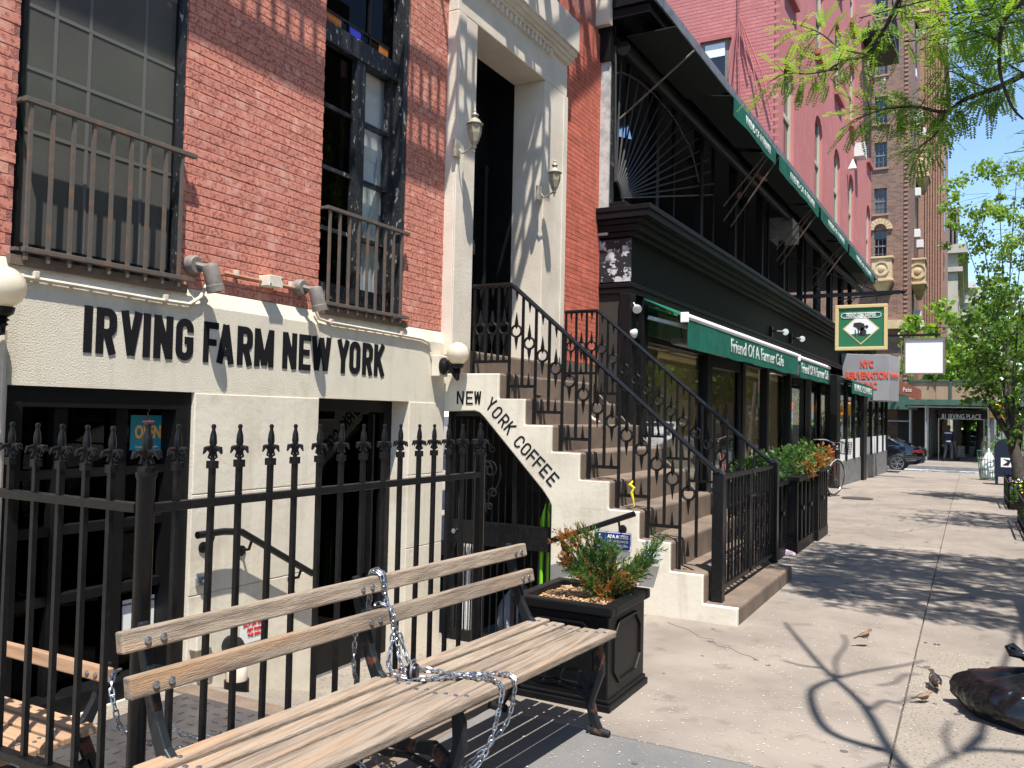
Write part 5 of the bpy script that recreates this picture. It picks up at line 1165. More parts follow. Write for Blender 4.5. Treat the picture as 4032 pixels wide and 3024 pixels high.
# lower awnings
def awning(label, y0_, y1_, xf, zf, xw, zw, drop, txt, th, bar, arm=True, group=None, rods=None, fabric='awning', tw=.6):
    a = thing('awning', label, 'awning', (fxl(xf, y0_), (y0_+y1_)/2, zf-drop), group)
    P = lambda x, y, z: Vector((fxl(x, y), y, z))
    n = 44; wob = lambda y, t: (.009*math.sin(y*2.3+y0_)+.004*math.sin(y*7.1+1.3*t)+.002*math.sin(y*15+2*t))*t
    # sloping cover
    m = MB(); m.add([P(xw, y0_, zw), P(xf, y0_, zf), P(xf, y1_, zf), P(xw, y1_, zw), P(xw, y0_, zw-.012), P(xf, y0_, zf-.012), P(xf, y1_, zf-.012), P(xw, y1_, zw-.012)], [(0,1,2,3),(7,6,5,4),(0,4,5,1),(2,6,7,3),(1,5,6,2)]); m.build('cover', fabric, a)
    V = []
    for i in range(n+1):
        y = y0_+(y1_-y0_)*i/n
        V += [P(xf+.03, y, zf-.02), P(xf+.03+wob(y, .5), y, zf-drop*.5), P(xf+.03+wob(y, 1), y, zf-drop+.008*math.sin(y*4.1))]
    F = [(3*i+k, 3*i+3+k, 3*i+4+k, 3*i+1+k) for i in range(n) for k in range(2)]
    V2 = [v+Vector((-.006, 0, 0)) for v in V]; o_ = len(V)
    m = MB().add(V+V2, F+[tuple(j+o_ for j in f)[::-1] for f in F]); m.build('valance', 'awning', a, smooth=60)
    if txt:
      tx_ = text_at('print', txt, th, 'awning_print', a, P(xf+.034, y0_+(y1_-y0_)*(.55 if tw < .8 else .5), zf-drop*.52), (KR, 1, 0), (0, 0, 1), width=(y1_-y0_)*tw, bold=.002)
      for v_ in tx_.data.vertices: v_.co.x += wob(v_.co.y, max(0, min(1, (zf-v_.co.z)/drop)))
    if bar:
        m = MB(); m.tube([P(xf, y0_-.02, zf), P(xf, y1_+.02, zf)], .045, 10); m.build('front_bar', 'white_plastic', a, smooth=True)
        MB().box(fxl(xf, y0_)-.05, fxl(xf, y0_)+.05, y0_-.04, y0_-.02, zf-.07, zf+.05).build('end_cap', 'white_plastic', a, bevel=.008)
    if arm:
        MB().bar(P(xw+.02, y0_+.08, zw-.22), P(xf-.03, y0_+.3, zf-.10), .05, .05).build('folding_arm', 'galv', a, bevel=.006); MB().bar(P(xw+.02, y1_-.1, zw-.22), P(xf-.03, y1_-.3, zf-.10), .05, .05).build('folding_arm', 'galv', a, bevel=.006)
    for r_ in (rods or []): MB().tube([P(r_[0], r_[1], r_[2]), P(r_[3], r_[4], r_[5])], .013, 6).build('rod', 'iron_rust', a)
    return a
GA = 'green awnings over the café shopfront'
awning('long green awning reading Friend Of A Farmer Cafe beside the stoop', 3.62, 10.0, .93, 2.60, .42, 2.84, .36, 'Friend Of A Farmer Cafe', .26, True, group=GA, tw=.52)
awning('shorter green awning reading Friend Of A Farmer Cafe further from the stoop', 10.12, 13.45, .94, 2.58, .42, 2.82, .36, 'Friend Of A Farmer Cafe', .26, True, group=GA, tw=.9)
awning('green awning reading IRVING CLEANERS on the projecting shop', 15.0, 19.0, 1.18, 2.39, 1.02, 2.43, .31, 'IRVING CLEANERS', .23, False, False, group=GA, tw=.8)
awning('green awning reading COPYING TAILORS at the far end of the shop', 19.15, 24.0, 1.20, 2.37, 1.02, 2.42, .31, 'COPYING & TAILORS', .22, False, False, group=GA, tw=.8)
# heaters under the awning, flood lights, gooseneck lamps
for lb_, y in (('slim patio heater hanging under the awning near the café corner', 4.9), ('slim patio heater hanging under the awning before the café door', 6.3), ('slim patio heater hanging under the awning past the café door', 9.0)):
    h = thing('patio_heater', lb_, 'heater', (fxl(.6, y), y, 2.4), 'patio heaters'); m = MB(); sbox(m, .50, .64, y-.55, y+.55, 2.36, 2.43); m.build('housing', 'lamp_grey', h, bevel=.01); m = MB(); sbox(m, .515, .625, y-.5, y+.5, 2.352, 2.359); m.build('grille', 'galv', h)
    MB().bar((fxl(.57, y), y-.3, 2.43), (fxl(.5, y), y-.3, 2.8), .012).build('hanger', 'iron', h); MB().bar((fxl(.57, y), y+.3, 2.43), (fxl(.5, y), y+.3, 2.8), .012).build('hanger', 'iron', h)
def flood(label, q, d):
    f = thing('floodlight', label, 'floodlight', tuple(q), 'white fittings on the café corner'); d = Vector(d).normalized()
    MB().lathe([(.012, -.06), (.03, -.04), (.05, 0), (.055, .02), (.02, .035)], q, d, 14).build('head', 'white_plastic', f, smooth=True); MB().tube([q-d*.05, q-d*.06+Vector((-.04, 0, .05)), Vector((.36, 3.35, q.z+.1))], .009, 6).build('stem', 'white_plastic', f)
flood('white floodlight at the café corner above the awning arm', PY(3.30, 2508, 1215), (.4, -.6, -.5)); flood('round white floodlight at the café corner under the awning arm', PY(3.28, 2495, 1312), (.9, -.2, -.2))
for lb_, px, py in (('small spotlight on the café frieze above the awning', 3092, 1307), ('small white-faced spotlight on the café frieze nearest the hanging sign', 3158, 1334)):
    q = PX(.75, px, py); g = thing('frieze_spotlight', lb_, 'spotlight', tuple(q), 'spotlights on the café frieze'); MB().tube([(fxl(.36, q.y), q.y-.1, q.z+.02), q+Vector((-.02, -.03, 0))], .02, 7).build('arm', 'iron', g); MB().lathe([(.03, -.08), (.06, 0), (.062, .015), (.0, .018)], q, (.5, -.8, -.2), 16).build('head', 'white_plastic', g, smooth=True); m = MB(); m.box(fxl(.36, q.y), fxl(.40, q.y), q.y-.16, q.y-.06, q.z-.1, q.z+.1); m.build('mount', 'iron', g)
# ---- upper storey
sbox(MB(), -.10, .10, 3.26, 3.40, 3.95, 6.1).build('upper_post', 'black_peel', cafe)
PS = [4.9, 6.9, 8.9, 10.9, 12.9, 14.9, 17, 19, 21, 23]
for y in PS: sbox(MB(), -.02, .10, y-.06, y+.06, 3.95, 6.1).build('upper_post', 'black_paint', cafe)
m = MB(); sbox(m, -2.6, -2.5, 3.3, YE, 3.9, 6.1); m.box(-2.6, -.1, 3.27, 3.30, 3.9, 6.1); sbox(m, -2.6, .1, 3.3, YE, 5.95, 6.0); m.build('upper_room', 'dark', cafe)
allp = [3.35]+PS+[24.6]
for i, (a, b) in enumerate(zip(allp[:-1], allp[1:])):
    m = MB(); sbox(m, -.05, -.01, (a+b)/2-.03, (a+b)/2+.03, 3.95, 6.0); sbox(m, -.05, -.01, a+.07, b-.07, 3.95, 4.05); m.build('upper_window', 'black_paint', cafe)
# tilted vent panes catching the sky
for px_, py_ in ((2452, 500), (2735, 660), (2925, 790)):
    q = PX(.06, px_, py_); m = MB(); s = .10+.02*(px_ > 2600)
    n_ = Vector((.8, -.5, .33)).normalized(); r_ = Vector((.5, .8, 0)).normalized(); u_ = n_.cross(r_).normalized()
    m.quad(q-r_*s-u_*s*1.6, q+r_*s-u_*s*1.6, q+r_*s+u_*s*1.6, q-r_*s+u_*s*1.6); mm_ = MB(); mm_.add([tuple(v) for v in m.v]+[tuple(Vector(v)-n_*.01) for v in m.v], [(0,1,2,3),(7,6,5,4),(0,1,5,4),(1,2,6,5),(2,3,7,6),(3,0,4,7)]); mm_.build('vent_pane', 'chrome', cafe)
# louvre shutter
sh_y = PX(.14, 3180, 1100).y; lv = MB()
for i in range(22): sbox(lv, .10, .15, sh_y-.22, sh_y+.22, 4.0+i*.075, 4.03+i*.075)
sbox(lv, .10, .13, sh_y-.26, sh_y-.22, 3.95, 5.7); sbox(lv, .10, .13, sh_y+.22, sh_y+.26, 3.95, 5.7); lv.build('louvre_shutter', 'black_paint', cafe)
# air conditioner
q = PX(.35, 3105, 905); ac = thing('air_conditioner', 'grey window air conditioner jutting from the dark upper café storey', 'air conditioner', (q.x, q.y, q.z-.25))
MB().box(.02, .5, q.y-.42, q.y+.42, q.z-.26, q.z+.2).build('case', 'grey_metal', ac, bevel=.012); m = MB()
for i in range(9): m.box(.5, .506, q.y-.36, q.y+.36, q.z-.2+i*.042, q.z-.18+i*.042)
m.build('grille', 'white_frame', ac)
# eaves and roof
ev = MB(); sbox(ev, -3, .60, 3.20, YE, 6.10, 6.22); sbox(ev, -3, .655, 3.165, YE, 6.22, 6.33); ev.build('eaves', 'black_paint', cafe, bevel=.01); ev = MB(); sbox(ev, .656, .68, 3.17, YE, 6.21, 6.34); ev.build('eaves_fascia_strip', 'grey_metal', cafe)
MB().tube([(fxl(.24, 3.3), 3.3, 5.78), (fxl(.24, YE), YE, 5.78)], .085, 12).build('awning_roller', 'black_paint', cafe, smooth=True)
m = MB(); sbox(m, .26, .86, 3.35, 5.55, 5.93, 5.945); m.build('shaded_awning', 'awning_shaded', cafe)  # flat awning stretch seen from below, its shade carried by the colour
m = MB(); m.box(-.75, .12, 3.19, 3.32, 5.62, 6.10); m.build('eaves_return', 'black_paint', cafe); MB().box(-.8, .14, 3.10, 3.18, 6.02, 6.6).build('eaves_fascia', 'stone_cream', cafe)
UA = 'green awnings under the café eaves'
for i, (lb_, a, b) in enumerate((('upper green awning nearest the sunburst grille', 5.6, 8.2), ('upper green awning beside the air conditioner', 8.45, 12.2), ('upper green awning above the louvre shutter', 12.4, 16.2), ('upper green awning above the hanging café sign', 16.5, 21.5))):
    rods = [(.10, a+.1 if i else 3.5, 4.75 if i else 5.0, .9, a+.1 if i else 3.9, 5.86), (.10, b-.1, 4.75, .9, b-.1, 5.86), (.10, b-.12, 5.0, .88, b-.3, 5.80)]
    awning(lb_, a, b, .90, 5.90, .26, 6.02, .28, 'FRIEND OF A FARMER', .17, False, False, UA, rods, 'awning_shaded', .62)
# sunburst grille
gr = thing('sunburst_grille', 'black iron sunburst grille over the dark upper corner opening', 'grille', (.12, 3.4, 4.0)); o_ = Vector((.13, 3.38, 4.02))
ends = [PX(.13, 2200+a*.6076, b*.6076) for a, b in ((370, 300), (410, 290), (480, 325), (548, 370), (605, 425), (665, 480), (715, 545), (765, 605), (812, 670), (850, 740), (885, 815), (925, 880), (948, 955), (968, 1035), (985, 1110), (1000, 1190), (995, 1262))]
for i, e_ in enumerate(ends):
    d = (e_-o_).normalized(); MB().tube([o_+d*.2, e_], .012, 5).build('ray', 'iron_rust' if i == 16 else 'iron_dull', gr)
MB().tube([o_+Vector((0, .26*math.cos(rad(90*t/10)), .22*math.sin(rad(90*t/10)))) for t in range(11)], .016, 6).build('hub', 'iron_dull', gr)
MB().tube([o_+(e_-o_)*.82 for e_ in ends], .012, 5).build('hoop', 'iron_dull', gr)
# hanging café sign on its bracket
q0, q1 = PY(15.2, 3295, 1200), PY(15.2, 3490, 1380)
yS = 13.0; A_, B_ = PY(yS, 3291, 1205), PY(yS, 3492, 1375)
cs_ = thing('hanging_sign', 'green FRIEND OF A FARMER sign with gold frame and cow picture on an iron bracket', 'sign', tuple((A_+B_)/2))
cx, cz = (A_.x+B_.x)/2, (A_.z+B_.z)/2; hw, hh = abs(B_.x-A_.x)/2, abs(A_.z-B_.z)/2
MB().box(cx-hw, cx+hw, yS, yS+.06, cz-hh, cz+hh).build('board', 'sign_green', cs_)
m = MB(); t = .06
for a, b, c_, d in ((cx-hw-.01, cx+hw+.01, cz+hh-t, cz+hh+.01), (cx-hw-.01, cx+hw+.01, cz-hh-.01, cz-hh+t), (cx-hw-.01, cx-hw+t, cz-hh+t, cz+hh-t), (cx+hw-t, cx+hw+.01, cz-hh+t, cz+hh-t)): m.box(a, b, yS-.025, yS+.085, c_, d)
m.build('frame', 'gold', cs_, bevel=.008)
def dm_(r1, r2, z_, y_): return [(cx+r1*a, y_, z_+r2*b) for a, b in ((1,0),(0,1),(-1,0),(0,-1))]
zc = cz-.06*hh; m = MB(); o1, o2 = dm_(hw*.72, hh*.72, zc, yS-.006), dm_(hw*.65, hh*.65, zc, yS-.006)
MB().add(o2+[(a, b+.004, c_) for a, b, c_ in o2], [(0,1,2,3),(7,6,5,4)]).build('white_diamond', 'white_print', cs_)
for i in range(4): m.quad(o1[i], o1[(i+1) % 4], o2[(i+1) % 4], o2[i])
m.build('diamond_border', 'gold', cs_)
m = MB(); low = [(cx+hw*.40, yS-.009, zc-hh*.25), (cx, yS-.009, zc-hh*.64), (cx-hw*.40, yS-.009, zc-hh*.25), (cx-hw*.1, yS-.009, zc-hh*.2)]; m.add(low, [(0,1,2,3)]); m.build('meadow', 'sign_green', cs_)
cow = MB(); Q = lambda x, z: Vector((cx+x*hw, yS-.012, zc+z*hh))
def blob(pts): cow.add([Q(*p) for p in pts], [tuple(range(len(pts)))])
blob([(-.30, .12), (-.28, .26), (-.05, .28), (.12, .22), (.16, .05), (.06, -.10), (-.1, -.05), (-.18, .06)]); blob([(.02, .08), (.12, .02), (.22, -.12), (.18, -.30), (.02, -.32), (-.08, -.26), (-.02, -.10)]); blob([(.14, .12), (.26, .16), (.30, .06), (.20, .0)])
for x in (-.24, -.12, -.02, .10, .18): blob([(x, -.05 if x < 0 else -.3), (x+.04, -.05 if x < 0 else -.3), (x+.05, -.34), (x+.01, -.34)])
cow.build('farmer_and_cow_picture', 'ink', cs_)
text_at('print', 'FRIEND OF A FARMER', .12, 'white_print', cs_, (cx, yS-.012, cz+hh*.54), (1,0,0), (0,0,1), width=hw*1.15, bold=.002)
pl2 = MB(); ribbon(pl2, [Vector(p) for p in ([(-.66*hw, .43*hh), (.66*hw, .43*hh)]+arc(.66*hw, .54*hh, .06, .11*hh, -90, 90, 5)+[(-.66*hw, .65*hh)]+arc(-.66*hw, .54*hh, .06, .11*hh, 90, 270, 5))], .012, lambda u, v, d: Vector((cx+u, yS-.006-d, cz+v)), .004); pl2.build('cartouche', 'white_print', cs_)
zb = cz+hh+.24
MB().box(fxl(.0, yS), cx+hw+.25, yS+.005, yS+.055, zb-.04, zb+.04).build('bracket_beam', 'iron', cs_)
MB().bar((fxl(.1, yS), yS+.03, zb+.9), (cx+hw*.6, yS+.03, zb+.04), .02).build('stay_chain', 'iron', cs_); MB().bar((cx-hw*.9, yS+.03, zb-.1), (cx+hw+.1, yS+.03, zb-.04), .025).build('under_bar', 'iron', cs_)
MB().lathe([(.02, 0), (.05, .05), (.01, .12)], (cx+hw+.25, yS+.03, zb), (1,0,0), 8).build('finial', 'iron', cs_)
for s in (-.7, .6): MB().bar((cx+s*hw, yS+.03, cz+hh), (cx+s*hw, yS+.03, zb-.04), .015).build('hanger', 'iron', cs_)
# clinic box sign, blank sign, brown canopy
yC = 19.0; A_, B_ = PY(yC, 3312, 1392), PY(yC, 3503, 1570)
cl = thing('clinic_sign', 'grey box sign reading NYC REJUVENATION CLINIC projecting from the frieze', 'sign', (A_.x+1, yC, B_.z))
P = [A_, PY(yC, 3503, 1398), PY(yC, 3497, 1578), PY(yC, 3325, 1575)]; D = Vector((.18, 1.2, 0))
V = [p for p in P]+[p+D for p in P]; MB().add(V, [(0,1,2,3),(7,6,5,4),(0,4,5,1),(1,5,6,2),(2,6,7,3),(3,7,4,0)]).build('box', 'grey_sign', cl, bevel=.01)
hgt = P[0].z-P[3].z; wid = P[1].x-P[0].x; cxm = (P[0].x+P[1].x)/2
for tx, w_, f in (('NYC', .27, .76), ('REJUVENATION', .88, .52), ('CLINIC', .42, .30)): text_at('print', tx, hgt*.2, 'red_print', cl, (cxm+.05, yC-.012, P[3].z+hgt*f), (1,0,0), (0,0,1), width=wid*w_, bold=.012)
e_ = (P[1]+P[2])/2+D*.5; text_at('print', 'REJUVENATION', .16, 'red_print', cl, e_+Vector((.02, -.05, .1)), D, (0,0,1), width=.9, bold=.006)
MB().box(fxl(.3, yC), P[0].x+.3, yC+.4, yC+.5, P[0].z-.3, P[0].z-.2).build('mount', 'iron', cl)
yW = 20.5; A_, B_ = PY(yW, 3566, 1338), PY(yW, 3716, 1468)
ws = thing('blank_sign', 'blank white square sign in a dark frame on a long iron bracket', 'sign', tuple(B_))
MB().box(A_.x, B_.x, yW, yW+.10, B_.z, A_.z).build('panel', 'white_plastic', ws); m = MB(); t = .035
for a, b, c_, d in ((A_.x-t, B_.x+t, A_.z, A_.z+t), (A_.x-t, B_.x+t, B_.z-t, B_.z), (A_.x-t, A_.x, B_.z, A_.z), (B_.x, B_.x+t, B_.z, A_.z)): m.box(a, b, yW-.03, yW+.13, c_, d)
m.build('frame', 'lamp_grey', ws); MB().box(fxl(.5, yW), B_.x-.1, yW+.02, yW+.07, A_.z+.10, A_.z+.16).build('bracket', 'iron', ws); MB().tube([(A_.x+.1, yW+.05, A_.z+.1), (A_.x-.12, yW+.05, A_.z-.1), (A_.x-.1, yW+.05, B_.z+.1)], .015, 6).build('cable', 'lamp_grey', ws)
for s in (.2, .8): MB().bar((A_.x+(B_.x-A_.x)*s, yW+.04, A_.z), (A_.x+(B_.x-A_.x)*s, yW+.04, A_.z+.12), .03).build('hanger', 'iron', ws)
# ---- planters in front of the café
GP = 'tall dark planters in front of the café'
for i, (lb_, x_, a, b, h_, m_) in enumerate((('tall dark wooden planter beside the stoop gate', 2.13, 2.35, 3.45, .80, 3), ('tall dark wooden planter in the middle of the café row', 2.22, 3.5, 4.6, .82, 4), ('tall dark wooden planter at the end of the café row', 2.26, 4.65, 5.4, .86, 5))):
    p = thing('wooden_planter', lb_, 'planter', (x_-.15, (a+b)/2, 0), GP)
    MB().box(x_-.36, x_-.02, a, b, 0, h_-.04).build('carcass', 'black_paint', p); MB().box(x_-.39, x_+.03, a-.02, b+.02, h_-.05, h_).build('cap', 'black_paint', p, bevel=.006); MB().box(x_-.38, x_+.01, a-.01, b+.01, 0, .12).build('plinth', 'black_paint', p, bevel=.006)
    n = 4
    for k in range(n+1):
        y = a+.04+(b-a-.08)*k/n; MB().box(x_-.02, x_+.005, y-.035, y+.035, .12, h_-.05).build('stile', 'black_paint', p, bevel=.004)
    MB().box(x_-.34, x_-.04, a-.006, a, .2, h_-.12).build('end_panel', 'black_paint', p)
    for k in range(2): MB().box(x_+.005, x_+.03, a+.25+.5*k, a+.33+.5*k, h_*.55, h_*.6).build('handle', 'iron', p)
def shrub(name, label, c, r, n, leaf, m, group=None, cat='shrub', stem=True):
    s = thing(name, label, cat, (c[0], c[1], c[2]-r[2]*.8), group); c = Vector(c); lf = MB()
    for i in range(n):
        v = Vector([random.gauss(0, 1) for _ in range(3)]).normalized()*random.uniform(.35, 1)**.5
        v *= 1+.25*math.sin(v.x*5+c.y*3)*math.cos(v.y*6)
        p = c+Vector((v.x*r[0], v.y*r[1], v.z*r[2])); d = (v+Vector([random.uniform(-1, 1) for _ in range(3)])*.8).normalized(); s_ = d.cross(Vector([random.uniform(-1, 1) for _ in range(3)])).normalized(); l = leaf*random.uniform(.6, 1.3)
        lf.quad(p, p+d*l*.5+s_*l*.3, p+d*l, p+d*l*.5-s_*l*.3)
    lf.build('foliage', m, s)
    if stem:
        t = MB()
        for k in range(4): t.tube([c+Vector((0, 0, -r[2]*1.05)), c+Vector((random.uniform(-.5, .5)*r[0], random.uniform(-.5, .5)*r[1], r[2]*.2))], [.012, .004], 5)
        t.build('stems', 'bark', s)
SG = 'shrubs in the café planters'
for lb_, c_, r_, n_, m_ in (('bright green shrub seen through the stoop railing', (1.95, 2.55, .88), (.2, .30, .17), 420, 'leaf_shrub'), ('green shrub behind the far post of the stoop gate', (1.98, 3.1, .90), (.22, .32, .18), 460, 'leaf_shrub'), ('dense green shrub in the middle café planter', (2.02, 3.75, .90), (.22, .32, .2), 480, 'leaf_shrub'), ('green shrub at the end of the café planters', (2.05, 4.35, .92), (.22, .30, .2), 480, 'juniper'), ('green shrub with rusty brown tips at the end planter', (2.08, 4.95, .96), (.22, .26, .2), 480, 'juniper')):
    shrub('planter_shrub', lb_, c_, r_, n_, .055, m_, SG)
for c_ in ((2.22, 4.1, .86), (2.24, 4.7, .95), (2.26, 5.1, 1.02)): shrub('browned_sprig', 'rusty brown sprig hanging over the edge of the café planters', c_, (.10, .12, .10), 160, .045, 'juniper_brown', 'browned sprigs on the café planters', stem=True)
LOW = []
# ---------------------------------------------------------------- pink building
pk_ = thing('pink_building', 'tall pink painted brick building with arched windows above the café', 'building', (0, 17, 6.3))
PB = .45; PY0, PY1 = 10.4, 24.85
cols = [11.48, 14.86, 17.6, 20.2, 24.15]; rows = [(6.48, 8.66), (10.1, 12.05), (13.1, 14.9)]
def pbx(mb, x0, x1, y0, y1, z0, z1): return sbox(mb, PB+x0, PB+x1, y0, y1, z0, z1)
# front as cells round the openings (arched heads)
hy = .5; ys_ = [PY0]; 
m = MB()
edges = []
for c_ in cols: edges += [(c_-hy, c_+hy)]
prev = PY0
for a, b in edges:
    pbx(m, -.3, 0, prev, a, 6.2, 16.5); prev = b
pbx(m, -.3, 0, prev, PY1, 6.2, 16.5)
for a, b in edges:
    zc_ = 6.2
    for z0_, z1_ in rows:
        if z0_ > zc_: pbx(m, -.3, 0, a, b, zc_, z0_)
        # spandrels of the arch
        n = 8; ry = .34; zs_ = z1_-ry
        for k in range(n):
            y_a, y_b = a+(b-a)*k/n, a+(b-a)*(k+1)/n
            fz_ = lambda y: zs_+ry*math.sqrt(max(0, 1-((y-(a+b)/2)/hy)**2))
            V = [(fxl(PB+x_, y), y, z) for x_ in (0, -.3) for y, z in ((y_a, fz_(y_a)), (y_b, fz_(y_b)), (y_b, z1_+.001), (y_a, z1_+.001))]
            m.add(V, [(0,1,2,3),(4,5,6,7),(0,1,5,4)])
        zc_ = z1_
    pbx(m, -.3, 0, a, b, zc_, 16.5)
m.build('front_wall', 'pink_paint', pk_)
for c_ in cols:
    for z0_, z1_ in rows:
        w_ = MB(); pbx(w_, -.14, -.06, c_-.5, c_-.38, z0_, z1_-.05); pbx(w_, -.14, -.06, c_+.36, c_+.5, z0_, z1_-.05); pbx(w_, -.14, -.061, c_-.38, c_+.36, (z0_+z1_)/2-.05, (z0_+z1_)/2+.05); pbx(w_, -.14, -.061, c_-.38, c_+.36, z0_, z0_+.10)
        wn_ = w_.build('window', 'sash_cream', pk_); pbx(MB(), -.11, -.10, c_-.4, c_+.4, z0_+.08, z1_).build('pane', 'car_glass', wn_); pbx(MB(), -.05, .10, c_-.58, c_+.58, z0_-.14, z0_).build('sill', 'sill_pink', wn_)
# side wall towards the townhouse: painted bricks
m = MB(); m.box(-9, fxl(PB, PY0)-.001, PY0-.3, PY0-.012, 6.0, 16.5); m.build('side_wall', 'pink_mortar', pk_)
WX0, WX1, WZ0, WZ1 = PY(PY0, 2795, 250).x, PY(PY0, 2872, 250).x, PY(PY0, 2830, 420).z-.4, PY(PY0, 2830, 190).z
BL, BH, JT = .205, .062, .010
lst = []
r_ = 0; z = 6.1
mesh_b = MB().box(0, BL, -.003, .01, 0, BH).mesh('brick', 'pink_brick'); rest = MB(); cnt = 0
while z < 11.2:
    x = fxl(PB, PY0)-.005-BL+(.1 if r_ % 2 else 0)
    while x > -3.2:
        if not (WX0-.08 < x+BL and x < WX1+.08 and WZ0-.1 < z < WZ1+.1):
            s_ = (Vector((x, PY0, z))-CAM); f = s_.dot(FW); X_ = 2016+FPX*s_.dot(RT)/f; Y_ = 1512-FPX*s_.dot(UP)/f
            seen = 2550 < X_ < 3100 and -20 < Y_ < 640 and Y_ < (X_-2590)*1.36-40
            if seen and cnt < 300 and z < 9.6: inst('brick', mesh_b, pk_, (x+random.uniform(-.003, .003), PY0-.3+random.uniform(-.001, .001), z)); cnt += 1
            else: rest.box(x, x+BL, PY0-.303, PY0-.29, z, z+BH)
        x -= BL+JT
    z += BH+JT; r_ += 1
rest.build('brickwork', 'pink_brick', pk_, kind='stuff')
w_ = MB(); w_.box(WX0-.06, WX1+.06, PY0-.33, PY0-.30, WZ0, WZ1); sw_ = w_.build('side_window', 'lamp_grey', pk_); MB().box(WX0, WX1, PY0-.34, PY0-.332, WZ0+.05, WZ1-.06).build('pane', 'car_glass', sw_); MB().box(WX0, WX1, PY0-.346, PY0-.341, WZ1-.32, WZ1-.06).build('blind', 'white_frame', sw_); MB().box(WX0-.1, WX1+.12, PY0-.40, PY0-.30, WZ1, WZ1+.06).build('lintel', 'sill_pink', sw_)
cb = thing('wall_cables', 'bundle of dark cables hanging down the pink side wall', 'cables', (-.3, PY0-.4, 7))
top = PY(PY0-.38, 2910, 60)
for i, (px_, py_) in enumerate(((2880, 470), (2900, 480), (2925, 500), (2950, 300), (2990, 420), (3040, 470))):
    e_ = PY(PY0-.36, px_, py_); md = top.lerp(e_, .5)+Vector((.05*(i-2.5), 0, -.15)); MB().tube([top+Vector((0, 0, 2)), top, md, e_], .012, 5).build('cable', 'sill_pink', cb)
q = PY(24.0, 3415, 450)
ax_ = fxl(PB, 20.9); MB().box(ax_, ax_+.3, 20.7, 21.2, 9.35, 9.75).build('air_conditioner', 'ac_white', label='white air conditioner poking out of the pink wall behind the leaves', cat='air conditioner')
cone = MB().lathe([(.001, .0), (.16, -.3), (.0, -.31)], (ax_+.12, 19.4, 8.9), n=4); cone.build('wall_lamp', 'ac_white', label='small white pyramid lamp on the pink wall', cat='wall lamp')
MB().box(-9, fxl(PB, PY1)-.05, PY0-.25, PY1-.01, 16.5, 16.7).build('roof', 'pink_paint', pk_)
fe_ = thing('pink_fire_escape', 'dark iron balcony high on the far end of the pink wall', 'balcony', (1.2, 23.5, 15)); yF = 22.6
q = PY(23.0, 3480, 30); m = MB(); m.box(fxl(PB, 22.5), fxl(PB, 22.5)+.9, 22.0, 24.8, q.z-1.2, q.z-1.1); m.build('floor', 'iron', fe_)
for i in range(12): MB().bar((fxl(PB, 22.5)+.88, 22.05+i*.245, q.z-1.1), (fxl(PB, 22.5)+.88, 22.05+i*.245, q.z-.2), .02).build('bar', 'iron', fe_)
MB().bar((fxl(PB, 22.5)+.88, 22.0, q.z-.2), (fxl(PB, 22.5)+.88, 24.8, q.z-.2), .03).build('rail', 'iron', fe_)
# ---------------------------------------------------------------- brown tower across the side street
TY = 47.0
tw_ = thing('brown_tower', 'brown brick apartment tower with cream balconies across the side street', 'building', (-2, 48, 0))
xr = PY(TY, 3585, 600).x; zt = 46
wins = [(194, 295), (380, 485), (560, 660), (741, 842)]
xa, xb = PY(TY, 3444, 500).x, PY(TY, 3494, 500).x
zr = [(PY(TY, 3470, b).z, PY(TY, 3470, a).z) for a, b in wins]+[(PY(TY, 3470, 1030).z, PY(TY, 3470, 905).z)]
zr += [(zr[0][0]+k*3.4, zr[0][1]+k*3.4) for k in (1, 2, 3)]
m = MB()
def wall_y(mb, Y, x0, x1, z0, z1, holes, d):
    xs = sorted({x0, x1, *[h[0] for h in holes], *[h[1] for h in holes]}); zs = sorted({z0, z1, *[h[2] for h in holes], *[h[3] for h in holes]})
    for i in range(len(xs)-1):
        for j in range(len(zs)-1):
            cx_, cz_ = (xs[i]+xs[i+1])/2, (zs[j]+zs[j+1])/2
            if any(h[0] < cx_ < h[1] and h[2] < cz_ < h[3] for h in holes): continue
            mb.quad((xs[i], Y, zs[j]), (xs[i+1], Y, zs[j]), (xs[i+1], Y, zs[j+1]), (xs[i], Y, zs[j+1]))
    for a, b, c_, e in holes:
        mb.quad((a,Y,c_),(a,Y+d,c_),(a,Y+d,e),(a,Y,e)); mb.quad((b,Y,c_),(b,Y,e),(b,Y+d,e),(b,Y+d,c_)); mb.quad((a,Y,e),(a,Y+d,e),(b,Y+d,e),(b,Y,e)); mb.quad((a,Y,c_),(b,Y,c_),(b,Y+d,c_),(a,Y+d,c_))
wx = [(xa, xb), (xa-2.6, xb-2.6), (xa-5.2, xb-5.2)]
holes = [(a, b, c_, e) for a, b in wx for c_, e in zr]
wall_y(m, TY, -14, xr, -.5, zt, holes, .25)
m.quad((xr, TY, 0), (xr, TY+9, 0), (xr, TY+9, zt), (xr, TY, zt)); m.quad((-14, TY, zt), (xr, TY, zt), (xr, TY+9, zt), (-14, TY+9, zt)); m.build('wall', 'tower_brick', tw_)
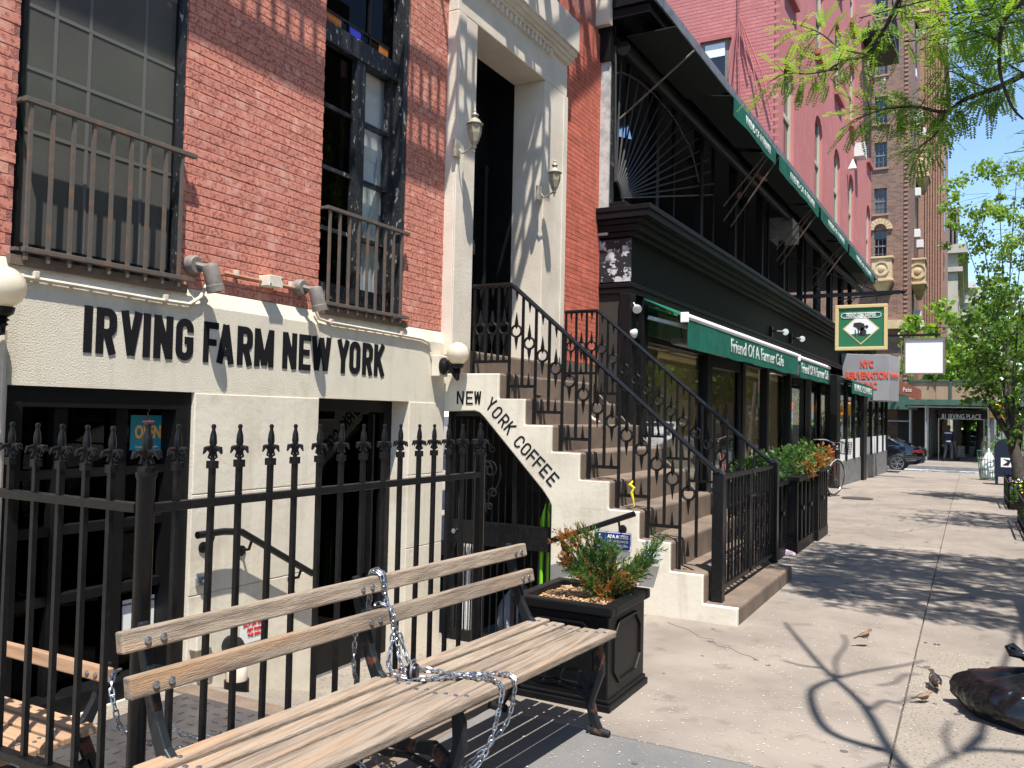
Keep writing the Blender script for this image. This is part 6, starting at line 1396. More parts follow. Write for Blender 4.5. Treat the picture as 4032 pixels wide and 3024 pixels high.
for i, (a, b, c_, e) in enumerate(holes):
    f = MB(); f.box(a, b, TY+.16, TY+.2, c_, c_+.06); f.box(a, b, TY+.16, TY+.2, e-.06, e); f.box(a, a+.05, TY+.16, TY+.2, c_, e); f.box(b-.05, b, TY+.16, TY+.2, c_, e); f.box(a, b, TY+.15, TY+.2, (c_+e)/2-.04, (c_+e)/2+.04)
    for k in (1, 2): f.box(a+(b-a)*k/3-.015, a+(b-a)*k/3+.015, TY+.17, TY+.2, c_, e)
    for k in (1, 3): f.box(a, b, TY+.17, TY+.2, c_+(e-c_)*k/4-.012, c_+(e-c_)*k/4+.012)
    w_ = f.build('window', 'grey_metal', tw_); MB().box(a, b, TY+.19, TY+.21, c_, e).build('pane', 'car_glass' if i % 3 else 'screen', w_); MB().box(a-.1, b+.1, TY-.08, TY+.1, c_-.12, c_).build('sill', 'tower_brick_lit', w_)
# dentil corner strip
ds = MB(); z = .0; x_ = xr-.22
while z < 30: ds.box(x_-.10, x_+.10, TY-.05, TY+.0, z, z+.12); z += .26
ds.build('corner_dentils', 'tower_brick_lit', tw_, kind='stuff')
mat('brick_shadow', (.06,.03,.022), rough=.9)
# arched hood and balconies
cz_ = zr[4][1]; cx_ = (xa+xb)/2; ah = MB(); hw_ = (xb-xa)/2
for k in range(9):
    a0, a1 = math.pi*k/9, math.pi*(k+1)/9; g = .02
    V = [(cx_+r2*math.cos(a), y_, cz_+r2*math.sin(a)) for y_ in (TY-.12, TY) for r2, a in ((hw_, a0+g), (hw_+.32, a0+g), (hw_+.32, a1-g), (hw_, a1-g))]
    ah.add(V, [(0,1,2,3),(0,1,5,4),(2,3,7,6),(1,2,6,5),(3,0,4,7)])
ah.build('arch_hood', 'terracotta', tw_)
def balcony(label, x0, x1, y0, y1, z0, z1, face):
    b = thing('balcony', label, 'balcony', ((x0+x1)/2, (y0+y1)/2, z0-.6), 'cream terracotta balconies')
    m = MB(); m.box(x0, x1, y0, y1, z0, z1); m.box(x0-.08, x1+.08, y0-.08, y1+.0, z1, z1+.12); m.box(x0-.1, x1+.1, y0-.1, y1, z0-.14, z0); m.build('parapet', 'terracotta', b, bevel=.02)
    m = MB(); m.add([(x0, y0, z0-.14), (x1, y0, z0-.14), (x1, y1, z0-.14), (x0, y1, z0-.14), ((x0*2+x1)/3, (y0+y1)/2, z0-.75), ((x0+2*x1)/3, (y0+y1)/2, z0-.75), ((x0+2*x1)/3, y1, z0-.85), ((x0*2+x1)/3, y1, z0-.85)], [(0,1,2,3),(7,6,5,4),(0,4,5,1),(1,5,6,2),(2,6,7,3),(3,7,4,0)]); m.build('corbel', 'terracotta', b)
    c_ = Vector(((x0+x1)/2, y0-.01, (z0+z1)/2)) if face == 'y' else Vector((x1+.01, (y0+y1)/2, (z0+z1)/2)); n_ = (0, -1, 0) if face == 'y' else (1, 0, 0)
    r2 = (z1-z0)*.36; MB().lathe([(r2, 0), (r2, .06), (r2*.8, .06), (r2*.78, .02)], c_, n_, 20).build('medallion', 'terracotta', b); MB().lathe([(r2*.45, 0), (r2*.35, .07), (r2*.1, .09)], c_, n_, 9).build('crest', 'terracotta', b)
    return b
bz0, bz1 = PY(TY-.6, 3470, 1100).z, PY(TY-.6, 3470, 1020).z
balcony('cream terracotta balcony on the street face of the brown tower', PY(TY-.6, 3432, 1060).x, PY(TY-.6, 3512, 1060).x, TY-.8, TY, bz0, bz1, 'y')
for lb_, py0, py1, yy_ in (('lower cream balcony in the recess of the brown tower', 1120, 1035, 49.5), ('upper cream balcony in the recess of the brown tower', 705, 610, 53.5), ('topmost cream balcony in the recess of the brown tower', 70, -40, 51.5)):
    z0_, z1_ = PY(yy_, 3610, py0).z, PY(yy_, 3610, py1).z; x1_ = PY(yy_, 3625, 900).x
    balcony(lb_, xr-.05, max(x1_, xr+.7), yy_-.9, yy_+.9, z0_, z1_, 'y')
AG = 'white air conditioners on the brown tower'
for i, (px_, py_, yy_) in enumerate(((3595, 295, 52), (3618, 460, 54), (3603, 485, 51), (3630, 525, 55), (3611, 760, 52), (3609, 922, 51.5), (3622, 963, 54), (3612, 1240, 50.5), (3622, 1280, 52.5))):
    q = PY(yy_, px_, py_); MB().box(xr-.02, q.x+.22, yy_-.35, yy_+.35, q.z-.25, q.z+.25).build('air_conditioner', 'ac_white', label='white air conditioner in the recess of the brown tower', cat='air conditioner', group=AG, bevel=.02)
# lighter projecting wing
WY = 57.0; x0w, x1w = PY(WY, 3640, 900).x, PY(WY, 3713, 900).x
m = MB(); m.box(x0w-3, x1w, WY, WY+14, 0, zt+2)
for k in range(7):
    x_ = x0w+(x1w-x0w)*(k+.5)/7; m.box(x_-.05, x_+.05, WY-.07, WY+.0, 6, zt)
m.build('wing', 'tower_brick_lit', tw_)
m = MB(); m.box(x0w+.9, x1w+.25, WY-.2, WY+14.4, PY(WY, 3713, 185).z, PY(WY, 3713, 90).z); m.build('wing_cornice', 'limestone', tw_)
for k in range(9):
    z = 8+k*3.4; f = MB().box(x1w-.04, x1w+.02, WY+1.5, WY+2.8, z, z+1.8); f.build('window', 'car_glass', tw_)
MB().box(-14, xr+.35, TY-.45, TY+.0, PY(TY, 3530, 1262).z-.5, PY(TY, 3530, 1262).z).build('string_course', 'terracotta', tw_)
# ---------------------------------------------------------------- distant buildings
def far_block(label, px0, px1, yt, Yd, depth, m_, xl=None, nw=4, nf=8, cor=True):
    a, b = PY(Yd, px0, yt), PY(Yd, px1, yt); h = a.z; t = thing('distant_building', label, 'building', ((a.x+b.x)/2, Yd, 0), 'distant buildings up the avenue')
    MB().box(a.x, b.x, Yd, Yd+depth, 0, h).build('wall', m_, t)
    if cor: m = MB(); m.box(a.x-.6, b.x+.9, Yd-.6, Yd+depth, h*.955, h); m.box(a.x-.3, b.x+.45, Yd-.3, Yd+depth, h*.86, h*.885); m.build('cornice', m_, t)
    for f in range(nf):
        z = h*(.2+.75*f/nf)
        for w in range(nw):
            y = Yd+depth*(w+.3)/nw; MB().box(b.x-.1, b.x+.03, y, y+depth/nw*.4, z, z+h*.05).build('window', 'car_glass', t)
    return t, a, b, h
t, a, b, h = far_block('beige stone office building beyond the brown tower', 3690, 3772, 970, 92, 30, 'limestone')
gb = MB(); gb.box(PY(95, 3705, 850).x, PY(95, 3768, 850).x, 95, 104, h, PY(95, 3740, 830).z); o = gb.build('glass_penthouse', 'car_glass', t); g = MB()
x0_, x1_ = PY(95, 3705, 850).x, PY(95, 3768, 850).x; z1_ = PY(95, 3740, 830).z
for k in range(5): g.box(x0_+(x1_-x0_)*k/4-.1, x0_+(x1_-x0_)*k/4+.1, 94.8, 95, h, z1_)
g.box(x0_, x1_+.2, 94.8, 104, z1_, z1_+.25); g.build('penthouse_frame', 'lamp_grey', o)
far_block('white stone building with corniced roof further up the avenue', 3745, 3812, 1112, 120, 30, 'far_white')
far_block('pale grey tower block seen through the tree crown', 3835, 3890, 1130, 160, 20, 'limestone', cor=False)
# ---------------------------------------------------------------- sidewalk shed and canopy
SY = 40.0
shd = thing('sidewalk_shed', 'green plywood sidewalk shed on galvanised posts at the tower foot', 'scaffold', (2, 38, 0))
xL, xR = PY(SY, 3570, 1580).x, PY(SY, 3925, 1580).x
zA, zB, zC = PY(SY, 3750, 1592).z, PY(SY, 3750, 1578).z, PY(SY, 3750, 1495).z
m = MB(); m.box(xL, xR, SY, SY+34, zA, zB); m.build('deck', 'shed_green', shd)
m = MB(); m.box(xL-.05, xR+.05, SY-.06, SY, zA-.05, zB+.05); m.box(xL-.05, xR+.05, SY-.05, SY+.02, zC-.08, zC); m.box((xL+xR)/2-.05, (xL+xR)/2+.05, SY-.05, SY, zB, zC)
m.box(xL, xL+.1, SY-.05, SY, zB, zC); m.build('fascia', 'shed_green', shd)
for k in range(6):
    a_, b_ = xL+(xR-xL)*k/6, xL+(xR-xL)*(k+1)/6; MB().box(a_+.01, b_-.01, SY+.03, SY+.06, zB+.0, zC-.02).build('plywood_board', 'plywood', shd)
for k in range(7): MB().box(xR-.03, xR+.02, SY+.1+k*4.5, SY+4.5+k*4.5, zB, zC).build('plywood_board', 'plywood', shd)
for i in range(11):
    y = SY+.25+i*2.6
    MB().tube([(PY(SY, 3645, 1700).x-.0, y, -.45), (PY(SY, 3645, 1700).x, y, zA)], .055, 8).build('post', 'galv', shd)
    MB().tube([(PY(SY, 3885, 1700).x+.35, y, -.45), (PY(SY, 3885, 1700).x+.35, y, zA)], .055, 8).build('post', 'galv', shd)
    if i % 2 == 0: MB().tube([(xL+.1, y, zA-.12), (xR-.1, y, zA-.12)], .05, 6).build('cross_beam', 'galv', shd)
px_ = PY(SY, 3645, 1700).x
MB().box(px_-1.6, px_-.1, SY+5, SY+30, -.5, zA).build('shed_wall', 'interior', shd)
# side-street shed (left of the corner)
sh2 = thing('side_shed', 'green sidewalk shed along the brown tower on the side street', 'scaffold', (-2, 38, 0)); z_a, z_b = PY(43, 3560, 1612).z, PY(43, 3560, 1580).z
m = MB(); m.box(-12, PY(43, 3612, 1600).x, 43, 46.8, z_a, z_b+.4); m.build('deck', 'shed_green', sh2)
for px2 in (3585, 3480): q = PY(43.2, px2, 1700); MB().tube([(q.x, 43.3, -.45), (q.x, 43.3, z_a)], .08, 8).build('post', 'galv', sh2)
q = PY(43.2, 3500, 1657); MB().tube([(-12, 43.3, q.z), (PY(43.2, 3585, 1657).x, 43.3, q.z)], .04, 6).build('brace', 'galv', sh2)
cn_ = thing('entrance_canopy', 'black fabric canopy reading 81 IRVING PLACE under the shed', 'canopy', (3, 46, 0)); yN = SY+1.6
A_, B_ = PY(yN, 3694, 1616), PY(yN, 3878, 1652)
MB().box(A_.x, B_.x, yN, yN+5, B_.z, A_.z).build('cover', 'black_fabric', cn_); text_at('print', '81 IRVING PLACE', .34, 'white_print', cn_, ((A_.x+B_.x)/2, yN-.01, B_.z+(A_.z-B_.z)*.28), (1,0,0), (0,0,1), width=(B_.x-A_.x)*.84)
MB().bar((A_.x, yN, B_.z), (B_.x, yN, B_.z), .04).build('front_rail', 'galv', cn_)
for x_ in (A_.x+.03, B_.x-.03): MB().tube([(x_, yN+.05, -.45), (x_, yN+.05, B_.z)], .03, 6).build('post', 'galv', cn_)
bc = thing('brown_canopy', 'brown fabric awning with white lettering past the clinic sign', 'awning', (2, 24, 2.6)); yB = 23.9
P = [PY(yB, 3500, 1460), PY(yB, 3500, 1540), PY(yB+.0, 3618, 1575), PY(yB, 3560, 1502), PY(yB, 3618, 1532)]
V = [PY(yB, 3500, 1480), PY(yB, 3556, 1505), PY(yB, 3618, 1530), PY(yB, 3618, 1573), PY(yB, 3500, 1538)]
MB().add(V+[v+Vector((0, 1.6, 0)) for v in V], [(0,1,2,3,4),(9,8,7,6,5),(0,1,6,5),(1,2,7,6),(2,3,8,7),(3,4,9,8),(4,0,5,9)]).build('cover', 'brown_awning', bc)
text_at('print', 'Pete', .2, 'white_print', bc, PY(yB-.01, 3572, 1535), (1,0,0), (0,0,1), width=.25); MB().bar(PY(yB, 3330, 1545), PY(yB, 3510, 1540), .04).build('frame_bar', 'iron', bc)
# ---------------------------------------------------------------- cars
def car(label, body, loc, rz, group=None, cat='car'):
    c = thing('parked_car' if group else 'car', label, cat, (0,0,0), group, local=True)
    S = [(-2.38, .55, .42, .62, .58), (-2.25, .78, .30, .70, .66), (-1.7, .88, .24, .80, .78), (-1.0, .91, .22, .93, .90), (-.3, .92, .22, .96, .93), (.8, .92, .22, .98, .95), (1.5, .91, .24, 1.0, .97), (2.05, .86, .30, 1.0, .98), (2.32, .74, .38, .92, .90), (2.40, .60, .50, .78, .76)]
    rings = [[Vector((x, s*w_*f, z)) for s, f, z in ((-1, .92, zb), (-1, 1.0, zb+.18), (-1, 1.0, zb+(zs-zb)*.65), (-1, .93, zs), (-1, .4, zc+.03), (1, .4, zc+.03), (1, .93, zs), (1, 1.0, zb+(zs-zb)*.65), (1, 1.0, zb+.18), (1, .92, zb))] for x, w_, zb, zs, zc in S]
    MB().loft(rings).build('body', body, c, smooth=50)
    R2 = [(-.95, .80, .93, .93), (-.45, .74, .95, 1.22), (.0, .68, .95, 1.40), (.5, .66, .96, 1.44), (1.0, .66, .97, 1.38), (1.5, .70, .98, 1.20), (1.95, .76, .98, .99)]
    rings = [[Vector((x, s*y_, z)) for s, y_, z in ((-1, .82, zb), (-1, (.82+w_)/2, (zb+zt_)/2), (-1, w_, zt_-.03), (-1, w_*.7, zt_+.02), (1, w_*.7, zt_+.02), (1, w_, zt_-.03), (1, (.82+w_)/2, (zb+zt_)/2), (1, .82, zb))] for x, w_, zb, zt_ in R2]
    MB().loft(rings).build('cabin', body, c, smooth=40)
    for s in (-1, 1):
        for pts in ([(-.75, .99), (-.15, 1.29), (.35, 1.36), (.35, .99)], [(.41, .99), (.41, 1.36), (.95, 1.31), (1.42, 1.13), (1.55, 1.02)]):
            def yy(z): return .825-(z-.96)*(.825-.665)/.46*1.02+.012
            P = [Vector((x, s*yy(z), z)) for x, z in pts]; P2 = [p-Vector((0, s*.03, 0)) for p in P]; n = len(P)
            MB().add(P+P2, [tuple(range(n)), tuple(range(n, 2*n))[::-1]]+[(i, (i+1) % n, (i+1) % n+n, i+n) for i in range(n)]).build('side_window', 'car_glass', c)
        m = MB(); m.tube([(-.8, s*.838, .975), (.4, s*.838, .985), (1.6, s*.838, 1.0), (1.0, s*.735, 1.335), (.35, s*.705, 1.385), (-.15, s*.73, 1.31)], .010, 5); m.build('window_trim', 'chrome', c)
        MB().loft([[Vector((x, s*(y+dy), z+dz)) for dy, dz in ((0, -.06), (.012, -.05), (.014, .05), (0, .06))] for x, y, z in ((1.92, .862, .80), (2.15, .815, .82), (2.32, .73, .82))]).build('tail_light', 'tail_red', c)
        MB().bar((.55, s*.925, .80), (.75, s*.925, .80), .02, .025).build('door_handle', 'chrome', c)
    P = [Vector((1.12, -.60, 1.365)), Vector((1.12, .60, 1.365)), Vector((1.86, .70, 1.05)), Vector((1.86, -.70, 1.05))]
    MB().add([p+Vector((0,0,.012)) for p in P]+[p-Vector((0,0,.03)) for p in P], [(0,1,2,3),(7,6,5,4),(0,1,5,4),(1,2,6,5),(2,3,7,6),(3,0,4,7)]).build('rear_window', 'car_glass', c)
    P = [Vector((-.80, -.72, 1.02)), Vector((-.80, .72, 1.02)), Vector((-.12, .62, 1.385)), Vector((-.12, -.62, 1.385))]
    MB().add([p+Vector((-.012,0,.012)) for p in P]+[p-Vector((0,0,.03)) for p in P], [(0,1,2,3),(7,6,5,4),(0,1,5,4),(1,2,6,5),(2,3,7,6),(3,0,4,7)]).build('windscreen', 'car_glass', c)
    for x in (-1.45, 1.4):
        for s in (-1, 1):
            w_ = MB().lathe([(.22, -.1), (.32, -.1), (.335, -.06), (.335, .06), (.32, .1), (.22, .1)], (x, s*.84, .335), (0, s, 0), 24).build('wheel', 'tyre', c, smooth=40)
            r2 = MB(); r2.lathe([(.235, .085), (.235, .102), (.215, .102), (.20, .06)], (x, s*.84, .335), (0, s, 0), 24)
            for k in range(10):
                a = 2*math.pi*k/10+(.12 if k % 2 else -.12); r2.bar((x+.04*math.cos(a), s*.935, .335+.04*math.sin(a)), (x+.215*math.cos(a), s*.935, .335+.215*math.sin(a)), .02, .03, up=(0,1,0))
            r2.lathe([(.06, .07), (.05, .11)], (x, s*.84, .335), (0, s, 0), 12); r2.build('rim', 'rim', w_)
            MB().lathe([(.20, .05), (.20, .055)], (x, s*.84, .335), (0, s, 0), 16).build('brake_disc', 'dark', w_)
    c.location = loc; c.rotation_euler = (0, 0, rz); return c
rw = PY(30.2, 3533, 1850)
car('glossy black saloon car crossing behind the café corner', 'car_black', (rw.x-1.40, 31.1, -.151+gz(31.1)), 0)
car('dark blue car beyond the sidewalk shed beside the park', 'car_blue', (PY(64, 3850, 1720).x-.2, 64, -.42), rad(180))
# cars that only mirror in the café glass
PG = 'cars parked along the kerb'
for i, (lb_, b_, y) in enumerate((('white car parked at the kerb opposite the café door', 'car_white', 8.5), ('white car parked at the kerb opposite the stoop', 'car_white', 2.4), ('black car parked at the kerb opposite the cleaners', 'car_black', 14.5), ('white car parked at the kerb before the crossing', 'car_white', 20.5))):
    car(lb_, b_, (6.5, y, -.152), rad(90), PG)
# ---------------------------------------------------------------- person with a cart
per = thing('person', 'person in dark vest with pale shoulder band pushing a cart under the shed', 'person', (0,0,0), local=True)
def skin(name, verts, edges, mt, par, sub=2):
    me = bpy.data.meshes.new(name); me.from_pydata([v[:3] for v in verts], edges, []); o = bpy.data.objects.new(name, me); col.objects.link(o); o.parent = par; me.materials.append(MAT[mt])
    s = o.modifiers.new('skin', 'SKIN'); 
    for i, v in enumerate(verts): me.skin_vertices[0].data[i].radius = (v[3], v[4] if len(v) > 4 else v[3]); me.skin_vertices[0].data[i].use_root = (i == 0)
    b = o.modifiers.new('sub', 'SUBSURF'); b.levels = sub; b.render_levels = sub; return o
V = [(0,0,.98,.15,.11), (0,0,1.15,.15,.10), (0,.0,1.36,.18,.11), (0,.01,1.46,.10,.08), (0,.02,1.54,.055), (0,.03,1.66,.085,.10), (0,.03,1.76,.06,.07),
     (.20,0,1.42,.07), (.27,.02,1.15,.05), (.26,.22,1.02,.04), (.25,.36,1.02,.035), (-.20,0,1.42,.07), (-.27,.02,1.15,.05), (-.26,.22,1.02,.04), (-.25,.36,1.02,.035),
     (.10,0,.88,.095), (.12,.03,.50,.07), (.13,-.03,.10,.05), (.13,.10,.045,.045,.03), (-.10,0,.88,.095), (-.13,-.02,.50,.07), (-.17,-.14,.12,.05), (-.17,-.02,.05,.045,.03)]
E_ = [(0,1),(1,2),(2,3),(3,4),(4,5),(5,6),(2,7),(7,8),(8,9),(9,10),(2,11),(11,12),(12,13),(13,14),(0,15),(15,16),(16,17),(17,18),(0,19),(19,20),(20,21),(21,22)]
skin('body', V, E_, 'cloth_navy', per)
hd = MB(); hd.lathe([(.02, -.12), (.06, -.10), (.085, -.04), (.092, .02), (.085, .075), (.05, .115), (.0, .125)], (0, .03, 1.66), n=14); hd.build('hair', 'ink', per, smooth=True)
def ring_(rx, ry, z, n=16): return [Vector((rx*math.cos(2*math.pi*k/n), ry*math.sin(2*math.pi*k/n), z)) for k in range(n)]
MB().loft([ring_(.205, .125, 1.36), ring_(.21, .13, 1.40), ring_(.19, .12, 1.435)]).build('shoulder_band', 'cloth_grey', per, smooth=True); MB().loft([ring_(.155, .12, .95), ring_(.165, .125, .98), ring_(.16, .12, 1.02)]).build('shirt_hem', 'cloth_grey', per, smooth=True)
hn = MB()
for sx in (-1, 1):
    hn.tube([(sx*.25, .34, 1.02), (sx*.25, .42, 1.0)], [.035, .03], 8)
    for k in range(4): hn.tube([(sx*.25+(k-1.5)*.016, .41, 1.0), (sx*.25+(k-1.5)*.017, .445, .99), (sx*.25+(k-1.5)*.017, .45, .965)], .008, 5)
    hn.tube([(sx*.25-sx*.035, .38, 1.0), (sx*.25-sx*.05, .42, .98)], .009, 5)
hn.build('hands', 'skin', per, smooth=True)
pp = PY(40.6, 3735, 1750); per.location = (pp.x, 40.6, -.423); per.rotation_euler = (0, 0, rad(-8))
ct = thing('shopping_cart', 'wire two-wheeled cart pushed by the person under the shed', 'cart', (pp.x+.4, 41.0, 0)); x_, y_ = pp.x+.35, 41.1; LOW.append((ct, 60))
m = MB()
for k in range(7): m.bar((x_+.06*k, y_, .25), (x_+.06*k, y_, .75), .008); m.bar((x_, y_, .25+.083*k), (x_+.36, y_, .25+.083*k), .008); m.bar((x_+.36, y_+.06*k, .25), (x_+.36, y_+.06*k, .75), .008); m.bar((x_, y_+.06*k, .25), (x_, y_+.06*k, .75), .008)
m.build('basket', 'galv', ct); MB().bar((x_, y_+.3, .3), (x_-.1, y_-.2, 1.0), .02).build('handle', 'galv', ct)
for s in (0, .36): MB().lathe([(.09, -.01), (.10, 0), (.09, .01)], (x_+s, y_+.2, .1), (1,0,0), 12).build('wheel', 'tyre', ct)
for s in (0, .36): MB().bar((x_+s, y_+.2, .1), (x_+s, y_+.2, .27), .015).build('strut', 'galv', ct)
LOW = LOW if 'LOW' in globals() else []
# ---------------------------------------------------------------- street furniture on the right
q = PZ(gz(18), 3962, 1905); mx = thing('mailbox', 'dark blue mailbox with white eagle emblem on the kerb side', 'mailbox', (q.x, q.y, 0)); x_, y_ = q.x, q.y; LOW.append((mx, q.y))
pf = [(-.27, .22), (.27, .22), (.27, .95)]+[(.27*math.cos(a), .95+.27*math.sin(a)) for a in [math.pi*k/10 for k in range(1, 10)]]+[(-.27, .95)]
MB().prism(pf, lambda u, v, d: Vector((x_+u, y_+d, v)), -.28, .28).build('body', 'mail_blue', mx, bevel=.015)
for a in (-.22, .22):
    for b in (-.22, .22): MB().box(x_+a-.03, x_+a+.03, y_+b-.03, y_+b+.03, 0, .24).build('leg', 'mail_blue', mx)
MB().box(x_-.13, x_+.13, y_-.285, y_-.281, .48, .72).build('emblem_panel', 'white_print', mx); m = MB(); m.add([(x_-.10, y_-.288, .52), (x_+.04, y_-.288, .52), (x_+.11, y_-.288, .66), (x_-.08, y_-.288, .69), (x_+.02, y_-.288, .62)], [(0,1,2,4),(4,2,3)]); m.build('eagle_emblem', 'mail_blue', mx)
MB().box(x_+.06, x_+.16, y_-.285, y_-.281, 1.0, 1.05).build('sticker', 'white_print', mx)
q = PZ(gz(20), 3893, 1885); bn = thing('litter_bin', 'green wire litter bin full of rubbish beside the mailbox', 'litter bin', (q.x, q.y, 0)); LOW.append((bn, q.y)); m = MB()
for k in range(22): a = 2*math.pi*k/22; m.bar((q.x+.22*math.cos(a), q.y+.22*math.sin(a), 0), (q.x+.30*math.cos(a), q.y+.30*math.sin(a), .85), .014)
for z_, r2 in ((.02, .22), (.3, .25), (.6, .28), (.85, .30)): m.tube([(q.x+r2*math.cos(2*math.pi*k/20), q.y+r2*math.sin(2*math.pi*k/20), z_) for k in range(20)], .012, 5, closed=True)
m.build('wire_basket', 'bin_green', bn); sackmesh((q.x, q.y, .05), .22, .22, .85, 33).build('liner', 'white_frame', bn, smooth=60)
# signal heads and poles
for lb_, px0, px1, py0, py1, yy_ in (('yellow traffic signal head on the far corner pole', 3898, 3942, 1592, 1634, 39.0), ('yellow traffic signal head behind the kerb tree', 3955, 3985, 1596, 1645, 39.4)):
    a, b = PY(yy_, px0, py1), PY(yy_, px1, py0); sgn = thing('traffic_signal', lb_, 'traffic light', (a.x, yy_, 0), 'yellow traffic signals')
    MB().box(a.x, b.x, yy_, yy_+.35, a.z, b.z).build('housing', 'traffic_yellow', sgn, bevel=.03); MB().box(a.x+.05, b.x-.05, yy_-.18, yy_, b.z-.08, b.z-.04).build('visor', 'traffic_yellow', sgn); MB().box(a.x-.05, b.x+.1, yy_+.05, yy_+.2, a.z-.12, a.z).build('bracket', 'traffic_yellow', sgn)
    MB().tube([(a.x-.04, yy_+.2, -.45), (a.x-.04, yy_+.2, b.z+1.2)], .06, 8).build('pole', 'galv', sgn)
ps = thing('street_sign', 'parking sign plate numbered 106 on a pole at the picture edge', 'sign', (4.9, 12.5, 0)); a, b = PY(12.6, 4018, 1600), PY(12.6, 4060, 1545)
MB().box(a.x, b.x, 12.6, 12.61, a.z, b.z+.1).build('plate', 'white_frame', ps); MB().box(a.x, b.x, 12.6, 12.61, a.z-.12, a.z-.01).build('lower_plate', 'cloth_navy', ps); text_at('print', '106', .09, 'white_print', ps, (a.x+.08, 12.597, a.z-.065), (1,0,0), (0,0,1)); m = MB(); m.add([(a.x+.03, 12.597, a.z+.1), (a.x+.09, 12.597, a.z+.13), (a.x+.09, 12.597, a.z+.11), (a.x+.2, 12.597, a.z+.11), (a.x+.2, 12.597, a.z+.09), (a.x+.09, 12.597, a.z+.09), (a.x+.09, 12.597, a.z+.07)], [(0,1,2,5,6),(2,3,4,5)]); m.build('arrow', 'ink', ps)
MB().tube([((a.x+b.x)/2, 12.65, 0), ((a.x+b.x)/2, 12.65, b.z+.3)], .03, 8).build('pole', 'galv', ps)
# tree pits with low guards and flowers
TG = 'low iron guards round the tree pits'
for i, (lb_, x0_, x1_, y0_, y1_) in enumerate((('low black tree-pit guard with pansies round the kerb tree', 4.42, 5.25, 10.6, 13.0), ('low black tree-pit guard with flowers nearer the bench', 4.46, 5.25, 6.2, 8.6))):
    g = thing('tree_guard', lb_, 'tree guard', (x0_, y0_, 0), TG)
    for a, b in (((x0_, y0_), (x0_, y1_)), ((x0_, y0_), (x1_, y0_)), ((x0_, y1_), (x1_, y1_))):
        for z_ in (.12, .45): MB().bar((*a, z_), (*b, z_), .02).build('rail', 'iron', g)
        n = 12
        for k in range(n+1): x_, y_ = a[0]+(b[0]-a[0])*k/n, a[1]+(b[1]-a[1])*k/n; MB().bar((x_, y_, 0), (x_, y_, .5), .014).build('bar', 'iron', g)
    MB().box(x0_+.02, x1_, y0_+.02, y1_-.02, -.05, .10).build('soil_bed', 'soil', g)
    for k in range(7):
        y_ = y0_+.2+(y1_-y0_-.4)*k/6; c_ = (x0_+random.uniform(.15, .4), y_, .28)
        shrub('bedding_plant', 'leafy bedding plant with small flowers in the tree pit', c_, (.20, .2, .18), 200, .06, 'leaf_shrub', 'bedding plants in the tree pits', 'plant', False)
        f = thing('flower_cluster', 'cluster of pansies in the tree pit', 'flowers', (c_[0], c_[1], .3), 'pansies in the tree pits'); m = MB()
        for j in range(14):
            p = Vector(c_)+Vector((random.uniform(-.18, .12), random.uniform(-.18, .18), random.uniform(.05, .2))); s_ = random.uniform(.015, .03)
            m.lathe([(s_, 0), (s_*.8, .008), (.002, .012)], p, (random.uniform(-1, .3), random.uniform(-1, .3), .6), 6)
        m.build('blooms', ('flower_yellow', 'flower_purple', 'flower_white')[k % 3], f, kind='stuff')
q = PY(33.9, 3865, 1760); cp_ = thing('concrete_planter', 'round concrete planter with white flowers on the far corner', 'planter', (PY(39, 3925, 1760).x, 39.5, -.423))
MB().lathe([(.4, 0), (.45, .5), (.48, .55), (.42, .56)], (PY(39.5, 3925, 1760).x, 39.5, -.423), n=20).build('pot', 'limestone', cp_); shrub('planter_shrub', 'leafy flowers in the round concrete planter', (PY(39.5, 3925, 1760).x, 39.5, .38), (.42, .42, .3), 400, .09, 'leaf_light', 'plants on the far corner', 'plant', False)
# ---------------------------------------------------------------- bicycle leaning at the shop column
bk = thing('bicycle', 'old bicycle with front basket leaning by the café column', 'bicycle', (0,0,0), local=True)
def wheelm(x):
    w = MB().tube([(x+.33*math.cos(2*math.pi*k/28), 0, .34+.33*math.sin(2*math.pi*k/28)) for k in range(28)], .016, 6, closed=True).build('wheel', 'tyre', bk, smooth=True)
    m = MB(); m.tube([(x+.31*math.cos(2*math.pi*k/28), 0, .34+.31*math.sin(2*math.pi*k/28)) for k in range(28)], .008, 5, closed=True)
    for k in range(18): a = 2*math.pi*k/18; m.bar((x, 0, .34), (x+.31*math.cos(a), 0, .34+.31*math.sin(a)), .003)
    m.build('rim_and_spokes', 'rim', w)
    MB().tube([(x+.36*math.cos(rad(a)), 0, .34+.36*math.sin(rad(a))) for a in range(10, 171, 16)], .014, 6).build('mudguard', 'bike_red' if x < 0 else 'bike_mint', bk)
wheelm(-.52); wheelm(.52)
m = MB()
for a, b, r2 in (((-.52, .34), (-.12, .30), .012), ((-.12, .30), (-.26, .80), .015), ((-.52, .34), (-.24, .72), .009), ((-.12, .30), (.36, .74), .016), ((-.24, .74), (.34, .86), .015), ((.52, .34), (.32, .95), .014)): m.tube([(a[0], 0, a[1]), (b[0], 0, b[1])], r2, 7)
m.build('frame', 'bike_red', bk, smooth=True); MB().tube([(.34, -.02, .98), (.30, 0, 1.02), (.28, .15, 1.06), (.18, .28, 1.05), (.1, .30, 1.04)], .012, 7).build('handlebar', 'chrome', bk, smooth=True); MB().tube([(.34, .02, .98), (.30, 0, 1.02), (.28, -.15, 1.06), (.18, -.28, 1.05), (.1, -.30, 1.04)], .012, 7).build('handlebar', 'chrome', bk, smooth=True)
MB().loft([[Vector((x, w_*math.cos(t*math.pi/4), .86+.025*math.sin(t*math.pi/4))) for t in range(8)] for x, w_ in ((-.42, .06), (-.36, .09), (-.24, .06), (-.12, .02))]).build('saddle', 'ink', bk, smooth=True)
m = MB()
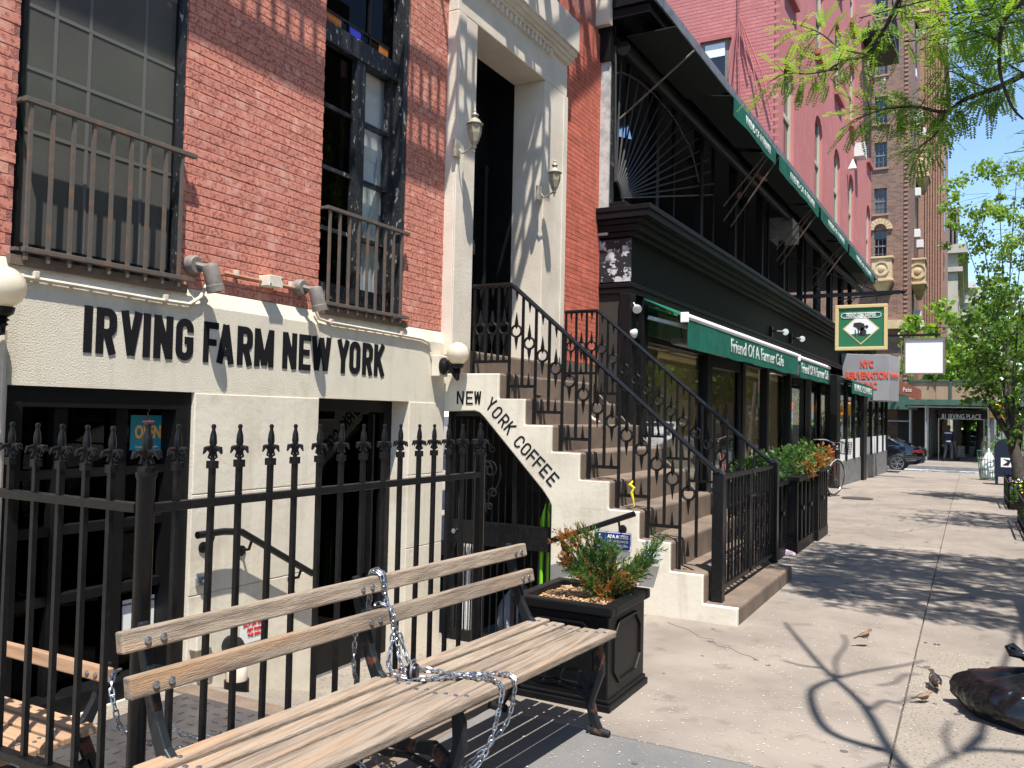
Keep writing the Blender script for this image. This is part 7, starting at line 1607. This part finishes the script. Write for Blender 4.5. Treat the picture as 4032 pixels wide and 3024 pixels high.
for k in range(6):
    for yy_ in (-.16, .16): m.bar((.44+.05*k, yy_, .82), (.44+.05*k, yy_, 1.05), .006)
    m.bar((.44, -.16+.064*k, .82), (.44, -.16+.064*k, 1.05), .006); m.bar((.70, -.16+.064*k, .82), (.70, -.16+.064*k, 1.05), .006); m.bar((.44, -.16, .82+.046*k), (.44, .16, .82+.046*k), .006); m.bar((.70, -.16, .82+.046*k), (.70, .16, .82+.046*k), .006); m.bar((.44, -.16, .82+.046*k), (.70, -.16, .82+.046*k), .006); m.bar((.44, .16, .82+.046*k), (.70, .16, .82+.046*k), .006); m.bar((.44, -.16+.064*k, .82), (.70, -.16+.064*k, .82), .006)
m.build('basket', 'iron', bk); MB().lathe([(.02, 0), (.045, .03), (.045, .05)], (.42, 0, .93), (1,0,0), 12).build('headlamp', 'chrome', bk, smooth=True); MB().bar((-.12, -.1, .22), (-.12, .1, .38), .02).build('pedals', 'iron', bk)
q = PZ(0, 3222, 1965); bk.location = (q.x-.05, q.y+.5, 0); bk.rotation_euler = (rad(6), 0, rad(70))
for o_l, y_l in LOW: o_l.location.z += gz(y_l)
# ---------------------------------------------------------------- fire escape above the frame (casts the slatted shadows on the brick)
fe = thing('fire_escape', 'black iron fire escape fixed to the upper townhouse wall', 'fire escape', (.3, -1, 5.7))
def platform(y0_, y1_, z_, xo, rail=True):
    for k in range(11):
        x_ = .08+(xo-.1)*k/10; MB().box(x_, x_+.065, y0_, y1_, z_, z_+.02).build('slat', 'iron', fe)
    for y_ in (y0_, y1_): MB().box(-.04, xo, y_-.02, y_+.02, z_-.03, z_).build('bearer', 'iron', fe)
    if rail:
        for zz in (.02, .45, .9): MB().bar((xo, y0_, z_+zz), (xo, y1_, z_+zz), .05).build('rail', 'iron', fe)
        n = int((y1_-y0_)/.13)
        for k in range(n+1): y_ = y0_+(y1_-y0_)*k/n; MB().bar((xo, y_, z_), (xo, y_, z_+.9), .02).build('baluster', 'iron', fe)
def guard_rail(y0_, y1_, z_, xo):
    MB().box(xo-.03, xo+.03, y0_, y1_, z_, z_+.10).build('channel', 'iron', fe)
    for zz in (.48, .9): MB().bar((xo, y0_, z_+zz), (xo, y1_, z_+zz), .035).build('rail', 'iron', fe)
    n = int((y1_-y0_)/.125)
    for k in range(n+1): y_ = y0_+(y1_-y0_)*k/n; MB().bar((xo, y_, z_), (xo, y_, z_+.9), .022).build('baluster', 'iron', fe)
    for y_ in (y0_, (y0_+y1_)/2, y1_): MB().bar((-.04, y_, z_-.01), (xo, y_, z_-.01), .035).build('bearer', 'iron', fe)
    for k in range(3): MB().box(.03+.06*k, .07+.06*k, y0_, y1_, z_, z_+.02).build('slat', 'iron', fe)
guard_rail(-5.0, -1.95, 5.80, .55); guard_rail(-1.9, 1.1, 5.72, .60)
# drop stair along the wall in front of the doorway
for s in (.35, .85):
    MB().bar((s+.12, -.2, 7.6), (s+.12, 2.6, 5.95 if False else 9.6), .05, .09).build('stringer', 'iron', fe)
for k in range(9): y_ = -.1+.3*k; MB().box(.46, .98, y_, y_+.16, 7.68+.21*k, 7.70+.21*k).build('tread', 'iron', fe)
for k in range(10): y_ = -.1+.27*k; MB().bar((1.0, y_, 7.7+.19*k), (1.0, y_, 8.6+.19*k), .014).build('baluster', 'iron', fe)
MB().bar((1.0, -.2, 8.5), (1.0, 2.6, 10.5), .03).build('rail', 'iron', fe)
# ---------------------------------------------------------------- trees
def limb(mb, pts, r0, r1, n=7):
    P = [Vector(p) for p in pts]; pts = []
    for i in range(len(P)-1):
        p0, p1, p2, p3 = P[max(i-1, 0)], P[i], P[i+1], P[min(i+2, len(P)-1)]
        for s in range(4):
            t = s/4; pts.append(.5*((2*p1)+(-p0+p2)*t+(2*p0-5*p1+4*p2-p3)*t*t+(-p0+3*p1-3*p2+p3)*t**3))
    pts.append(P[-1]); k = len(pts); mb.tube(pts, [r0+(r1-r0)*i/(k-1) for i in range(k)], n)
def pinnate(mb, p, d, L, pairs=9, lw=.017, ll=.03, droop=.25):
    d = Vector(d).normalized(); side = d.cross(Vector((0,0,1))); side = side.normalized() if side.length > .05 else Vector((1,0,0)); up_ = side.cross(d)
    q = Vector(p)
    for i in range(pairs):
        d = (d+Vector((0,0,-droop/pairs))).normalized(); q = q+d*(L/pairs); s = ll*(1 if 1 < i < pairs-2 else .7)
        for sg in (-1, 1):
            o = (side*sg*.92+d*.35+Vector((0,0,random.uniform(-.35, .15)))).normalized(); w = d*lw*.5
            mb.quad(q, q+o*s*.5+w, q+o*s, q+o*s*.5-w)
    # thin stalk
def locust_spray(lf, tw, path, n_per, L=(.12, .20), dens=1.0, ll=.031):
    "twigs with pinnate leaves along a branch path"
    P = [Vector(p) for p in path]
    for a, b in zip(P[:-1], P[1:]):
        m = max(1, int((b-a).length/.055*dens))
        for i in range(m):
            p = a.lerp(b, (i+random.random())/m); t = (b-a).normalized()
            for k in range(n_per):
                v = (Vector([random.uniform(-1, 1) for _ in range(3)])+t*.5+Vector((0,0,-.15))).normalized(); tl = random.uniform(.02, .24); e = p+v*tl
                if tl > .10 and k == 0: tw.tube([p, e], [.004, .002], 4)
                pinnate(lf, p+v*tl*.6, v+Vector((0,0,-.12)), random.uniform(*L), random.randint(8, 11), ll=ll)
t1 = thing('locust_tree', 'honey locust leaning over the pavement with feathery leaves at the top of the view', 'tree', (5.0, 1.6, 0))
tr, lf, tw = MB(), MB(), MB()
limb(tr, [(5.0, 1.6, -.1), (5.02, 1.5, 1.2), (4.95, 1.4, 2.6), (4.9, 1.2, 3.6)], .17, .12, 10)
# branches seen in the photograph (about 7 m from the camera)
B1 = [PD(8.0, *p) for p in ((3700, -260), (3560, -40), (3480, 120), (3420, 215), (3320, 240), (3240, 290))]
B1b = [PD(7.8, *p) for p in ((3420, 215), (3310, 190), (3230, 130), (3150, 100))]; B1c = [PD(7.6, *p) for p in ((3300, 270), (3180, 290), (3090, 290), (3020, 330))]; B1d = [PD(8.2, *p) for p in ((3560, -40), (3530, 60), (3480, 110))]
B2 = [PD(7.2, *p) for p in ((4300, 200), (4120, 250), (4000, 310), (3900, 355), (3800, 390), (3720, 440), (3600, 420), (3480, 430), (3370, 470))]
B2b = [PD(7.0, *p) for p in ((3720, 440), (3690, 520), (3620, 580), (3580, 600))]; B2c = [PD(7.3, *p) for p in ((3900, 355), (3820, 320), (3740, 280), (3720, 330))]; B2d = [PD(7.1, *p) for p in ((4032, 290), (3960, 250), (3880, 230))]
B3 = [PD(6.6, *p) for p in ((4120, -80), (4010, 20), (3950, 90), (3935, 180), (3940, 300), (3985, 420), (4030, 470))]; B3b = [PD(6.6, *p) for p in ((3950, 90), (3880, 60), (3790, 50), (3730, 80))]; B3c = [PD(6.6, *p) for p in ((3935, 160), (3860, 130), (3800, 110))]
hub = Vector((4.9, 1.2, 3.6))
limb(tr, [hub, (4.8, 1.3, 4.6), B1[0].lerp(Vector((4.8, 1.3, 4.6)), .4), B1[0]], .09, .03); limb(tr, [hub, Vector((4.9, .9, 4.0)), B2[0]], .07, .03); limb(tr, [hub, Vector((4.8, .5, 4.2)), B3[0]], .06, .025)
for B, r0 in ((B1, .022), (B2, .026), (B3, .02)): limb(tr, B, r0, .006)
for B in (B1b, B1c, B1d, B2b, B2c, B2d, B3b, B3c): limb(tr, B, .009, .003, 5)
for B, n in ((B1[2:], 7), (B1b, 7), (B1c, 7), (B1d, 6), (B2[2:], 16), (B2b, 12), (B2c, 15), (B2d, 10), (B3[1:4], 6), (B3b, 10), (B3c, 10)): locust_spray(lf, tw, B, n)
# overhead limbs (out of the frame) that shade the pavement
def at_shadow(x, y, z): return Vector((x+SXZ*z, y+SYZ*z, z))
SH = [[PZ(0, *p) for p in pts] for pts in (((4300, 3400), (3600, 3060), (3400, 2780), (3240, 2630), (3120, 2490), (3090, 2450)), ((3500, 2960), (3260, 2880), (3190, 2740), (3240, 2690), (3380, 2650), (3560, 2620), (3640, 2600)), ((4300, 3000), (4000, 2960), (3800, 2960), (3640, 3040)), ((3860, 2900), (3900, 2760), (3990, 2520), (4020, 2440)), ((3230, 2630), (3150, 2620), (3080, 2600)), ((3420, 2800), (3480, 2760), (3540, 2770), (3600, 2740)), ((3300, 2680), (3290, 2600), (3330, 2540), (3320, 2500)), ((3560, 3040), (3500, 3010), (3420, 3030), (3360, 3060)), ((3760, 2990), (3720, 2900), (3740, 2840)), ((3460, 2700), (3520, 2690), (3560, 2660), (3620, 2655)))]
for i, pts in enumerate(SH):
    zz = 4.6+.1*min(i, 3); limb(tr, [at_shadow(p.x, p.y, zz+.06*j) for j, p in enumerate(pts)], (.034, .03, .028, .022, .015, .016, .012, .016, .014, .012)[i], .009, 7)
limb(tr, [(4.95, 1.4, 2.6), (5.2, .2, 3.6), at_shadow(SH[0][0].x, SH[0][0].y, 4.6)], .10, .05, 8); limb(tr, [(5.2, .2, 3.6), at_shadow(SH[2][0].x, SH[2][0].y, 4.8)], .06, .04, 7); limb(tr, [at_shadow(SH[2][2].x, SH[2][2].y, 4.9), at_shadow(SH[3][0].x, SH[3][0].y, 4.9)], .03, .03, 6)
# leafy part whose dapple lies across the middle pavement
for k in range(215):
    gx, gy = (random.uniform(2.2, 5.4), random.uniform(1.0, 4.5)) if k < 165 else (random.uniform(3.3, 5.3), random.uniform(7.6, 9.6))
    if gx < 3.0 and gy < 1.7: continue
    z = random.uniform(4.6, 5.6); p = at_shadow(gx, gy, z)
    q = [p+Vector((-.45, random.uniform(-.12, .12), .0)), p, p+Vector((.45, random.uniform(-.12, .12), .05))]; tw.tube(q, .006, 4); locust_spray(lf, tw, q, 3, dens=.7, ll=.036)
for k in range(8): p = at_shadow(2.4+.35*k, 2.4+random.uniform(-.6, .6), 5.0); tw.tube([hub+Vector((0, 0, .5)), p], [.03, .008], 5)
tr.build('trunk', 'bark', t1, smooth=50); tw.build('twigs', 'bark', t1); lf.build('crown', 'leaf_locust', t1)
# dapple further up the pavement: second locust, trunk beyond the frame
def clump_tree(name, label, base, cents, nl, leaf, m_, r0, group=None, limbs=True, pinn=False, cat='tree', flat=.45):
    t = thing(name, label, cat, tuple(base), group); tr, lf = MB(), MB(); b = Vector(base); top = sum((Vector(c_) for c_, _ in cents), Vector())/len(cents)
    fork = b.lerp(Vector((top.x, top.y, top.z)), .45); limb(tr, [b-Vector((0,0,.1)), b.lerp(fork, .5)+Vector((r0*.4, 0, 0)), fork], r0, r0*.7, 9)
    tot = sum(r[0]*r[1]*r[2] for _, r in cents)
    for c_, r in cents:
        c_ = Vector(c_)
        if limbs: limb(tr, [fork, fork.lerp(c_, .5)+Vector([random.uniform(-.15, .15)*r[0] for _ in range(3)]), c_+Vector((0, 0, r[2]*.3))], r0*.4, r0*.08, 6)
        n = int(nl*r[0]*r[1]*r[2]/tot); nc = max(5, n//45)
        for k in range(nc):
            v = Vector([random.gauss(0, 1) for _ in range(3)]).normalized()*random.uniform(.25, 1.0)**.4; cc = c_+Vector((v.x*r[0], v.y*r[1], v.z*r[2])); cr = min(r)*random.uniform(.16, .34)
            if k % 3 == 0: limb(tr, [c_+Vector((v.x*r[0]*.2, v.y*r[1]*.2, v.z*r[2]*.2)), cc], r0*.09, r0*.03, 4)
            for j in range(n//nc):
                u = Vector([random.gauss(0, .55) for _ in range(3)]); p = cc+Vector((u.x*cr, u.y*cr, u.z*cr*.7)); d = Vector([random.uniform(-1, 1) for _ in range(3)]); d.z -= .3; d.normalize()
                if pinn: pinnate(lf, p, d, leaf*3.5, 6, leaf*.45, leaf); continue
                s = d.cross(Vector([random.uniform(-1, 1) for _ in range(3)])).normalized(); l = leaf*random.uniform(.6, 1.25); lf.quad(p, p+d*l*.5+s*l*flat, p+d*l, p+d*l*.5-s*l*flat)
    tr.build('trunk', 'bark', t, smooth=50); lf.build('crown', m_, t); return t
def pc(px, py, d): return tuple(PD(d, px, py))
clump_tree('street_tree', 'leafy kerb tree with dark green glossy leaves beside the mailbox', (4.62, 11.7, 0), [(pc(3905, 1310, 19), (.75, 1.0, .65)), (pc(4020, 1220, 18.5), (.9, 1.2, .8)), (pc(3960, 1480, 18.5), (.75, 1.0, .6)), (pc(4080, 1500, 18.5), (.9, 1.0, .9)), (pc(3840, 1430, 19), (.42, .6, .35)), (pc(3865, 1570, 18.7), (.35, .5, .28)), (pc(4010, 1690, 17.6), (.25, .4, .3))], 4600, .09, 'leaf_pear', .13)
clump_tree('street_tree', 'light green honey locust crown standing over the crossing', (5.1, 26.4, -.27), [(pc(3930, 760, 35), (2.0, 2.0, 1.0)), (pc(4040, 900, 35), (2.0, 2.3, 1.3)), (pc(3790, 940, 34.5), (1.1, 1.4, .65)), (pc(4010, 640, 35), (1.3, 1.5, .65)), (pc(3990, 1080, 35), (1.5, 1.8, .8)), (pc(3860, 830, 34.5), (1.0, 1.3, .5))], 5600, .15, 'leaf_light', .09, pinn=False, flat=.35)
TRG = 'street trees further up the avenue'
for i, (lb_, px, py, d, R_) in enumerate((('bushy green tree showing just past the blank white sign', 3760, 1290, 48, 2.6), ('round green tree behind the kerb tree', 3850, 1330, 55, 3.2), ('green tree standing beyond the sidewalk shed', 3800, 1420, 60, 2.6), ('tall green tree at the right edge of the avenue', 4000, 1380, 60, 4.2))):
    c_ = Vector(pc(px, py, d)); clump_tree('avenue_tree', lb_, (c_.x, c_.y, -.43), [(tuple(c_), (R_, R_, R_*.8)), (tuple(c_+Vector((R_*.6, 0, -R_*.7))), (R_*.8, R_, R_*.6)), (tuple(c_+Vector((-R_*.4, 0, -R_*.8))), (R_*.7, R_, R_*.6))], 2000, .32, 'leaf_light' if i % 2 == 0 else 'leaf_pear', .22, TRG)
# park beyond the shed
pkf = thing('park_fence', 'black iron park railings seen under the sidewalk shed', 'fence', (3.5, 70, 0)); yP = 70
for k in range(60): MB().bar((-1+k*.28, yP, -.43), (-1+k*.28, yP, 2.3), .05).build('bar', 'iron', pkf)
for z_ in (.25, 2.1): MB().box(-1, 16, yP-.03, yP+.03, z_, z_+.06).build('rail', 'iron', pkf)
lawn = MB().box(-30, 40, 70.3, 140, -.6, -.40).build('park_lawn', 'leaf_light', kind='structure')
for i, (x_, y_, r_, h_) in enumerate(((-2, 80, 3.5, 3.2), (4, 84, 4, 3.5), (9, 80, 4, 3.2), (15, 86, 5, 4), (2, 95, 5, 5.5), (12, 98, 6, 7))):
    clump_tree('park_tree', 'green park tree behind the iron railings', (x_, y_, -.43), [((x_, y_, h_), (r_, r_, h_*.75)), ((x_+r_*.5, y_, h_*.6), (r_*.8, r_, h_*.5))], 1300, .42, 'leaf_light' if i % 2 else 'leaf_pear', .2, 'park trees behind the railings')
# far side of the avenue: trees and house fronts that mirror in the windows
for i, y_ in enumerate((-2, 6, 14, 23, 37, 45, 53, 61, 70, 80, 92)):
    clump_tree('opposite_tree', 'street tree on the far side of the avenue', (16.4, y_, 0), [((16.2, y_, 6.0), (2.9, 3.4, 2.6)), ((15.0, y_+1, 4.2), (2.2, 2.6, 1.6)), ((16.8, y_-1.4, 8.4), (2.4, 2.8, 1.9))], 2200, .30 if i < 4 else .42, 'leaf_light' if i % 2 else 'leaf_pear', .16, 'street trees on the far side of the avenue')
for i, (a, b, h_, m_) in enumerate(((-14, -2, 17, 'brownstone'), (-1.9, 9, 21, 'interior_tan'), (9.1, 22, 19, 'tower_brick'), (22.1, 25.5, 16, 'interior_tan'), (34, 50, 24, 'tower_brick_lit'), (50.1, 72, 22, 'interior_tan'), (72.1, 110, 26, 'tower_brick'))):
    o = thing('opposite_house', ('brown stone house', 'pale stone house', 'dark brick house', 'narrow pale house', 'tall orange brick house', 'broad tan house', 'long dark brick house')[i]+' on the far side of the avenue', 'building', (21, (a+b)/2, 0), 'houses on the far side of the avenue'); MB().box(20, 32, a, b, 0, h_).build('wall', m_, o)
    n = int((b-a)/2.6)
    for f in range(int(h_/3.6)):
        for k in range(n): y_ = a+(b-a)*(k+.5)/n; w_ = MB().box(19.93, 20.0, y_-.55, y_+.55, .9+f*3.6, 2.9+f*3.6).build('window', 'far_white', o); MB().box(19.9, 19.94, y_-.45, y_+.45, 1.0+f*3.6, 2.8+f*3.6).build('pane', 'car_glass', w_)
    MB().box(19.6, 20, a, b, h_-.6, h_).build('cornice', m_, o)
